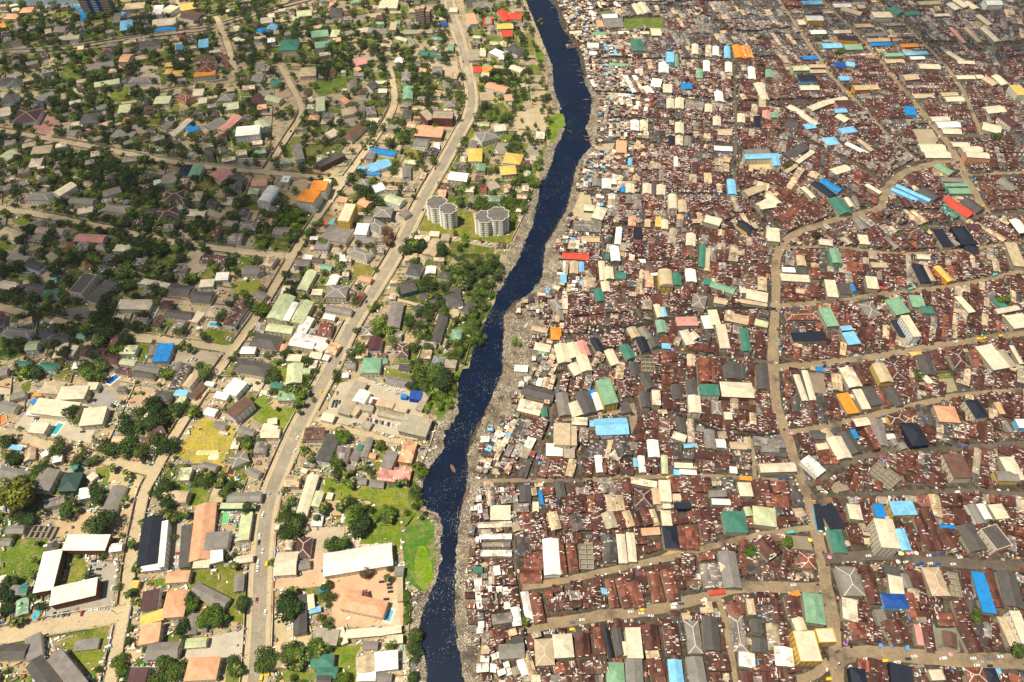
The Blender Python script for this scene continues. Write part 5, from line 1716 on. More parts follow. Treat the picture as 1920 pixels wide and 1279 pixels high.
def build_special():
    lobed_tower(819, 380.5, 11.5, 22, 7, 'left twin tower, roadside drum', 'grey topped round balcony tower nearest the main road')
    lobed_tower(840, 392, 9.5, 23.5, 8, 'left twin tower, front drum', 'round balcony tower drum joined in front of the roadside one')
    lobed_tower(908, 407, 10.5, 21.5, 7, 'right twin tower, left drum', 'round balcony tower, left drum of the pair by the river')
    lobed_tower(934, 402, 12.0, 22.5, 7, 'right twin tower, river drum', 'wide round balcony tower, right drum beside the river wall')
    # blue striped office tower at the top edge
    bx, by = G(186, 29, 0); a = math.radians(4); root = empty('office_tower', (bx, by+9, 0), a); L, W, H = 50, 18, 60
    mb = MB(); mb.box(-L/2, -W/2, 0, L/2, W/2, H, (.20,.16,.12)); mb.obj('walls', ['wall'], root)
    mb = MB(); mb.box(-L/2+1, -W/2+1, H, L/2-1, W/2-1, H+1.2, (.3,.28,.25)); mb.obj('roof', ['roof'], root)
    for sx in (-8.5, 7.0):
        mb = MB(); mb.box(sx-3.2, -W/2-.5, 0, sx+3.2, -W/2, H+.5, (.012,.05,.28)); mb.obj('blue_stripe', ['wall'], root)
    for k in range(14):
        for sgn, (xa, xb) in enumerate(((-24.3, -12.2), (-5, 3.4), (10.6, 24.3))):
            mb = MB(); mb.box(xa, -W/2-.3, k*4.2+2.4, xb, -W/2, k*4.2+4.0, (.50,.36,.20) if sgn != 1 else (.62,.66,.75)); mb.obj('window_band', ['wall' if sgn != 1 else 'paint'], root)
    mark(rect(bx, by+9, a, L+4, W+4), 4)
    reg(root, 'tall brown office tower with two deep blue stripes', 'office tower', bx, by, 20, None, 'blue striped office tower')
    # brown mid rise near the top
    bx, by = G(796, 42, 0); root = empty('apartment_tower', (bx, by, 0), math.radians(-12)); H = 27
    for (x0, x1, y0, y1, hh) in ((-14, -5, -6, 5, H-3), (-4.9, 4, -8, 6, H), (4.1, 13, -6.5, 5, H-5)):
        mb = MB(); mb.box(x0, y0, 0, x1, y1, hh, (.21,.14,.10)); mb.obj('walls', ['wall'], root)
        mb = MB(); mb.box(x0+.4, y0+.4, hh, x1-.4, y1-.4, hh+.7, (.50,.36,.26)); mb.obj('roof', ['roof'], root)
        for k in range(int(hh/3)):
            mb = MB(); mb.box(x0+.5, y0-1.1, k*3+.1, x1-.5, y0, k*3+1.0, (.42,.31,.24)); mb.obj('balcony', ['wall'], root)
            link('window', ME_WIN, root, ((x0+x1)/2-1.6, y0-.02, k*3+1.9)); link('window', ME_WIN, root, ((x0+x1)/2+1.6, y0-.02, k*3+1.9))
    mark(rect(bx, by, 0, 32, 20), 4)
    reg(root, 'brown stepped apartment tower near the far end of the main road', 'apartment tower', bx, by, 15, None, 'brown stepped apartment tower')
    # swimming pools
    for crop, x1, y1, x2, y2, wz, wc, text in (('I',440,620,385,695,42,(.03,.36,.42),'long turquoise pool on the white terrace'),('I',845,275,780,330,40,(.01,.12,.45),'deep blue rectangular pool beside rubble'),
        ('E',1510,1105,1575,1110,30,(.03,.36,.60),'small blue pool by the brown roofed house'),('E',420,755,378,800,26,(.04,.50,.55),'small turquoise oval pool'),('F',560,345,530,395,26,(.06,.55,.60),'pale turquoise pool on a red deck'),
        ('M',275,750,235,840,32,(.03,.40,.55),'turquoise pool on an orange deck'),('N',975,760,945,840,36,(.10,.35,.60),'blue and white covered pool beside the mansion'),('I',80,790,165,800,26,(.10,.45,.55),'little pool by the street parking'),
        ('E',945,205,990,205,28,(.05,.35,.55),'small blue garden pool in the trees'),('E',1345,195,1390,210,26,(.01,.15,.60),'blue pool beside the purple mansion'),('A',1135,975,1215,970,18,(.20,.42,.40),'pale green pool in the courtyard block'),
        ('I',1680,925,1655,985,44,(.03,.045,.03),'dark empty basin on an orange tiled deck')):
        p1, p2 = Z2P(crop, x1, y1), Z2P(crop, x2, y2); a, b = G(*p1), G(*p2); L = math.hypot(b[0]-a[0], b[1]-a[1]); ang = math.atan2(b[1]-a[1], b[0]-a[0])
        sc_ = (570/(ST+(p1[1]-639.5)/FP*CT))/FP; W = wz/3.84*sc_*1.05; cx, cy = (a[0]+b[0])/2, (a[1]+b[1])/2
        root = empty('swimming_pool', (cx, cy, 0), ang); e = 1.6; dk = (.48,.20,.10) if 'deck' in text else (.62,.57,.48)
        mb = MB()
        for x0, y0, x1_, y1_ in ((-L/2-e,-W/2-e,L/2+e,-W/2),(-L/2-e,W/2,L/2+e,W/2+e),(-L/2-e,-W/2,-L/2,W/2),(L/2,-W/2,L/2+e,W/2)): mb.box(x0, y0, 0, x1_, y1_, .3, dk)
        mb.obj('deck', ['wall'], root); mb = MB(); mb.box(-L/2, -W/2, 0, L/2, W/2, .22, wc)
        mb.obj('water', ['paint'], root); mark(rect(cx, cy, ang, L+3, W+3), 4)
        reg(root, text, 'swimming pool', cx, cy, 0, None, None)
    # sport courts
    for crop, pts, c1, text in (('A', '1262,320 1335,320 1335,385 1270,385', (.05,.20,.38), 'blue tennis court behind a fence'), ('M', '1600,60 1658,55 1645,145 1590,150', (.13,.42,.16), 'bright green play court by the car park'),
        ('I','0,570 50,560 60,610 0,640',(.55,.20,.06),'orange play court at the left edge'),('E','160,735 215,740 190,785 140,780',(.16,.20,.06),'small fenced play lawn in the garden quarter')):
        g = [G(*Z2P(crop, x, y)) for x, y in parse(pts)]; cx = sum(p[0] for p in g)/4; cy = sum(p[1] for p in g)/4
        root = empty('sport_court', (cx, cy, 0)); lo = [(p[0]-cx, p[1]-cy) for p in g]
        mb = MB(); fan(mb, lo, .2, c1); mb.obj('surface', ['wall'], root)
        mb = MB()
        for i in range(4):
            (ax, ay), (bx, by) = lo[i], lo[(i+1) % 4]; mb.face([(ax, ay, 0), (bx, by, 0), (bx, by, 1.2), (ax, ay, 1.2)], (.6,.58,.5)); k = .93
            mb.face([(ax*k, ay*k, 1.2), (bx*k, by*k, 1.2), (bx*k, by*k, 0), (ax*k, ay*k, 0)], (.6,.58,.5)); mb.face([(ax, ay, 1.2), (bx, by, 1.2), (bx*k, by*k, 1.2), (ax*k, ay*k, 1.2)], (.6,.58,.5))
        mb.obj('border', ['wall'], root); mark(g, 4); reg(root, text, 'sport court', cx, cy, 0)

# ---------------- band filling ----------------
def resample(pts, n):
    d = [0]
    for i in range(len(pts)-1): d.append(d[-1]+math.hypot(pts[i+1][0]-pts[i][0], pts[i+1][1]-pts[i][1]))
    T = [d[-1]*i/(n-1) for i in range(n)]
    xs = np.interp(T, d, [p[0] for p in pts]); ys = np.interp(T, d, [p[1] for p in pts]); return list(zip(xs.tolist(), ys.tolist())), d[-1]
class Band:
    def __init__(s, P, Q):
        N = 80; s.P, lp = resample([G(*p) for p in parse(P)], N); s.Q, lq = resample([G(*p) for p in parse(Q)], N); s.L = (lp+lq)/2; s.N = N
    def at(s, t, v):
        k = min(s.N-1.001, max(0, t*(s.N-1))); i = int(k); f = k-i
        p = [s.P[i][d]*(1-f)+s.P[i+1][d]*f for d in (0, 1)]; q = [s.Q[i][d]*(1-f)+s.Q[i+1][d]*f for d in (0, 1)]
        return (p[0]*(1-v)+q[0]*v, p[1]*(1-v)+q[1]*v)
SB = [  # settlement right of the river: lane, next lane
 ("1040,-30 1240,-28 1440,-30","1045,6 1240,6 1459,0"),("1045,6 1240,8 1462,4","1055,32 1250,38 1490,44"),("1055,32 1250,38 1490,44","1072,62 1250,66 1506,68"),("1072,62 1260,66 1506,68","1085,88 1260,90 1520,88"),
 ("1085,88 1260,90 1520,88","1095,112 1250,112 1371,112 1530,104"),("1095,112 1250,113 1371,112 1532,104","1100,145 1250,148 1377,152 1562,150"),("1100,145 1250,148 1377,152 1562,150","1115,173 1290,182 1377,192 1597,184"),
 ("1118,177 1290,184 1377,193","1125,200 1260,206 1377,215"),("1125,200 1260,206 1377,215","1120,222 1260,230 1374,237"),("1120,224 1260,231 1374,238","1120,262 1240,270 1377,276"),
 ("1118,264 1240,271 1377,277","1100,295 1240,298 1377,303"),("1100,295 1240,298 1377,303","1090,318 1240,322 1377,328"),("1088,320 1240,324 1380,330","1082,342 1240,345 1383,350"),("1082,342 1240,345 1383,350","1078,366 1240,369 1385,370"),
 ("1075,368 1240,370 1385,372 1398,374","1070,396 1240,400 1390,402 1410,404"),("1070,396 1240,400 1410,404","1062,428 1250,432 1300,430 1430,434"),("1062,428 1250,433 1310,432 1450,440","1052,460 1250,462 1450,466"),
 ("1052,460 1250,462 1455,466","1046,492 1187,493 1300,491 1455,500"),("1046,493 1187,495 1300,493 1455,502","1044,520 1168,527 1310,524 1455,528"),("1044,520 1168,527 1310,524 1455,528","1040,548 1168,556 1318,552 1455,552"),
 ("1040,548 1168,556 1318,552 1455,552","1040,600 1195,585 1325,575 1455,572"),("1038,590 1190,582 1325,574 1455,574","1030,630 1095,628 1176,612 1246,600 1325,581 1455,578"),
 ("1025,640 1095,634 1176,618 1246,605 1325,588 1455,585","1020,672 1105,664 1180,648 1250,632 1330,628 1452,632"),("1020,672 1105,664 1180,648 1250,632 1330,628 1452,632","1000,712 1046,704 1116,690 1181,672 1246,656 1325,665 1450,677"),
 ("985,718 1046,709 1116,697 1181,679 1246,663 1325,673 1450,684","975,745 1050,742 1130,730 1200,722 1290,728 1450,730"),("975,745 1050,742 1130,730 1200,722 1290,728 1450,730","965,785 1046,782 1110,774 1180,766 1285,777 1350,806 1403,814 1455,810"),
 ("942,790 1046,792 1110,784 1190,790 1285,787 1350,815 1403,823 1465,818","925,822 1050,826 1180,832 1300,835 1410,848 1478,845"),("925,822 1050,826 1180,832 1300,835 1410,848 1478,845","902,862 1050,864 1180,864 1300,866 1410,872 1490,872"),
 ("902,862 1050,864 1180,864 1300,866 1410,872 1490,872","886,900 960,898 1090,898 1184,893 1325,890 1455,898 1500,902"),("888,907 960,904 1090,904 1184,899 1325,897 1455,905 1508,909","893,932 1080,932 1280,928 1515,930"),
 ("893,932 1080,932 1280,928 1515,930","896,965 1080,966 1280,955 1520,955"),("896,965 1080,966 1280,955 1520,955","905,1000 1080,1000 1280,985 1400,975 1528,972"),
 ("968,1000 1080,1000 1280,985 1400,975 1528,972","972,1048 1090,1044 1272,1014 1400,994 1535,986"),("893,1000 960,1000","892,1050 960,1055"),("892,1050 960,1055","890,1100 972,1100"),("972,1048 1090,1044 1200,1026 1272,1014 1350,1004","980,1098 1038,1088 1116,1072 1194,1054 1272,1038 1350,1017"),
 ("983,1106 1038,1096 1116,1080 1194,1062 1272,1046 1350,1025 1403,1012 1545,998","986,1138 1060,1132 1150,1118 1250,1096 1350,1070 1545,1045"),("986,1138 1060,1132 1150,1118 1250,1096 1350,1070 1545,1045","988,1170 1064,1158 1142,1145 1194,1142 1246,1132 1325,1113 1377,1098 1550,1094"),
 ("890,1100 975,1104","898,1180 985,1176"),("905,1185 1064,1173 1142,1160 1194,1157 1246,1147 1345,1126","920,1228 1100,1218 1200,1212 1362,1200"),("920,1228 1100,1218 1200,1212 1362,1200","935,1270 1100,1268 1200,1266 1375,1262"),
 ("935,1270 1100,1268 1200,1266 1378,1262","940,1330 1100,1330 1390,1330"),("1358,1124 1460,1107 1555,1108","1372,1180 1460,1170 1560,1168"),("1372,1180 1460,1170 1560,1168","1380,1225 1480,1222 1560,1220"),("1380,1225 1480,1225 1540,1225","1395,1330 1500,1330 1560,1330"),
 # right of the main street
 ("1462,475 1566,469 1654,480 1706,482 1800,476 1940,462","1460,520 1576,515 1700,512 1940,480"),("1460,520 1576,515 1700,512 1940,480","1460,570 1576,559 1654,546 1758,535 1837,522 1940,496"),
 ("1462,582 1576,571 1654,558 1758,547 1837,534 1940,512","1460,632 1560,624 1700,608 1940,562"),("1460,632 1560,624 1700,608 1940,562","1458,684 1550,674 1654,661 1758,643 1842,630 1940,612"),
 ("1458,697 1550,686 1654,673 1758,655 1842,642 1940,624","1462,750 1560,738 1660,722 1940,672"),("1462,750 1560,738 1660,722 1940,672","1470,806 1550,795 1628,776 1680,763 1758,745 1810,735 1940,722"),
 ("1478,818 1550,806 1628,787 1680,774 1758,756 1810,746 1940,736","1490,862 1600,842 1700,806 1940,782"),("1490,862 1600,842 1700,806 1940,782","1508,905 1566,878 1618,852 1680,840 1785,836 1940,826"),
 ("1560,895 1618,864 1680,852 1785,847 1940,838","1530,926 1680,922 1810,916 1940,924"),("1522,938 1680,933 1810,928 1940,938","1542,985 1700,985 1940,992"),("1542,985 1700,985 1940,992","1560,1040 1654,1036 1732,1043 1837,1051 1940,1057"),
 ("1562,1053 1654,1048 1732,1057 1837,1065 1940,1071","1572,1105 1700,1104 1940,1120"),("1572,1105 1700,1104 1940,1120","1578,1160 1700,1162 1940,1175"),("1578,1160 1700,1162 1940,1175","1580,1226 1680,1219 1810,1230 1940,1234"),
 ("1585,1240 1680,1236 1810,1247 1940,1250","1590,1330 1700,1330 1950,1330"),
 ("1480,455 1510,440 1560,422 1610,409 1655,398 1700,398 1850,402","1490,463 1566,458 1654,468 1706,470 1800,465 1940,448"),("1860,410 1940,408","1850,450 1940,445"),
 ("1380,334 1430,345 1480,360 1540,395 1560,412","1387,360 1423,396 1450,424 1470,450 1475,448"),("1380,282 1430,290 1490,315 1560,345 1610,395","1380,330 1430,343 1490,362 1540,390 1575,408"),
 ("1382,240 1467,256 1524,278 1602,317 1650,345","1381,280 1430,290 1490,313 1560,343 1640,388"),("1382,196 1450,205 1530,215 1600,235 1690,290","1382,238 1467,247 1524,268 1602,306 1658,335"),
 ("1600,190 1640,235 1672,267 1712,300","1500,190 1530,215 1590,240 1660,330"),
 ("1466,4 1512,68 1538,104 1564,143 1603,182 1642,224 1676,260 1724,300","1534,0 1570,36 1601,68 1635,107 1664,143 1698,182 1734,224 1765,260 1790,297"),
 ("1550,0 1583,36 1614,68 1648,107 1677,143 1711,182 1747,224 1778,258 1805,298","1634,0 1663,21 1699,57 1736,94 1770,130 1796,169 1814,208 1832,253 1850,300"),
 ("1660,378 1680,350 1708,327 1765,312 1800,308","1665,390 1700,393 1760,395 1840,398"),("1815,333 1880,331 1940,330","1828,362 1880,362 1940,362"),("1828,362 1880,362 1940,362","1850,396 1880,396 1940,396"),
 ("1805,262 1850,262 1940,262","1808,292 1850,292 1940,290"),("1808,292 1850,292 1940,290","1820,320 1880,320 1940,318"),
 ("1652,0 1780,0 1940,0","1690,38 1800,38 1940,38"),("1690,38 1800,38 1940,38","1740,80 1800,80 1940,80"),("1752,92 1800,92 1940,92","1785,128 1850,128 1940,130"),("1785,128 1850,128 1940,130","1812,170 1860,170 1940,172"),
 ("1812,170 1860,170 1940,172","1830,212 1880,212 1940,214"),("1830,212 1880,212 1940,214","1845,250 1880,250 1940,250"),("1460,-40 1700,-40 1940,-40","1470,-2 1700,-2 1940,-2")]
def slum_style(px, py, r):
    shore = px-np.interp(py, [p[1] for p in RRt], [p[0] for p in RRt])
    if shore < (70 if py < 860 else 95): pal = 'WWWTTCGGQDRRUTQGUQRTCRrRGb' if py < 860 else 'WWTQGGRRRrUR'; k = .55
    elif shore < 110: pal = 'WTTCGDRRRRrUGQRRT'; k = .75
    elif py < 110: pal = 'GGDDDRRTDUG'; k = 1
    elif py < 330 and px > 1700: pal = 'RRRDDGDRUR'; k = 1
    elif px > 1480 and py < 330: pal = 'RRRRURGDRG'; k = .9
    else: pal = 'RRRRRRRRRURrRDGTUQ'; k = 1
    c = r.choice(pal)
    al = {'R': r.choice((r.uniform(.01, .07), r.uniform(.03, .14), r.uniform(.10, .28))), 'r': r.uniform(.02, .15), 'U': r.uniform(.1, .3), 'W': r.uniform(0, .2), 'D': r.uniform(.02, .12), 'G': r.uniform(.03, .25)}.get(c, r.uniform(0, .15))
    if shore < 260 and c in 'Rr': al += .13
    return c, al, k
SLUM = []
def fill_slum():
    r = random.Random(11)
    for bi, (P, Q) in enumerate(SB):
        b = Band(P, Q); x = 0.0
        while x < b.L:
            px, py = PX(*b.at(min(.99, x/b.L), .5))
            c, al, k = slum_style(px, py, r)
            w = r.uniform(6, 11.5)*k
            t0, t1 = x/b.L, min(1, (x+w)/b.L); x += w
            if t1-t0 < .3*w/b.L: break
            tm = (t0+t1)/2; A, B = b.at(tm, 0), b.at(tm, 1); D = math.hypot(B[0]-A[0], B[1]-A[1])
            if D < 4: continue
            ll = r.uniform(11, 22)*k*(.62 if k < .6 else 1); nv = max(1, round(D/ll)); cut = [0]+sorted(min(.97, max(.03, (i+r.uniform(-.22, .22))/nv)) for i in range(1, nv))+[1]
            for j in range(nv):
                v0, v1 = cut[j], cut[j+1]; m = b.at(tm, (v0+v1)/2); e0, e1 = b.at(tm, v0), b.at(tm, v1)
                L = math.hypot(e1[0]-e0[0], e1[1]-e0[1])-r.choice((.5, .8, 1.6)); a = math.atan2(e1[1]-e0[1], e1[0]-e0[0])
                s0, s1 = b.at(t0, (v0+v1)/2), b.at(t1, (v0+v1)/2); W = abs((s1[0]-s0[0])*math.sin(a)-(s1[1]-s0[1])*math.cos(a))-r.choice((.25, .35, .9))
                if j and r.random() < .6: c2, al2, _ = slum_style(px, py, r)
                else: c2, al2 = c, al
                put(m[0], m[1], a, L, W, c2, al2, r)
def fill_gaps():
    r = random.Random(19); n = 0
    for _ in range(24000):
        px, py = r.uniform(880, 1930), 1290*r.random()**.75
        x, y = G(px, py)
        if px < np.interp(py, [p[1] for p in RRt], [p[0] for p in RRt])+(45 if 600 < py < 800 else 22): continue
        if occ(x, y): continue
        c, al, k = slum_style(px, py, r); L, W = r.uniform(3.5, 9), r.uniform(3, 6); a = math.pi/2*r.choice((0, 1))+r.uniform(-.12, .12)+(.15 if px > 1450 and py > 400 else 0)
        if hit(x, y, a, L, W, 15) < .03: put(x, y, a, L, W, c, al, r, 2); n += 1
    return n
def put(x, y, a, L, W, c, al, r, dep=0):
    if L < 3 or W < 2.5: return
    hf = hit(x, y, a, L, W, 15)
    if hf > .12:
        if dep < 2 and hf < .95:
            ca, sa = math.cos(a), math.sin(a)
            if L > W*1.1:
                for s in (-1, 1): put(x+ca*s*L*.25, y+sa*s*L*.25, a, L*.48, W, c, al, r, dep+1)
            else:
                for s in (-1, 1): put(x-sa*s*W*.25, y+ca*s*W*.25, a, L, W*.48, c, al, r, dep+1)
        return
    h = r.choice((2.8, 3.0, 3.2, 3.4, 3.8, 4.3)) + (3 if r.random() < .07 else 0)
    t = 'g' if (r.random() < .62 and min(L, W) > 4) else ('h' if r.random() < .12 else 'f')
    if L < W: a += math.pi/2; L, W = W, L
    mark(rect(x, y, a, L, W), 4)
    px, py = PX(x, y, h)
    if -40 < px < 1960 and -60 < py < 1330:
        vis = -20 < px < 1940 and -10 < py < 1290
        SLUM.append((y if vis else 9999, x, y, a+r.uniform(-.02, .02), L, W, h, t, c, al))
WALLC = [(.22,.16,.11),(.32,.26,.19),(.16,.13,.10),(.27,.17,.12),(.38,.33,.25)]
def build_slum():
    r = random.Random(3); SLUM.sort(key=lambda s: s[0])
    keys = {}
    for s in SLUM[:300]:
        _, x, y, a, L, W, h, t, c, al = s
        o = house(x, y, a, L, W, h, t, jit(PAL[c], r, .3 if c in 'RrU' else .15), r.choice(WALLC), al, 'shack', 0, None, door=True)
        text = ('patchy ' if al > .3 else '')+size_word(L, W)+CN[c]+' '+{'g':'gabled','h':'hipped','f':'flat'}[t]+' roofed shack'
        reg(o, text, 'shack', x, y, h, 'shacks packed along the lanes')
    mb = MB()
    for s in SLUM[300:]:
        _, x, y, a, L, W, h, t, c, al = s; ca, sa = math.cos(a), math.sin(a)
        M = lambda p: (x+ca*p[0]-sa*p[1], y+sa*p[0]+ca*p[1], p[2])
        mb.box(-L/2, -W/2, 0, L/2, W/2, h-.04, r.choice(WALLC), 1, M)
        roof_faces(mb, t, L, W, h, (*jit(PAL[c], r, .3 if c in 'RrU' else .15), 1-al), r.uniform(0, 400), M, 0)
    o = mb.obj('shack_mass', ['roof', 'wall']); o['kind'] = 'stuff'; o['label'] = 'countless rusty roofed shacks filling the settlement right of the river'; o['category'] = 'shacks'
    # lean-to sheets, crates, stall roofs and scrap
    mb = MB(); n = 0
    cs = [(.74,.70,.64)]*4+[(.50,.44,.36)]*4+[(.30,.26,.22)]*5+[(.12,.04,.03)]*6+[(.05,.05,.05)]*4+[(.12,.35,.62),(.02,.22,.6),(.2,.45,.3),(.6,.3,.15)]
    def bit(x, y, z, a, L, W, H, c):
        ca, sa = math.cos(a), math.sin(a); mb.box(-L/2, -W/2, z, L/2, W/2, z+H, c, 0, lambda p: (x+ca*p[0]-sa*p[1], y+sa*p[0]+ca*p[1], p[2]))
    for s in SLUM:
        _, x, y, a, L, W, h, t, c, al = s; ca, sa = math.cos(a), math.sin(a)
        near = 1 if y < 900 else .5
        for k in range(int(r.random()*5*near+.5)):
            u, v = r.uniform(-.5, .5)*L, r.choice((-1, 1))*W*.5+r.uniform(-1.2, .6)
            bit(x+ca*u-sa*v, y+sa*u+ca*v, 0, a+r.choice((0, math.pi/2))+r.uniform(-.15, .15), r.uniform(1.6, 4.2), r.uniform(.7, 1.5), r.uniform(1.6, h+.4), r.choice(cs))
        if r.random() < .5*near:
            u, v = r.uniform(-.35, .35)*L, r.uniform(-.3, .3)*W
            bit(x+ca*u-sa*v, y+sa*u+ca*v, h+.1, a+r.choice((0, math.pi/2)), r.uniform(1.2, 3.4), r.uniform(.5, 1.1), r.uniform(.7, 1.0)+.12*W, r.choice(cs))
    for k, (g, wd, mt) in ROADG.items():
        if k[0] != 'R': continue
        L = 0
        for i in range(len(g)-1):
            a_, b_ = g[i], g[i+1]; d = math.hypot(b_[0]-a_[0], b_[1]-a_[1]); ang = math.atan2(b_[1]-a_[1], b_[0]-a_[0])
            for q in range(int(d/2.2)):
                if r.random() < .45:
                    t = r.random(); s = r.choice((-1, 1)); o_ = s*(wd/2+r.uniform(-.8, 1.2)); x = a_[0]+(b_[0]-a_[0])*t-math.sin(ang)*o_; y = a_[1]+(b_[1]-a_[1])*t+math.cos(ang)*o_
                    if occ(x, y) & 6: continue
                    bit(x, y, 0, ang+r.uniform(-.15, .15), r.uniform(1, 3), r.uniform(.8, 2.2), r.uniform(.5, 2.6), r.choice(cs))
    o = mb.obj('stalls_and_scrap', ['wall']); o['kind'] = 'stuff'; o['label'] = 'stall roofs, lean-to sheets and scrap heaped between the shacks'; o['category'] = 'scrap'
    # litter on the banks
    mb = MB(); lc = [(.62,.57,.47)]*3+[(.4,.34,.26)]*4+[(.05,.045,.04)]*6+[(.2,.16,.12)]*5+[(.15,.3,.5)]
    for s in BK:
        g = [G(*p) for p in parse(s)]; x0, x1 = min(p[0] for p in g), max(p[0] for p in g); y0, y1 = min(p[1] for p in g), max(p[1] for p in g)
        m = polymask(g)
        if not m: continue
        n = int(m[2].sum()*.14)
        for _ in range(n*3):
            x, y = r.uniform(x0, x1), r.uniform(y0, y1); ix, iy = int(x-OX)-m[1].start, int(y-OY)-m[0].start
            if 0 <= iy < m[2].shape[0] and 0 <= ix < m[2].shape[1] and m[2][iy, ix] and not occ(x, y) & 4:
                q = r.uniform(.18, .5)*r.choice((1, 1, 1.5)); bit(x, y, .1, r.uniform(0, 3), q, q*r.uniform(.5, 1), r.uniform(.15, .6), r.choice(lc))
    o = mb.obj('bank_litter', ['wall']); o['kind'] = 'stuff'; o['label'] = 'pale and dark rubbish heaped along both river banks'; o['category'] = 'rubbish'
    mb = MB(); m = polymask(riv)
    for _ in range(11000):
        iy = int(abs(r.gauss(0, .42))*m[2].shape[0]) if r.random() < .5 else r.randrange(m[2].shape[0])
        if iy >= m[2].shape[0]: continue
        row = np.flatnonzero(m[2][iy]); 
        if len(row) < 4: continue
        e = r.random(); f = e**2.6*.5; ix = row[int((f if r.random() < .35 else 1-f if r.random() < .6 else r.random())*(len(row)-1))]
        x = OX+m[1].start+ix+r.random(); y = OY+m[0].start+iy+r.random()
        px, py = PX(x, y)
        cl = math.sin(x*.11+math.sin(y*.07)*2)+math.sin(y*.13+math.sin(x*.05)*3)
        if cl < r.uniform(-1.6, 1.9) or py < 110: continue
        q = r.uniform(.12, .34); bit(x, y, .04, r.uniform(0, 3), q, q*r.uniform(.5, 1), .1, r.choice(((.7,.7,.68),(.8,.8,.78),(.45,.42,.36))))
    o = mb.obj('floating_litter', ['wall']); o['kind'] = 'stuff'; o['label'] = 'white specks of rubbish floating on the dark river'; o['category'] = 'rubbish'
# ---------------- garden quarter: plots, houses, walls ----------------
LB = [("-60,15 200,8 330,-10 600,-40","-60,95 0,92 125,84 234,68 338,54 383,49 500,14 600,-10"),("-60,112 125,98 234,82 338,68 402,62","-60,160 120,172 210,188 323,165 430,150"),
 ("-60,168 120,180 210,202 323,180 370,168 450,165","-60,236 85,253 170,268 300,293 400,308 490,316"),("-60,250 85,268 170,283 300,308 400,323 520,333 630,345","-60,380 100,400 200,420 330,447 440,462 560,474"),
 ("-60,394 100,416 200,436 330,463 440,478 540,490","-60,564 90,589 160,604 250,622 310,630 425,648"),("-60,578 90,605 160,620 250,638 310,646 415,662","-60,796 25,806 100,830 190,852 280,876"),
 ("-60,812 100,848 190,870 280,893","-60,1185 110,1162 218,1145"),("-60,1208 110,1185 195,1170","-60,1340 190,1340"),
 ("218,1330 242,1150 256,1050 268,980 283,920 300,885 335,825 380,750 440,665 490,595 535,520 570,460 610,400 655,340","465,1330 470,1200 474,1120 478,1060 484,980 498,920 517,870 545,810 580,745 614,680 648,610 688,545 728,480 758,420 788,360 800,340"),
 ("668,325 718,250 745,203 748,165 735,125 700,60 680,-20","800,340 826,300 853,250 871,215 875,180 867,130 853,75 838,-20"),("535,120 560,170 575,205 560,240 530,285 505,322","722,125 730,160 728,200 700,250 655,312"),
 ("440,45 510,25 580,8 680,-20","450,115 530,118 640,120 720,115"),("450,130 520,130","450,300 508,300"),
 ("502,1330 503,1200 505,1120 508,1060 515,980 528,920 548,870 574,810 608,745 643,680 678,610 718,545 758,480 788,420 818,360 853,300 880,250 898,215 902,180 894,130 880,75 865,-20","770,1330 765,1200 770,1120 790,1050 780,960 775,900 800,860 815,800 845,750 870,690 880,650 900,600 920,550 940,490 960,450 990,390 1000,350 1015,290 1035,240 1030,190 1015,120 1000,60 972,-20")]
VIL = []; PLW = []; TREEPTS = []
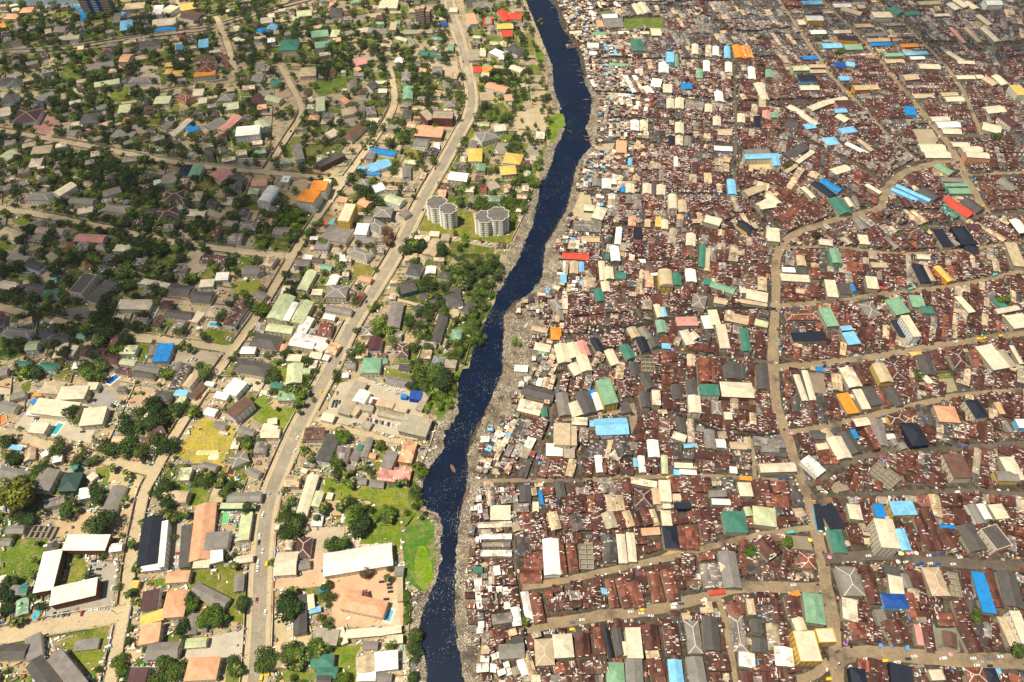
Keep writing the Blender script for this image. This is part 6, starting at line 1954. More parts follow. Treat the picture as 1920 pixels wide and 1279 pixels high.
def fill_villas():
    r = random.Random(21)
    mbY = MB(); mbG = MB(); zc = [0]
    for P, Q in LB:
        b = Band(P, Q); x = 0
        while x < b.L-8:
            w = r.uniform(20, 31); t0, t1 = x/b.L, min(1, (x+w)/b.L); x += w; tm = (t0+t1)/2
            A, B = b.at(tm, 0), b.at(tm, 1); D = math.hypot(B[0]-A[0], B[1]-A[1]); nv = max(1, round(D/r.uniform(22, 30)))
            for j in range(nv):
                v0, v1 = j/nv, (j+1)/nv; m = b.at(tm, (v0+v1)/2); px, py = PX(*m)
                if not (-60 < px < 1060 and -40 < py < 1330): continue
                c4 = [b.at(t0, v0), b.at(t1, v0), b.at(t1, v1), b.at(t0, v1)]
                e0, e1 = b.at(tm, v0), b.at(tm, v1); a = math.atan2(e1[1]-e0[1], e1[0]-e0[0]); LL = math.hypot(e1[0]-e0[0], e1[1]-e0[1])
                WW = abs((c4[1][0]-c4[0][0])*math.sin(a)-(c4[1][1]-c4[0][1])*math.cos(a))
                hh = hit(m[0], m[1], a, LL, WW, 7)
                if hh < .8 and r.random() < .75:
                    PLW.append(c4)
                k = r.random(); s = .94; cc = [(m[0]+(p[0]-m[0])*s, m[1]+(p[1]-m[1])*s) for p in c4]
                if hit(m[0], m[1], a, LL, WW, 8) < .2 and not (occ(*m) & 2) and all(not occ(*q) & 3 for q in cc):
                    zc[0] += 1
                    if k < .42: fan(mbG, cc, .012+.00005*zc[0], r.choice(((.07,.11,.02),(.10,.14,.02),(.13,.15,.03))))
                    elif k < .68: fan(mbY, cc, .012+.00005*zc[0], jit(r.choice(((.38,.30,.19),(.33,.28,.21),(.24,.21,.17),(.42,.36,.26))), r, .12))
                dk = (px < 480 and py < 640)
                if hh < .85 and r.random() < (.6 if dk else .5 if py < 300 else .8):
                    for tr in range(7):
                        L = r.uniform(11, 19); W = r.uniform(8, 13); aa = a+r.choice((0, math.pi/2))+r.uniform(-.05, .05)
                        cx = m[0]+r.uniform(-.22, .22)*WW; cy = m[1]+r.uniform(-.22, .22)*LL
                        if tr > 4: L *= .6; W *= .6
                        if hit(cx, cy, aa, L+1, W+1, 15) < .02:
                            dark = (px < 480 and py < 620); mark(rect(cx, cy, aa, L, W), 4)
                            VIL.append((cy, cx, aa, L, W, r.choice((4, 6.3, 6.6, 7)), r.choice('hhggf'), r.choice('GGDDUTCVG' if dark else 'GGDTCCWSTUMeG'), r.uniform(0, .12)))
                            break
                for q in range(r.choice((2, 3, 4)) if not dk else r.choice((3, 5, 7))):
                    TREEPTS.append(b.at(t0+(t1-t0)*r.choice((.1, .9, r.random())), v0+(v1-v0)*r.choice((.1, .9, r.random()))))
    structure(mbY.obj('yard_paving', ['ground2'])); structure(mbG.obj('garden_lawn', ['grass']))
def build_villas():
    r = random.Random(8); VIL.sort()
    mb = MB()
    for i, (y, x, a, L, W, h, t, c, al) in enumerate(VIL):
        rc = jit(PAL[c], r, .15); wc = r.choice(((.66,.6,.48),(.7,.68,.62),(.55,.47,.36),(.62,.52,.36)))
        if i < 190:
            caps = (.55,.5,.42) if t == 'h' and r.random() < .3 else None
            o = house(x, y, a, L, W, h, t, rc, wc, al, 'bungalow', 4 if h > 5 else 2, caps, 4.0, tank=r.random() < .25)  # fill-in villas of the plots
            reg(o, size_word(L, W)+CN[c]+' '+{'g':'gabled','h':'hipped','f':'flat'}[t]+' roofed bungalow', 'bungalow', x, y, h, 'bungalows in walled plots')
        else:
            ca, sa = math.cos(a), math.sin(a); M = lambda p: (x+ca*p[0]-sa*p[1], y+sa*p[0]+ca*p[1], p[2])
            mb.box(-L/2, -W/2, 0, L/2, W/2, h-.04, wc, 1, M); roof_faces(mb, t, L, W, h, (*rc, 1-al), x, M, 0)
    if mb.v:
        o = mb.obj('distant_villas', ['roof', 'wall']); o['kind'] = 'stuff'; o['label'] = 'distant villas scattered among the far trees of the garden quarter'; o['category'] = 'villas'
def seg_wall(mb, a, b, h=2.1, th=.28, c=(.33,.29,.23), ox=0, oy=0):
    L = math.hypot(b[0]-a[0], b[1]-a[1])
    if L < .5: return
    ux, uy = (b[0]-a[0])/L, (b[1]-a[1])/L
    M = lambda p: (a[0]-ox+ux*p[0]-uy*p[1], a[1]-oy+uy*p[0]+ux*p[1], p[2]); mb.box(0, -th/2, 0, L, th/2, h, c, 0, M); mb.box(-.05, -th/2-.06, h, L+.05, th/2+.06, h+.12, tuple(v*1.25 for v in c), 0, M)
def build_clutter():
    r = random.Random(71); mb = MB(); n = 0
    cs = [(.72,.69,.62)]*4+[(.45,.38,.28)]*4+[(.2,.18,.16)]*3+[(.3,.12,.07),(.08,.2,.45),(.1,.3,.2),(.5,.3,.12)]
    while n < 5200:
        px, py = r.uniform(-10, 1030), 1300*math.sqrt(r.random()); x, y = G(px, py)
        if occ(x, y) & 7 or px > np.interp(py, [p[1] for p in RL], [p[0] for p in RL])-12: continue
        if occ(x, y) & 8 and r.random() < .96: continue
        L, W, H, a = r.uniform(.6, 3.2)*r.choice((1, 1, 1.6)), r.uniform(.5, 2), r.uniform(.3, 2.2), r.choice((0, math.pi/2))+r.uniform(.2, .7); ca, sa = math.cos(a), math.sin(a); n += 1
        mb.box(-L/2, -W/2, 0, L/2, W/2, H, r.choice(cs), 0, lambda p: (x+ca*p[0]-sa*p[1], y+sa*p[0]+ca*p[1], p[2]))
    o = mb.obj('yard_clutter', ['wall']); o['kind'] = 'stuff'; o['label'] = 'crates, lean-tos, tanks and rubble scattered in the villa yards'; o['category'] = 'clutter'
def build_walls():
    r = random.Random(31); cols = [((.30,.27,.22),'grey'),((.42,.36,.26),'tan'),((.55,.50,.42),'pale'),((.22,.19,.16),'dark grey'),((.34,.20,.13),'reddish')]
    cand = []
    for k in ('second','r3','r4','r5','r6','r7','r8','r9','r10','main'):
        g, wd, _ = ROADG[k]
        for s in (-1, 1):
            p = offs(g, s*(wd/2+1.6)); cur = [p[0]]; ln = 0
            for q in p[1:]:
                ln += math.hypot(q[0]-cur[-1][0], q[1]-cur[-1][1]); cur.append(q)
                if ln > r.uniform(24, 46): cand.append((cur, 'roadside')); cur = [q]; ln = 0
    for c4 in PLW:
        cand.append(([c4[1], c4[2], c4[3]], 'plot'))
    items = []
    for pts, kd in cand:
        fine = []
        for i in range(len(pts)-1):
            a, b = pts[i], pts[i+1]; L = math.hypot(b[0]-a[0], b[1]-a[1]); n = max(1, int(L/3.5))
            for j in range(n): fine.append(((a[0]+(b[0]-a[0])*j/n, a[1]+(b[1]-a[1])*j/n), (a[0]+(b[0]-a[0])*(j+1)/n, a[1]+(b[1]-a[1])*(j+1)/n)))
        ok = [s for s in fine if not any(occ(s[0][0]*(1-t)+s[1][0]*t, s[0][1]*(1-t)+s[1][1]*t) & (15 if kd == 'plot' else 7) for t in (0, .5, 1))]
        if len(ok) < 4: continue
        cx = sum(s[0][0] for s in ok)/len(ok); cy = sum(s[0][1] for s in ok)/len(ok); px, py = PX(cx, cy)
        if -20 < px < 1050 and -10 < py < 1300: items.append((cy if kd == 'plot' else cy-500, cx, cy, ok, kd))
    items.sort(key=lambda i: i[0])
    mbs = MB()
    for i, (_, cx, cy, ok, kd) in enumerate(items):
        c, cn = r.choice(cols); h = r.choice((1.8, 2.2, 2.5))
        if i < 280:
            mb = MB()
            for a, b in ok: seg_wall(mb, a, b, h, .28, jit(c, r, .1), cx, cy)
            o = mb.obj('boundary_wall', ['wall']); o.location = (cx, cy, 0)
            reg(o, cn+' block wall '+('along the roadside' if kd == 'roadside' else 'around a villa plot'), 'boundary wall', cx, cy, 1, 'block walls of the villa plots')
        else:
            for a, b in ok: seg_wall(mbs, a, b, h, .28, jit(c, r, .1))
    if mbs.v:
        o = mbs.obj('far_walls', ['wall']); o['kind'] = 'stuff'; o['label'] = 'far plot walls lost among the trees'; o['category'] = 'boundary walls'

# ---------------- trees ----------------
def crown_geo(mb, r, R, H, n, base, cx=0, cy=0, z0=2.2, leaf=.85, lumps=7):
    lp = []
    for i in range(lumps):
        a = r.uniform(0, 6.28); d = r.uniform(.25, .62)*R if i else 0
        q = r.uniform(.42, .62)*R if i else .7*R
        lp.append((d*math.cos(a), d*math.sin(a), z0+H*(.5 if not i else r.uniform(.32, .68)), q, q*H/R*r.uniform(.42, .55), r.uniform(.6, 1.5)))
    for k in range(n):
        x0, y0, zc, q, qz, br = r.choice(lp)
        u = r.uniform(-.55, 1); a = r.uniform(0, 6.28); s = math.sqrt(1-u*u); rr = r.uniform(.72, 1.06)
        nx_, ny_, nz_ = s*math.cos(a), s*math.sin(a), u
        x, y, z = x0+nx_*q*rr, y0+ny_*q*rr, zc+nz_*qz*rr
        nv = Vector((nx_+r.uniform(-.6, .6), ny_+r.uniform(-.6, .6), nz_+r.uniform(-.2, .8))).normalized()
        t = nv.cross(Vector((r.uniform(-1, 1), r.uniform(-1, 1), r.uniform(-1, 1)))).normalized(); b = nv.cross(t); e = leaf*r.uniform(.5, 1.15)
        c = Vector((x+cx, y+cy, z)); f = br*r.uniform(.65, 1.35)
        t *= e; b *= e*r.uniform(.5, .9)
        mb.face([tuple(c-t*.6-b*.3), tuple(c+t*.2-b*.7), tuple(c+t*.75+b*.1), tuple(c-t*.1+b*.65)], (base[0]*f*r.uniform(.85, 1.2), base[1]*f, base[2]*f))
def trunk_geo(mb, r, R, z0, H, cx=0, cy=0):
    def limb(a, b, r0, r1, n=5):
        a = Vector(a); b = Vector(b); d = (b-a).normalized(); s = d.cross(Vector((.3, .5, .81))).normalized(); t = d.cross(s)
        for i in range(n):
            p, q = 2*math.pi*i/n, 2*math.pi*(i+1)/n
            o1, o2 = s*math.cos(p)+t*math.sin(p), s*math.cos(q)+t*math.sin(q)
            mb.face([tuple(a+o1*r0), tuple(a+o2*r0), tuple(b+o2*r1), tuple(b+o1*r1)], (.11, .08, .055))
    limb((cx, cy, 0), (cx, cy, z0+H*.35), .07*R, .045*R)
    for i in range(4):
        a = r.uniform(0, 6.28); limb((cx, cy, z0+H*.1*i), (cx+.5*R*math.cos(a), cy+.5*R*math.sin(a), z0+H*.5), .035*R, .012*R, 4)
TG = {'d': (.026,.050,.014), 'm': (.050,.085,.018), 'y': (.12,.14,.02), 'l': (.085,.15,.018), 'b': (.10,.065,.035)}
TC = {}
def tree_mesh(kind, var):
    if (kind, var) not in TC:
        r = random.Random(hash_(kind)*31+var); mb = MB(); R = 5.0; H = 7.0 if kind != 'c' else 12
        crown_geo(mb, r, R, H, 760, TG.get(kind, TG['d'])); cm = mb.mesh('crown', ['leaf'])
        mb = MB(); trunk_geo(mb, r, R, 2.2, H); TC[(kind, var)] = (cm, mb.mesh('trunk', ['wall']))
    return TC[(kind, var)]
def hash_(s): return sum(ord(c)*(i+3) for i, c in enumerate(s))
def palm_mesh(var):
    k = ('palm', var)
    if k in TC: return TC[k]
    r = random.Random(77+var); mb = MB(); n = 17; top = Vector((.5, .2, 8))
    for i in range(n):
        a = 2*math.pi*i/n+r.uniform(-.15, .15); el = r.uniform(.1, 1.0) if i % 2 else r.uniform(-.2, .5); p = top.copy(); L = r.uniform(3.8, 4.8); g = r.uniform(.7, 1.3)
        col = (.045*g, .085*g, .018*g) if r.random() > .12 else (.22, .2, .06)
        for s in range(6):
            d = Vector((math.cos(a)*math.cos(el), math.sin(a)*math.cos(el), math.sin(el))); q = p+d*L/6
            sd = Vector((-math.sin(a), math.cos(a), 0)); w0, w1 = (.25, .75, .9, .8, .6, .4, .05)[s:s+2]; dn = Vector((0, 0, -.28))
            mb.face([tuple(p), tuple(q), tuple(q+sd*w1+dn), tuple(p+sd*w0+dn)], col); mb.face([tuple(q), tuple(p), tuple(p-sd*w0+dn), tuple(q-sd*w1+dn)], tuple(v*1.15 for v in col))
            p = q; el -= .32
    cm = mb.mesh('fronds', ['leaf']); mb = MB()
    for s in range(5):
        za, zb = s*1.6, (s+1)*1.6; ra, rb = .32-.03*s, .32-.03*(s+1); f = lambda z: (.5*(z/8)**2, .2*(z/8)**2)
        for i in range(7):
            p, q = 2*math.pi*i/7, 2*math.pi*(i+1)/7; (ax, ay), (bx, by) = f(za), f(zb)
            mb.face([(ax+ra*math.cos(p), ay+ra*math.sin(p), za), (ax+ra*math.cos(q), ay+ra*math.sin(q), za), (bx+rb*math.cos(q), by+rb*math.sin(q), zb), (bx+rb*math.cos(p), by+rb*math.sin(p), zb)], (.16,.13,.10))
    TC[k] = (cm, mb.mesh('trunk', ['wall'])); return TC[k]
# cx cy rx ry count size kind  (full picture pixels)
TREES = """30 10 25 8 5 1.2 d;80 35 45 25 18 1.3 d;140 45 20 15 6 1.2 d;60 60 50 20 16 1.1 d;265 47 22 12 5 1.9 d;190 60 30 12 8 1.2 d;130 95 30 15 8 1.2 d;140 100 14 14 4 2.0 d;30 120 30 20 8 1.1 d;95 150 32 20 14 1.3 d;160 130 25 15 8 1.2 d;
240 127 14 14 3 2.0 d;170 165 55 25 20 1.2 m;130 180 45 30 20 1.3 d;200 200 30 20 9 1.3 d;265 190 28 42 14 1.5 d;285 97 11 11 2 2.0 d;345 118 15 12 3 1.8 d;330 108 12 8 2 1.3 d;430 60 40 20 12 1.3 d;455 15 45 20 20 1.5 d;390 75 15 25 7 1.3 d;
455 100 25 22 10 1.4 d;490 110 40 25 18 1.5 d;470 145 30 22 12 1.4 m;510 150 25 20 9 1.3 d;500 15 30 15 9 1.4 d;500 60 30 20 9 1.2 d;560 38 30 15 10 1.3 d;600 30 15 25 8 1.3 d;650 50 25 25 10 1.3 d;690 70 25 25 10 1.4 d;625 110 34 34 20 1.9 d;
655 100 22 20 8 1.5 d;715 105 22 42 20 1.6 d;745 95 10 10 3 1.5 d;760 108 25 22 9 1.5 d;790 45 22 18 10 1.3 d;832 25 13 20 7 2.0 d;840 62 10 12 3 1.6 d;842 107 13 11 3 1.8 d;795 128 18 30 10 1.4 m;775 150 20 18 8 1.4 d;790 188 28 26 14 1.7 d;
852 170 16 24 9 1.4 m;865 195 10 20 6 1.3 m;700 237 24 14 8 1.4 m;742 232 22 14 7 1.4 m;742 262 16 16 5 1.6 m;770 255 14 14 4 1.4 d;572 245 10 16 5 1.6 d;533 212 20 16 8 1.6 d;518 282 16 16 6 1.4 d;572 308 18 14 7 1.5 d;660 328 32 10 9 1.4 d;
690 345 22 12 6 1.7 d;730 312 18 10 5 1.3 m;790 300 25 22 10 1.4 m;870 275 18 16 7 1.2 m;880 300 15 10 4 1.1 m;915 125 22 8 7 1.2 m;950 150 30 10 14 1.2 d;925 140 30 14 12 1.2 d;907 190 10 11 3 1.8 d;942 215 26 18 14 1.3 m;960 130 10 22 9 1.2 d;
985 55 18 14 9 1.4 d;975 75 12 12 5 1.3 d;920 20 20 10 6 1.1 m;968 165 8 12 4 1.0 m;1015 155 8 10 4 1.0 l;1000 330 12 14 5 1.5 l;968 262 12 16 8 1.3 m;975 325 26 12 12 1.3 m;960 275 10 20 7 1.2 m;945 385 42 16 34 1.3 m;905 380 18 9 9 1.2 m;
870 352 8 8 2 1.6 m;866 380 7 7 2 1.5 d;985 240 6 6 2 1.0 m;980 202 6 5 2 1.0 m;15 245 20 22 12 1.3 d;60 262 30 8 5 .9 d;120 295 45 16 18 1.2 d;170 285 35 12 12 1.2 d;200 312 40 18 20 1.3 d;240 335 40 25 26 1.4 d;100 335 45 12 14 1.0 m;
50 350 25 10 7 1.1 m;180 348 25 12 10 1.2 m;282 360 20 14 6 1.9 d;312 270 10 9 2 1.9 d;245 265 20 12 6 1.1 d;190 255 40 10 9 1.0 d;455 385 16 18 3 2.1 d;370 425 18 14 6 1.6 d;175 400 18 14 6 1.3 d;200 420 40 14 16 1.3 d;250 425 48 22 30 1.5 d;
270 455 45 22 26 1.5 d;225 470 30 16 14 1.3 d;165 470 24 16 12 1.2 m;340 458 18 9 5 1.6 d;335 482 10 7 2 1.6 d;85 440 17 11 4 1.8 d;85 470 18 8 4 1.2 m;48 424 12 9 3 1.5 d;10 495 22 18 8 1.6 d;100 490 25 10 5 1.0 m;240 520 36 20 18 1.2 m;
300 530 25 14 7 1.1 d;205 570 17 20 7 1.9 d;40 563 20 12 8 1.3 m;75 588 20 8 6 1.1 m;10 555 10 14 5 1.4 d;190 617 34 26 18 2.0 d;225 640 18 18 8 1.6 d;125 612 16 12 5 1.7 d;20 650 24 24 14 1.2 m;50 690 30 14 10 1.5 d;175 690 26 16 8 1.9 m;
185 660 20 10 6 1.5 d;110 655 14 14 6 1.4 d;250 605 12 10 3 1.7 d;290 540 16 12 5 1.3 d;490 432 22 16 12 1.3 m;545 410 36 16 24 1.3 l;520 400 30 22 22 1.3 m;560 438 26 16 20 1.3 m;500 455 18 14 10 1.4 l;530 368 12 8 4 1.3 m;493 580 17 13 3 2.2 l;
540 528 13 15 5 1.6 d;538 547 10 10 4 1.5 d;665 562 10 8 3 1.3 m;640 495 12 6 3 1.1 l;600 455 8 10 3 1.5 m;735 442 12 11 2 2.0 b;668 367 12 10 2 2.0 d;694 370 6 6 1 1.7 d;706 375 9 9 2 1.5 m;640 363 5 7 1 1.5 d;622 340 4 9 2 1.0 d;
313 705 11 9 2 1.8 d;381 697 14 12 4 1.6 m;275 770 22 22 7 2.2 d;285 795 18 18 6 2.1 d;238 790 22 18 7 2.0 d;205 830 20 20 5 2.2 m;252 832 20 18 4 2.3 m;290 830 14 16 4 1.7 m;345 762 20 16 8 1.7 d;318 825 14 14 4 1.8 d;308 780 10 10 2 1.7 m;
138 779 14 12 2 2.1 d;108 843 13 10 2 1.9 m;150 852 14 10 4 1.5 m;170 855 10 9 3 1.4 m;80 880 22 12 7 1.4 d;65 890 16 16 5 1.6 m;20 930 30 26 5 3.6 y;45 975 14 14 4 1.7 d;20 860 20 12 6 1.5 d;8 820 10 10 4 1.6 d;116 944 14 13 2 2.2 m;
172 925 11 11 2 1.9 d;313 922 16 17 3 2.3 d;425 925 12 12 2 1.8 m;452 828 13 13 3 1.7 m;390 895 28 10 10 1.2 d;375 900 18 8 5 1.4 m;440 905 14 10 5 1.2 m;455 948 11 9 2 1.8 m;310 965 24 9 8 1.2 m;325 968 12 6 4 1.0 y;200 981 16 15 2 2.6 m;
355 1125 10 22 9 1.4 m;390 1158 14 10 4 1.8 l;342 1180 8 8 2 1.5 l;455 1135 9 20 5 1.4 m;20 1105 16 18 6 1.7 d;8 1150 10 12 4 1.4 d;320 1255 18 12 5 1.7 m;225 1245 8 20 7 1.2 l;445 1245 12 18 6 1.2 m;300 1265 14 12 4 1.4 m;262 1290 40 10 6 1.4 m;
520 1130 19 18 2 3.0 d;665 980 17 26 7 2.2 d;655 950 10 10 3 1.5 d;690 1068 18 9 3 1.8 b;505 1230 20 14 6 1.8 m;540 1225 18 14 6 1.6 m;580 1215 18 10 5 1.5 m;600 1212 10 8 3 1.4 l;535 985 24 16 9 1.8 m;545 965 14 12 5 1.5 d;540 990 12 12 4 1.7 d;
617 1020 9 7 2 1.4 m;648 1016 8 8 2 1.6 l;730 962 14 10 5 1.3 m;615 1105 10 16 5 1.2 m;775 1193 8 12 5 1.3 m;780 1220 7 14 5 1.3 m;770 1272 10 8 4 1.3 m;735 1211 7 8 2 1.4 m;700 960 16 10 5 1.2 l;612 1172 6 10 3 1.3 m;630 1270 18 8 5 1.3 l;
649 820 13 11 2 2.1 l;632 858 16 9 4 1.8 m;635 890 10 14 4 1.4 m;713 830 7 8 3 1.2 l;770 870 4 8 2 1.0 l;800 700 28 14 12 1.9 m;830 703 18 16 6 2.2 d;795 725 16 14 7 1.6 m;830 735 24 16 16 1.3 l;835 755 18 10 10 1.1 l;770 727 7 6 2 1.6 m;
667 663 9 8 2 1.8 m;535 735 26 10 9 1.3 m;505 702 18 8 5 1.2 m;575 735 16 14 7 1.4 m;535 655 8 10 3 1.4 d;570 750 20 12 8 1.2 l;575 675 6 8 2 1.3 m;805 640 8 12 4 1.2 m;850 668 14 8 8 1.3 m;780 470 24 18 9 2.0 d;765 455 10 12 3 1.6 d;
827 470 11 14 4 1.6 d;868 444 8 8 2 1.7 l;895 500 36 14 20 1.2 d;855 505 20 18 12 1.2 m;870 518 18 10 9 1.3 d;925 500 12 30 16 1.2 m;905 555 12 26 18 1.2 m;888 620 10 30 20 1.1 m;880 590 14 20 12 1.2 m;865 640 12 16 10 1.1 d;800 532 14 14 7 1.4 d;
845 540 12 14 6 1.3 d;820 565 10 10 4 1.3 d;796 595 13 18 10 1.5 d;765 600 9 8 3 1.5 d;788 620 10 14 5 1.4 d;755 535 8 8 3 1.2 m;708 612 12 9 3 2.1 l;735 622 10 9 3 1.7 l;830 582 9 7 3 1.5 m;810 640 14 10 5 1.3 m;905 635 6 8 4 1.0 m;960 405 6 8 3 1.2 l;
772 650 10 6 3 1.1 m;1574 103 9 8 2 1.9 d;1542 72 16 4 5 1.2 d;1866 256 11 8 3 1.7 m;1476 305 7 7 3 1.3 m;1532 440 6 5 2 1.3 d;1682 437 6 4 2 1.1 l;1885 562 10 6 3 1.2 m;1410 1036 7 7 2 1.6 l;1836 1154 10 6 3 1.4 m;1720 702 8 10 5 1.0 m;
1476 1020 7 9 3 1.1 l;1915 1220 8 8 2 1.5 m;1125 1108 3 4 1 .8 m;1050 1250 5 5 1 1.0 m;1810 1260 6 4 1 1.1 m;965 640 12 5 4 .9 l;1425 68 5 6 2 1.2 d;1484 84 7 5 2 1.0 m;1655 560 3 3 1 1.0 d;1790 788 12 10 4 .9 m;1840 500 3 3 1 .9 d;1786 1035 6 4 2 1.0 l;
1735 430 4 4 1 1.0 m;1495 150 4 4 1 1.0 m;1440 820 3 3 1 .9 m;915 250 16 9 6 1.0 m;1005 235 5 5 2 .9 m;860 320 20 8 5 1.0 m;1015 40 5 10 5 .8 l;1018 200 5 10 5 .9 m;1010 300 6 16 8 1.1 l;1028 230 4 14 5 .8 l;800 760 12 10 5 1.0 l;790 880 8 16 10 1.0 l;780 930 10 20 12 1.0 m;763 1130 4 40 9 .8 l"""
PALMS = """585 850 12 12 5;570 845 8 6 3;650 892 12 10 4;655 905 8 8 3;560 732 22 8 10;535 738 12 8 5;562 762 8 10 4;810 735 14 8 7;825 730 12 6 5;545 945 16 12 8;535 955 10 10 5;550 985 10 10 4;592 972 7 7 2;603 950 14 8 4;645 950 12 8 5;668 952 12 8 5;697 962 6 6 1;735 975 9 9 2;755 905 10 6 3;730 1085 6 5 1;555 1107 9 7 3;570 1225 22 12 9;555 1250 14 8 4;600 1222 10 6 3;
66 1014 5 5 1;62 1045 5 5 1;60 1065 5 5 1;58 1085 5 5 1;73 960 6 5 1;135 955 10 5 3;265 980 8 6 3;250 1018 8 8 3;258 1062 8 8 3;350 962 8 6 2;435 1062 6 6 1;245 1112 8 10 3;260 1125 7 5 2;30 1168 12 8 4;320 965 6 5 2;395 895 12 10 4;410 905 10 8 3;215 880 8 6 3;236 892 8 8 3;172 742 6 5 1;235 940 8 8 2;330 772 7 6 2;250 800 6 5 1;112 850 5 4 1;240 520 26 12 8;300 430 40 16 12;
850 540 10 8 4;870 530 12 10 6;845 500 14 8 5;795 615 8 14 6;800 560 8 10 5;900 450 4 4 1;780 463 14 8 5;905 340 6 4 2;940 315 8 4 2;690 265 14 12 8;660 335 14 6 4;575 360 4 8 1;345 650 12 10 5;380 705 6 5 1;440 505 8 6 3;560 595 8 10 2;600 575 8 6 2;545 600 6 6 1;525 560 8 6 2;300 500 14 10 5;315 515 10 10 4;185 165 20 12 5;110 300 20 10 5;60 340 20 8 4;505 300 8 8 3;560 280 10 8 3;610 330 14 6 3;445 1258 10 10 4;375 1160 6 5 2;420 1160 8 6 3;985 1165 3 3 1;905 1090 1 1 0;770 540 6 6 1;1000 268 4 4 1"""
def build_trees():
    r = random.Random(13); T = []
    kn = {'d':'dark green','m':'mid green','y':'golden green','l':'bright green','b':'brownish dry'}
    for ln in TREES.replace('\n', '').split(';'):
        f = ln.split(); cx, cy, rx, ry = map(float, f[:4]); n = int(f[4]); s = float(f[5]); k = f[6]
        for i in range(n):
            for _ in range(6):
                a = r.uniform(0, 6.28); d = math.sqrt(r.random()) if n > 1 else 0
                x, y = G(cx+rx*d*math.cos(a), cy+ry*d*math.sin(a), 5*s)
                if n < 4 or not (occ(x, y) & 5): break
            T.append((x, y, s*r.uniform(.62, 1.02)*(.88 if cy > 720 and s < 2.4 else 1), k if k in 'yb' or r.random() < .72 else r.choice('dml')))
    for x, y in TREEPTS:
        px, py = PX(x, y)
        if occ(x, y) & 7 or (occ(x, y) & 8 and r.random() < .75): continue
        dk = (px < 480 and py < 640) or py < 280
        if r.random() < (.95 if dk else .7 if py < 700 else .5): T.append((x, y, r.uniform(.6, 1.5 if dk else 1.15) if py < 700 else r.uniform(.4, .85), r.choice('ddml' if py < 640 else 'dmml')))
    for (x, y, r_, v) in GP:
        for i in range(int(r_*.45*(1.5 if v > .3 else 1))):
            a = r.uniform(0, 6.28); d = math.sqrt(r.random())*r_; p = (x+d*math.cos(a), y+d*math.sin(a))
            if not occ(*p) & 15: T.append((*p, r.uniform(.45, 1.1), r.choice('dmm')))
    T = [t for t in T if -40 < PX(t[0], t[1])[0] < 1960 and -60 < PX(t[0], t[1])[1] < 1330]
    T.sort(key=lambda t: t[1]-140*t[2]); mb = MB()
    for i, (x, y, s, k) in enumerate(T):
        if i < 300:
            cm, tm = tree_mesh(k, r.randrange(3)); ro = empty('tree', (x, y, 0), r.uniform(0, 6.28)); ro.scale = (s, s, s*r.uniform(.8, 1.0))
            link('crown', cm, ro); link('trunk', tm, ro)
            reg(ro, ('broad ' if s > 1.7 else 'small ' if s < .85 else 'bushy ')+kn[k]+' tree', 'tree', x, y, 5*s, 'trees of the garden quarter')
        else:
            f = r.uniform(.75, 1.3); c = TG[k]; c = tuple(v*f for v in c)
            crown_geo(mb, r, 5*s, 6.6*s, int(130+170*s*(1 if y < 700 else .7)), c, x, y, 2.0*s, .95*max(.8, s), 5); trunk_geo(mb, r, 5*s, 2*s, 6*s, x, y)
    o = mb.obj('woodland', ['leaf']); o['kind'] = 'stuff'; o['label'] = 'dense distant trees filling the gardens behind the nearer ones'; o['category'] = 'woodland'
    n = 0
    for ln in PALMS.replace('\n', '').split(';'):
        cx, cy, rx, ry, m = map(float, ln.split())
        for i in range(int(m)):
            a = r.uniform(0, 6.28); d = math.sqrt(r.random()); x, y = G(cx+rx*d*math.cos(a), cy+ry*d*math.sin(a), 7)
            s = r.uniform(.75, 1.15); cm, tm = palm_mesh(r.randrange(3)); ro = empty('palm_tree', (x, y, 0), r.uniform(0, 6.28)); ro.scale = (s,)*3
            link('fronds', cm, ro); link('trunk', tm, ro); reg(ro, r.choice(('feathery ',))+('tall' if s > .97 else 'short')+' palm', 'palm tree', x, y, 7, 'palms between the villas')
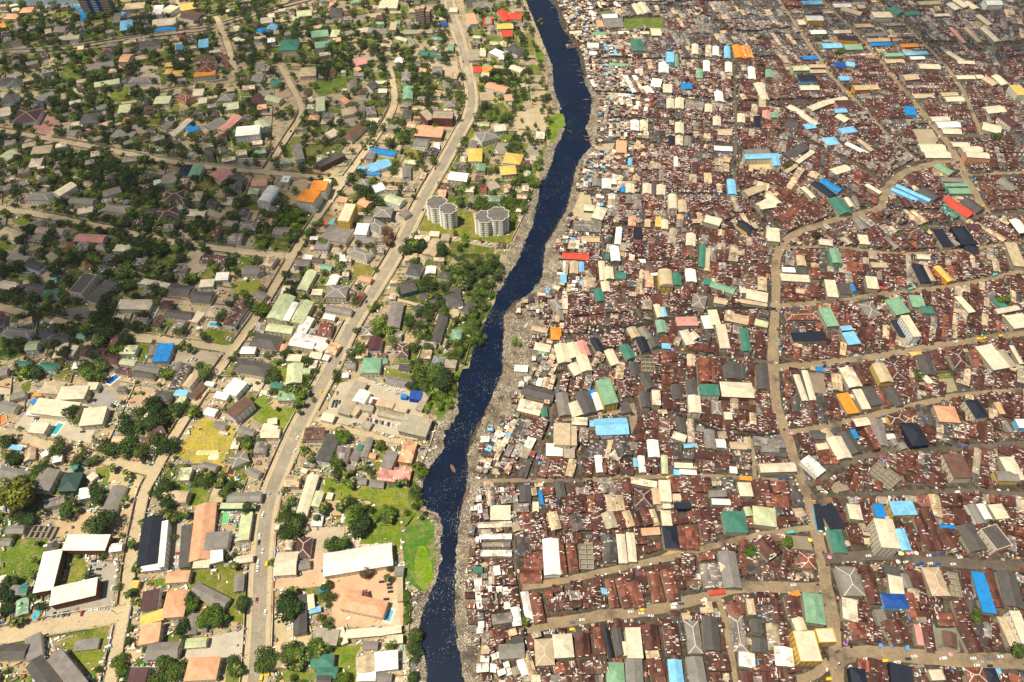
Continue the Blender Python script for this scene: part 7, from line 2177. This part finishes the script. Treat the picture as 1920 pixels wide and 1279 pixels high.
# ---------------- vehicles ----------------
CC = {'w':(.78,.78,.76),'s':(.42,.43,.44),'k':(.03,.032,.04),'r':(.35,.03,.03),'b':(.03,.08,.30),'y':(.80,.50,.02),'t':(.10,.40,.34),'g':(.16,.17,.18)}
CCN = {'w':'white','s':'silver','k':'dark','r':'red','b':'blue','y':'yellow','t':'teal','g':'grey'}
VM = {}
def vehicle_mesh(kind, c):
    if (kind, c) in VM: return VM[(kind, c)]
    L, W, H = {'car': (4.5, 1.85, 1.45), 'van': (4.9, 1.95, 2.1), 'bus': (8.5, 2.5, 3.0), 'truck': (11, 2.5, 3.2)}[kind]
    col = CC[c]; mb = MB(); gl = MB()
    def loft(m, secs, cc):
        for i in range(len(secs)-1):
            (x0, w0, a0, b0), (x1, w1, a1, b1) = secs[i], secs[i+1]
            m.face([(x0,-w0,b0),(x1,-w1,b1),(x1,w1,b1),(x0,w0,b0)], cc); m.face([(x0,-w0,a0),(x1,-w1,a1),(x1,-w1,b1),(x0,-w0,b0)], cc); m.face([(x1,w1,a1),(x0,w0,a0),(x0,w0,b0),(x1,w1,b1)], cc)
        x, w_, a, b = secs[0]; m.face([(x,w_,a),(x,-w_,a),(x,-w_,b),(x,w_,b)], cc); x, w_, a, b = secs[-1]; m.face([(x,-w_,a),(x,w_,a),(x,w_,b),(x,-w_,b)], cc)
    h, w_ = L/2, W/2
    if kind == 'car':
        loft(mb, [(-h, w_*.85, .35, .8), (-h*.9, w_, .3, .95), (-.5*h, w_, .3, 1.0), (.35*h, w_, .3, 1.0), (.9*h, w_*.96, .3, .85), (h, w_*.8, .35, .7)], col)
        loft(gl, [(-.74*h, w_*.8, .98, 1.02), (-.5*h, w_*.76, .98, 1.36), (.12*h, w_*.76, .98, 1.36), (.42*h, w_*.82, .98, 1.02)], (1,1,1))
        mb.box(-.46*h, -w_*.72, 1.37, .08*h, w_*.72, 1.45, col)
    elif kind == 'van' or kind == 'bus':
        loft(mb, [(-h, w_*.93, .35, H-.1), (-h*.96, w_, .3, H), (.6*h, w_, .3, H), (.82*h, w_*.95, .3, H*.62), (h, w_*.9, .3, H*.5)], col)
        gl.box(-.85*h, -w_-.02, H*.55, .55*h, w_+.02, H*.83, (1,1,1)); gl.face([(.62*h,-w_*.9,H*.97),(.83*h,-w_*.86,H*.65),(.83*h,w_*.86,H*.65),(.62*h,w_*.9,H*.97)], (1,1,1))
    else:
        loft(mb, [(-h, w_, .9, H), (.55*h, w_, .9, H)], col); loft(mb, [(.6*h, w_*.95, .5, H*.8), (.9*h, w_*.95, .5, H*.8), (h, w_*.9, .5, H*.45)], (.6,.6,.58)); gl.box(.62*h, -w_*.97, H*.5, .88*h, w_*.97, H*.72, (1,1,1))
    for sx in (-.62, .62):
        for sy in (-1, 1):
            n = 8; x0, y0 = sx*h, sy*(w_-.1)
            P = [(x0+.34*math.cos(2*math.pi*i/n), .34+.34*math.sin(2*math.pi*i/n)) for i in range(n)]
            mb.face([(x, y0+sy*.12, z) for x, z in (P if sy < 0 else P[::-1])], (.02,.02,.02))
            for i in range(n): (xa, za), (xb, zb) = P[i], P[(i+1) % n]; mb.face([(xa,y0-.12,za),(xb,y0-.12,zb),(xb,y0+.12,zb),(xa,y0+.12,za)], (.02,.02,.02))
    VM[(kind, c)] = (mb.mesh('body', ['paint']), gl.mesh('windows', ['glass'])); return VM[(kind, c)]
FARV = MB()
def put_vehicle(x, y, a, kind, c, where, z=.05, far=False):
    if far:
        ca, sa = math.cos(a), math.sin(a); M = lambda p: (x+ca*p[0]-sa*p[1], y+sa*p[0]+ca*p[1], p[2]+z)
        FARV.box(-2.2, -.9, .3, 2.2, .9, .95, CC[c], 0, M); FARV.box(-1.3, -.75, .95, .9, .75, 1.45, tuple(v*.6 for v in CC[c]), 0, M); return
    b, g = vehicle_mesh(kind, c); ro = empty({'car':'car','van':'minibus','bus':'bus','truck':'truck'}[kind], (x, y, z), a)
    link('body', b, ro); link('windows', g, ro)
    reg(ro, CCN[c]+' '+{'car':'car','van':'minibus','bus':'bus','truck':'lorry'}[kind]+' '+where, {'car':'car','van':'minibus','bus':'bus','truck':'truck'}[kind], x, y, 1, 'vehicles on the streets and yards')
# crop; heading in the picture (degrees); x,y,colour[kind]
CARS = """M 0 675,408,k 718,408,w 668,433,s 655,476,k 710,466,k 652,496,k 705,512,k 650,523,k 640,533,g 712,533,g
M 70 825,275,k 868,272,w 852,343,g 808,600,w 458,790,k 486,785,k 495,785,g 390,795,k 415,795,s 590,785,r 1292,830,k 800,1125,w 360,660,s
M 0 1280,352,r 1268,382,w 1265,428,w 968,962,w 1300,290,w 655,760,w 700,755,w 760,752,s 1010,1060,wv 1090,1150,r
M 75 800,350,wv 650,45,w 690,38,w 890,20,w 1690,260,w 1680,320,w 1705,215,s 1770,90,k 1715,100,w 1640,400,k 1690,400,w 1663,405,k 1890,80,w 1868,225,w 1865,275,k 1892,335,w 1857,430,w 1856,465,w 1848,690,r 1912,775,w
M 0 1085,570,r 1670,80,w 1670,100,s 1670,125,b 1660,60,w 1765,325,w 1765,300,s 1080,1150,k
M 5 1540,478,wv
N 80 45,80,w 27,225,w 20,275,k 48,335,w 15,415,w 12,465,w 78,428,yv 5,690,r 67,775,w 185,805,w 40,1255,yv 135,185,w
N 5 905,557,k 960,577,k 963,600,k 968,628,k 938,682,k 247,862,w 245,895,w 265,968,w 75,1228,yv
J 62 605,182,k 695,48,k 470,393,y 300,722,w 280,815,w 368,700,s 95,1130,s 160,1120,s 50,1270,w
J 82 850,600,w 868,605,k 888,607,s 910,613,k 935,620,w 955,625,k 978,630,w 1015,638,w 825,595,g 803,592,r
J 70 560,462,k 580,462,k 600,465,k 550,490,k 575,490,k 765,42,y 800,970,w 833,965,k 858,968,k 585,400,g
J 10 955,376,w 1015,375,w 1018,402,s 1060,380,w 1065,420,b 825,885,s 810,905,k 812,930,k 750,948,k 875,890,y 443,952,w 550,962,w 522,955,t 700,610,w 740,625,s 715,625,k 1200,800,b 955,108,b 1030,50,r
J 5 870,325,s 890,335,w 915,340,s 940,345,w 410,750,k 415,700,s 468,735,r 425,690,w
I 5 145,705,k 540,790,w 595,678,k 262,585,k 260,610,s 235,628,w 518,830,r 590,925,s 735,1003,k 720,1032,w 245,598,w
I 55 190,820,r 210,825,s 235,840,k 175,815,w 115,905,k 135,910,k 158,918,k 95,900,w 180,930,g 850,480,w 835,470,w
I 60 760,1085,w 745,1085,w 720,1088,w 730,1120,w 715,1140,w 700,1090,w 1400,85,w 1385,150,w 1410,160,s 1350,165,w 1440,430,r 1245,185,w
F 60 1203,283,k 430,420,w 368,528,k 395,520,k 845,570,k 795,945,k 235,130,g 225,225,g 210,215,g 700,120,w 1000,140,w 575,285,k 990,800,w 170,680,r
F 20 310,700,w 320,720,s 290,710,k 720,825,k 690,815,s 340,725,w 650,1105,w 600,1095,w 960,370,k 1020,385,s 600,30,w 640,70,w 1580,510,w 1650,525,w 1685,530,w 590,985,k
E 20 1605,580,w 1625,585,w 1640,588,w 1520,700,k 1500,690,k 1680,650,k 1690,640,k 1545,690,s 1580,690,w 1560,745,k 1485,680,k 1535,765,g 1700,105,w 1635,130,k 880,380,w
E 62 1135,1010,w 1120,1035,w 1110,1055,w 1095,1075,w 1150,1120,s 1165,1140,b 1180,1110,w 1640,1205,w 1660,1215,w 1720,1120,k 1425,1035,k
A 30 135,1000,w 165,1005,w 215,1030,r 235,1045,r 195,1020,w 370,765,w 1080,445,w 1135,435,w 1040,265,w 1380,265,s 1580,375,w
A 10 230,345,w 290,352,w 170,345,w 1480,970,w 1390,1110,w 1440,1120,w 1370,1090,s 900,500,w 1590,1000,k 1140,230,w 1180,225,s
B 75 1490,445,k 1522,490,w 1525,655,w 1533,790,w 1290,1215,r 910,860,r 1440,100,w 845,1110,k 620,1290,w 250,945,k 1290,580,w 1330,575,w 1310,600,w 1410,230,w 1265,880,s
B 5 1310,885,k 1300,890,k 1380,890,k 1440,880,w 1440,865,r 40,735,w
H 20 1050,585,y 1110,855,tt 1210,885,yv 1710,755,tb 1800,760,r 955,870,r 900,845,rv 1200,857,g 1475,855,w 1640,795,s 1690,800,yv 1620,260,yv 1750,1193,yv 1590,1212,yv 1730,1228,yv 1690,1222,w 1630,1210,yv 1430,1230,w 1260,1250,k 1500,855,g
H 85 138,1215,t 160,1245,t 145,1140,r
L 5 1600,15,yv 1730,30,yv 1700,20,w 1430,32,w 1085,65,w 1035,85,s 480,180,b 780,165,b 1090,840,w 1150,840,w 1200,837,w 1245,830,w 865,870,r 1065,848,g 1450,785,b 1500,788,b 1720,798,b 1440,1115,wv 835,1130,g 1840,410,w 1120,838,w 660,620,s 510,1040,k 435,1030,r 595,985,w 670,940,w 165,1018,b 215,1020,b 710,130,w 640,175,s
P 5 800,370,w 1200,368,r 1235,368,w 1265,368,b 1460,382,w 1070,415,w 1180,422,b 1245,425,w 1300,428,b 1410,430,w 1900,465,r 60,632,s 785,1113,w 920,1127,yv 1010,1135,w 1085,1112,k 1130,1093,w 1335,1110,wv 1555,1108,w 1610,1135,s 1580,1158,w 1675,1162,k 1750,1095,w 1660,1110,g 515,1258,yv 260,580,w 15,255,wv 85,240,s 145,222,w 35,250,r 240,205,tb 1330,350,b 1350,350,b 865,430,w
O 5 930,762,yv 932,783,w 855,772,w 505,830,w 830,840,w 435,902,yv 310,912,w 1165,722,wv 1165,745,wv 1220,715,b 855,485,w 830,500,w 1585,298,w 1830,635,w 1000,803,w 430,850,g 290,910,w 250,925,s 1530,320,s 1380,690,w
O 80 1268,790,yv 1780,245,wv 1805,250,r 1850,240,w 1200,820,w
K 10 665,540,k 815,540,k 870,555,k 760,515,b 1490,290,r 1400,125,k 1330,110,k 1430,130,s 1360,90,s 1450,150,w 1500,170,w 1190,235,g 1560,170,g
K 85 882,685,k
G 10 1340,1095,w 1640,1170,w
D 45 850,395,yv 665,675,yv 650,665,yv 775,1138,yv 600,655,yv 1130,730,yv 550,585,k 950,515,k 1105,210,k 1185,320,w 640,165,w 770,250,k 905,420,w 1010,555,w 1350,480,k 1430,600,w 1180,245,b 1290,400,s 1160,790,k 1240,880,w 1390,1050,w 970,1030,k 830,870,s 690,720,s
D 5 1840,230,k 1790,215,b 450,225,b 320,225,y 1310,325,k 1480,330,w 1680,325,k 90,225,b 50,215,b 1420,335,w 1560,325,b 1090,1200,w 890,1110,w 660,1190,b 1570,1000,w 1800,1000,b
C 10 1820,205,b 1860,220,b 1750,60,yv 745,75,yv 830,80,w 1900,225,w 1790,235,w"""
def build_cars():
    r = random.Random(4); V = []
    for ln in CARS.split('\n'):
        f = ln.split(); crop, deg = f[0], math.radians(float(f[1]))
        for it in f[2:]:
            x, y, k = it.split(','); p = Z2P(crop, float(x), float(y)); a, b = G(p[0]-6*math.cos(deg), p[1]+6*math.sin(deg), .7), G(p[0]+6*math.cos(deg), p[1]-6*math.sin(deg), .7)
            ang = math.atan2(b[1]-a[1], b[0]-a[0])+r.uniform(-.04, .04)+(math.pi if r.random() < .5 else 0)
            kind = {'v':'van','b':'bus','t':'truck'}.get(k[1:2], 'car')
            gx_, gy_ = G(p[0], p[1], .7); o = occ(gx_, gy_)
            onroad = bool(o & 1)
            V.append((kind == 'car', gy_, gx_, ang, kind, k[0], 'on a street' if onroad else 'parked in a yard'))
    V.sort(key=lambda v: v[:2]); n = 0
    for v in V:
        n += v[0]; put_vehicle(v[2], v[1], *v[3:], z=.26, far=n > 270)
    o = FARV.obj('distant_cars', ['paint']); o['kind'] = 'stuff'; o['label'] = 'distant parked cars too small to tell apart'; o['category'] = 'cars'
# ---------------- boats ----------------
def build_boats():
    r = random.Random(6)
    def hull(L, W, c):
        mb = MB(); n = 8; S = []
        for i in range(n+1):
            t = i/n*2-1; w_ = W/2*max(.04, (1-abs(t)**2.2)); z = .55+.35*abs(t)**3; S.append((t*L/2, w_, z))
        for i in range(n):
            (x0, w0, z0), (x1, w1, z1) = S[i], S[i+1]; k = .55
            for s in (-1, 1):
                q = [(x0, s*w0*k, 0), (x1, s*w1*k, 0), (x1, s*w1, z1), (x0, s*w0, z0)]; mb.face(q if s < 0 else q[::-1], c)
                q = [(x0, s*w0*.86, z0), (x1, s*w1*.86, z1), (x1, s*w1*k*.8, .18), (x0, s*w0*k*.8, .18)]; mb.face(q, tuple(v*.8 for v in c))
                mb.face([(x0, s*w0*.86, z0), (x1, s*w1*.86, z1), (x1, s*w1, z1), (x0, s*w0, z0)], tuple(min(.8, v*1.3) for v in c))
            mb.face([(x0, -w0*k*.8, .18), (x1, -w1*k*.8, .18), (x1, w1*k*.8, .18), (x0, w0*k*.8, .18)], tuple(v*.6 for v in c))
        return mb
    data = [('C',405,330,8,'brown',14,2.2),('C',365,205,5,'dark',9,1.5),('C',385,250,0,'dark',9,1.4),('C',418,268,30,'dark',8,1.5),('C',455,440,2,'dark',12,1.6),('C',460,468,2,'dark',13,1.6),('C',470,365,10,'blue',10,1.8),('C',480,395,15,'blue',9,1.7),
     ('C',480,515,0,'brown',10,1.6),('C',500,598,5,'teal',8,2),('C',545,605,-15,'teal',12,2.2),('C',550,635,40,'teal',8,1.6),('C',535,720,5,'brown',14,2.2),('C',292,502,-70,'pale',6,1.3),('C',345,160,0,'brown',8,1.6),('C',345,105,5,'blue',9,2),('C',340,130,5,'blue',9,1.8),
     ('C',95,62,-10,'white',9,3),('C',290,60,0,'blue',9,2.4),('C',300,30,0,'blue',9,2.2),('C',490,545,0,'brown',10,1.6),('C',535,985,-5,'brown',12,1.8),('C',545,1012,-10,'brown',12,1.8),('C',235,345,-10,'brown',7,1.6),('C',240,462,-65,'dark',8,1.5),('C',560,470,3,'blue',14,2),('C',570,500,30,'blue',10,2),
     ('C',560,575,-20,'brown',9,1.6),('C',560,830,-15,'brown',11,1.7),('C',590,770,-15,'brown',11,1.7),('C',480,545,-5,'dark',9,1.4),('C',590,650,20,'dark',9,1.5),('C',440,345,5,'brown',12,1.8),('C',138,8,0,'dark',8,1.6),('C',410,945,-10,'brown',8,1.4),
     ('J',1417,945,-62,'brown',11,3),('N',1480,375,25,'straw',9,2),('G',200,825,-30,'brown',8,1.4),('G',100,1118,60,'white',10,2.6),('N',1220,60,-15,'brown',15,3),('J',1732,382,-10,'blue',6,2),('J',1510,1130,65,'brown',14,1.8),('C',420,300,-15,'brown',10,1.6),('C',500,310,8,'brown',12,1.8)]
    cs = {'brown':(.22,.13,.08),'dark':(.05,.045,.045),'blue':(.05,.18,.36),'teal':(.06,.28,.27),'pale':(.5,.45,.38),'white':(.75,.75,.72),'straw':(.62,.52,.30)}
    for crop, x, y, d, cn, L, W in data:
        p = Z2P(crop, x, y); dg = math.radians(d); a, b = G(p[0]-5*math.cos(dg), p[1]+5*math.sin(dg)), G(p[0]+5*math.cos(dg), p[1]-5*math.sin(dg)); gx_, gy_ = G(*p)
        ro = empty('canoe', (gx_, gy_, .2), math.atan2(b[1]-a[1], b[0]-a[0])); hull(L, W, jit(cs[cn], r, .15)).obj('hull', ['wall'], ro)
        mb = MB(); mb.box(-.15, -W*.40, .42, .15, W*.40, .5, (.3,.2,.12), 0, None, True); tm = mb.mesh('thwart', ['wall'])
        for q in (-.28, 0, .28): link('thwart', tm, ro, (q*L, 0, 0))
        reg(ro, ('long ' if L > 11 else 'short ' if L < 9 else 'slim ')+cn+' wooden canoe by the bank', 'boat', gx_, gy_, .5, 'boats along the river')
    # rusty barge aground on the litter spit
    a, b = G(*Z2P('G', 0, 985)), G(*Z2P('G', 72, 1065)); ang = math.atan2(b[1]-a[1], b[0]-a[0]); L = math.hypot(b[0]-a[0], b[1]-a[1]); ro = empty('barge', ((a[0]+b[0])/2, (a[1]+b[1])/2, .1), ang)
    mb = MB(); W = 6
    for x0, y0, x1, y1, z in ((-L/2,-W/2,L/2,-W/2+.4,1.5),(-L/2,W/2-.4,L/2,W/2,1.5),(-L/2,-W/2+.4,-L/2+1,W/2-.4,1.5),(L/2-1,-W/2+.4,L/2,W/2-.4,1.5),(-L/2+1,-W/2+.4,L/2-1,W/2-.4,.5)): mb.box(x0,y0,0,x1,y1,z,(.16,.085,.055))
    mb.obj('hull', ['wall'], ro); mb = MB(); mb.box(-1,-W/2+1,.5,2,W/2-1,2.2,(.26,.2,.15)); mb.obj('deck_house', ['wall'], ro)
    reg(ro, 'rusty flat barge aground where the river narrows at the litter spit', 'barge', ro.location.x, ro.location.y, 1, None, 'rusty grounded barge')
# ---------------- people ----------------
def person_mesh(var):
    r = random.Random(50+var); me = bpy.data.meshes.new('sk'); st = .28 if var % 2 else .06
    V = [(0,0,.95),(0,0,1.2),(0,0,1.42),(0,.01,1.53),(0,.02,1.64),(0,.02,1.74),
         (-.17,0,1.42),(-.24,.06,1.16),(-.24,.16,.94),(.17,0,1.42),(.24,-.06,1.16),(.24,-.10,.92),
         (-.1,st*.5,.52),(-.1,st,.06),(.1,-st*.5,.52),(.1,-st,.06)]
    E = [(0,1),(1,2),(2,3),(3,4),(4,5),(2,6),(6,7),(7,8),(2,9),(9,10),(10,11),(0,12),(12,13),(0,14),(14,15)]
    Rd = [.15,.14,.15,.06,.11,.08,.075,.05,.038,.075,.05,.038,.085,.055,.085,.055]
    me.from_pydata(V, E, []); o = bpy.data.objects.new('sk', me); COL.objects.link(o)
    o.modifiers.new('s', 'SKIN'); o.modifiers.new('d', 'SUBSURF').levels = 1
    for i, q in enumerate(me.skin_vertices[0].data): q.radius = (Rd[i], Rd[i]); q.use_root = (i == 0)
    dg = bpy.context.evaluated_depsgraph_get(); ev = o.evaluated_get(dg); nm = bpy.data.meshes.new_from_object(ev)
    sh = [(.6,.6,.58),(.45,.08,.08),(.08,.15,.4),(.6,.45,.1),(.05,.05,.06),(.15,.35,.2)][var % 6]; tr = [(.04,.05,.09),(.09,.07,.05),(.03,.03,.03)][var % 3]; sk = (.09,.045,.03)
    a = nm.attributes.new('Col', 'FLOAT_COLOR', 'FACE'); cs = []
    for p in nm.polygons:
        z = p.center.z; x = abs(p.center.x); c = sk if z > 1.5 or (x > .19 and z < 1.25) else sh if z > .92 else tr if z > .09 else (.03,.03,.03)
        cs.extend((*c, 1))
    a.data.foreach_set('color', cs); nm.materials.clear(); nm.materials.append(MAT['cloth']); nm.name = 'person'
    bpy.data.objects.remove(o); return nm
def build_people():
    r = random.Random(9); ms = [person_mesh(i) for i in range(6)]; sn = ['white','red','blue','mustard','black','green']
    wh = {'R1': ('on the sandy street', 130), 'R14': ('on the southern street', 26), 'R16': ('on the lower lane', 34), 'R15': ('on the narrow lane', 12), 'R9': ('on the bus street', 24), 'R13': ('on the market street', 20), 'R8': ('on the eastern street', 14), 'r3': ('on the villa road', 5), 'second': ('on the villa road', 5), 'main': ('on the main road', 6), 'R17': ('on the side street', 8)}
    for k, (txt, n) in wh.items():
        g, wd, _ = ROADG[k]
        for i in range(n):
            for _ in range(20):
                j = r.randrange(len(g)-1); t = r.random(); a, b = g[j], g[j+1]; s = r.uniform(-.5, .5)*wd*(.9 if k != 'main' else 1)
                ang = math.atan2(b[1]-a[1], b[0]-a[0]); x = a[0]+(b[0]-a[0])*t-math.sin(ang)*s; y = a[1]+(b[1]-a[1])*t+math.cos(ang)*s
                px, py = PX(x, y)
                if 0 < px < 1920 and 300 < py < 1279 and r.random() < (py/1279)**1.2 and not occ(x, y) & 4: break
            v = r.randrange(6); o = link('person', ms[v], None, (x, y, .14), ang+r.choice((0, math.pi))+r.uniform(-.5, .5)-math.pi/2)
            reg(o, '%s topped person %s' % (sn[v], txt), 'person', x, y, 1, 'people walking in the streets')
# ---------------- small fittings ----------------
def build_small():
    r = random.Random(2)
    # parasols
    cs = {'pink':(.62,.25,.30),'yellow':(.75,.55,.12),'cream':(.7,.62,.48),'blue':(.08,.25,.55),'purple':(.35,.12,.42)}
    for crop, x, y, cn in (('P',1040,352,'yellow'),('P',1028,352,'cream'),('P',1085,350,'pink'),('P',1112,345,'pink'),('P',1145,350,'cream'),('P',1012,412,'cream'),('P',380,255,'yellow'),('P',635,1000,'purple'),('P',975,1015,'blue'),('P',890,1015,'blue'),('P',1080,1035,'blue'),('P',520,380,'pink'),('P',455,185,'cream'),
        ('K',1155,90,'purple'),('K',185,865,'purple'),('K',720,1025,'cream'),('K',1125,1008,'yellow'),('O',1390,685,'cream'),('P',1390,1080,'pink'),('L',245,690,'pink')):
        gx_, gy_ = G(*Z2P(crop, x, y), 2); ro = empty('parasol', (gx_, gy_, .1)); mb = MB(); n = 8
        for i in range(n):
            a, b = 2*math.pi*i/n, 2*math.pi*(i+1)/n; c = cs[cn] if i % 2 else tuple(min(.85, v*1.25) for v in cs[cn])
            mb.face([(1.9*math.cos(a),1.9*math.sin(a),2.1),(1.9*math.cos(b),1.9*math.sin(b),2.1),(0,0,2.8)], c); mb.face([(1.9*math.cos(b),1.9*math.sin(b),2.05),(1.9*math.cos(a),1.9*math.sin(a),2.05),(0,0,2.72)], c)
        mb.obj('canopy', ['cloth'], ro); mb = MB(); mb.box(-.05,-.05,0,.05,.05,2.7,(.5,.5,.5)); mb.obj('pole', ['wall'], ro)
        reg(ro, cn+' market parasol at the street edge', 'parasol', gx_, gy_, 2, 'parasols of street sellers')
    # dishes
    for crop, x, y in (('I',1225,345),('E',1425,1130),('E',370,1090),('F',438,278),('F',155,258),('N',788,910),('B',517,1100),('B',555,1092),('E',1765,775),('M',1265,1185)):
        gx_, gy_ = G(*Z2P(crop, x, y), 5); ro = empty('satellite_dish', (gx_, gy_, 0)); mb = MB(); n = 14; R1_ = 2.2
        for ring in range(3):
            for i in range(n):
                a, b = 2*math.pi*i/n, 2*math.pi*(i+1)/n; p, q = R1_*ring/3, R1_*(ring+1)/3; f = lambda rr_, an: (rr_*math.cos(an), rr_*math.sin(an)-.25*rr_, 4.3+.16*rr_*rr_+.0)
                P = [f(p, a), f(q, a), f(q, b), f(p, b)]
                mb.face(P if ring else P[1:3]+[P[0]], (.75,.74,.70))
        mb.obj('dish', ['paint'], ro); mb = MB(); mb.box(-.15,-.15,0,.15,.15,4.3,(.4,.4,.4)); mb.box(-.9,-.9,0,.9,.9,.4,(.4,.38,.34)); mb.obj('mast', ['wall'], ro)
        reg(ro, 'big white satellite dish on a mast', 'satellite dish', gx_, gy_, 5, 'satellite dishes of the villas')
    # utility poles
    mb = MB(); mb.box(-.13,-.13,0,.13,.13,9,(.16,.13,.10)); PM = mb.mesh('pole', ['wall']); mb = MB(); mb.box(-1.3,-.07,8.3,1.3,.07,8.5,(.14,.11,.09), 0, None, True); mb.box(-1.0,-.06,7.4,1.0,.06,7.55,(.14,.11,.09), 0, None, True); AM = mb.mesh('crossarm', ['wall'])
    for k, st in (('second', 34), ('main', 42), ('r3', 30), ('r4', 36), ('r5', 40), ('R1', 38), ('R14', 40), ('R9', 45)):
        g, wd, _ = ROADG[k]; acc = 0
        for i in range(len(g)-1):
            a, b = g[i], g[i+1]; acc += math.hypot(b[0]-a[0], b[1]-a[1])
            if acc > st:
                acc = 0; ang = math.atan2(b[1]-a[1], b[0]-a[0]); s = wd/2+.5; x, y = b[0]-math.sin(ang)*s, b[1]+math.cos(ang)*s; px, py = PX(x, y)
                if 0 < px < 1920 and 60 < py < 1279 and not occ(x, y) & 4:
                    ro = empty('utility_pole', (x, y, 0), ang+math.pi/2); link('pole', PM, ro); link('crossarm', AM, ro); reg(ro, 'wooden utility pole with two crossarms', 'utility pole', x, y, 5, 'utility poles along the streets')
    # sand heaps and marquees of the yellow field
    for crop, x, y, c, cn, R1_ in [('I',q,828,(.60,.50,.22),'straw',3.2) for q in (1435,1465,1495,1530,1565)]+[('I',1520,862,(.55,.52,.42),'pale',3.2),('I',1552,860,(.6,.57,.48),'pale',3.4)]:
        gx_, gy_ = G(*Z2P(crop, x, y)); mb = MB(); n = 14; prev = None
        for j in range(5):
            rr_ = R1_*(1-j/5.0)**1.0; z = .5*(1-(1-j/5)**2)*1.6; ring = [(rr_*math.cos(2*math.pi*i/n)*r.uniform(.93, 1.05), rr_*math.sin(2*math.pi*i/n), z) for i in range(n)]
            if prev:
                for i in range(n): mb.face([prev[i], prev[(i+1) % n], ring[(i+1) % n], ring[i]], c)
            prev = ring
        mb.face(prev, c); o = mb.obj('sand_heap', ['ground2']); o.location = (gx_, gy_, .05); reg(o, cn+' round heap in the row on the yellow field', 'heap', gx_, gy_, 0, 'heaps on the yellow field')
    # tipped containers on fields, small tank
    for crop, x, y, L, W, H, c, text in (('I',1588,630,9,4,3,(.16,.13,.13),'dark ridged cabin on the yellow field'),('I',1618,695,8,3,2.4,(.55,.5,.42),'pale wreck of a small aircraft like shell on the field'),('C',90,60,1,1,1,(1,1,1),'')):
        if not text: continue
        gx_, gy_ = G(*Z2P(crop, x, y)); ro = empty('cabin', (gx_, gy_, 0), -.15); mb = MB(); mb.box(-L/2,-W/2,0,L/2,W/2,H-.4,c); mb.obj('walls', ['wall'], ro); mb = MB(); roof_faces(mb, 'g', L, W, H-.38, (*c, 1)); mb.obj('roof', ['roof'], ro)
        reg(ro, text if 'aircraft' not in text else 'pale low cabin on the yellow field', 'cabin', gx_, gy_, 1)
# ---------------- labels ----------------
def build_labels():
    refs = [(t[4], t[5], t[6]) for t in THINGS if t[6]]
    def dirw(dx, dy):
        a = math.degrees(math.atan2(-dy, dx)) % 360
        return ['right of', 'above and right of', 'above', 'above and left of', 'left of', 'below and left of', 'below', 'below and right of'][int((a+22.5)//45) % 8]
    used = {}; rows = []
    for t in THINGS:
        o, text, cat, grp, px, py, ref = t
        o['category'] = cat
        if grp: o['group'] = grp
        if ref and len(text.split()) >= 4: o['label'] = text; continue
        if not ref and cat in ('swimming pool', 'sport court', 'cabin') and len(text.split()) >= 4: o['label'] = text; continue
        best = sorted(refs, key=lambda q: (q[0]-px)**2+((q[1]-py)*1.4)**2)
        n = len(text.split()); lab = None
        if n > 6 and ' on ' in text: text = text.split(' on ')[0]+'ed '+cat; text = text.replace('roofed', 'roofed'); n = len(text.split())
        for q in best:
            if q[2] == ref: continue
            d = dirw(px-q[0], py-q[1]); nr = q[2]
            if n+len(d.split())+1+len(nr.split()) <= (14 if len(text) else 14): lab = (text, d, nr, math.hypot(px-q[0], py-q[1])); break
        if not lab: q = best[1]; lab = (text, dirw(px-q[0], py-q[1]), ' '.join(q[2].split()[:5]), math.hypot(px-q[0], py-q[1]))
        rows.append((t, lab))
    od = ['nearest', 'second nearest', 'third nearest', 'fourth nearest', 'fifth nearest', 'sixth nearest', 'seventh nearest', 'eighth nearest', 'ninth nearest', 'tenth nearest', 'eleventh nearest', 'twelfth nearest']
    by = {}
    for t, lab in rows: by.setdefault(lab[:3], []).append((lab[3], t))
    for (text, d, nr), L in by.items():
        L.sort(key=lambda q: q[0])
        for i, (_, t) in enumerate(L):
            pre = '' if len(L) == 1 else (od[i]+' ' if i < len(od) else '%dth nearest ' % (i+1))
            t[0]['label'] = (pre+text+' '+d+' the '+nr)
    seen = {}
    for t in THINGS:
        l = t[0]['label']
        if l in seen: print('DUPLABEL', l)
        seen[l] = 1
        k = len(l.split())
        if k < 4 or k > 16: print('LEN', k, l)
build_landmarks(); build_special()
fill_villas(); fill_slum(); fill_gaps()
build_villas(); build_slum(); build_walls(); build_clutter(); build_trees()
build_cars(); build_boats(); build_people(); build_small(); build_labels()
print('THINGS', len(THINGS), 'objects', len(bpy.data.objects), 'slum', len(SLUM), 'villas', len(VIL))
# ---- air: one even haze box round everything ----
def build_haze():
    m = bpy.data.materials.new('haze'); m.use_nodes = True; n = m.node_tree.nodes; l = m.node_tree.links; n.remove(n['Principled BSDF'])
    v = n.new('ShaderNodeVolumePrincipled'); v.inputs['Color'].default_value = (.86, .90, .95, 1); v.inputs['Density'].default_value = .000035; v.inputs['Anisotropy'].default_value = .2
    l.new(v.outputs[0], n['Material Output'].inputs['Volume'])
    b = MB(); b.box(-1900, -200, -1, 1900, 2500, 620, (1,1,1), 0, None, True); MAT['haze'] = m
    o = b.obj('haze', ['haze']); o['kind'] = 'stuff'; o['label'] = 'thin pale haze in the air over the whole city'; o['category'] = 'haze'
build_haze()
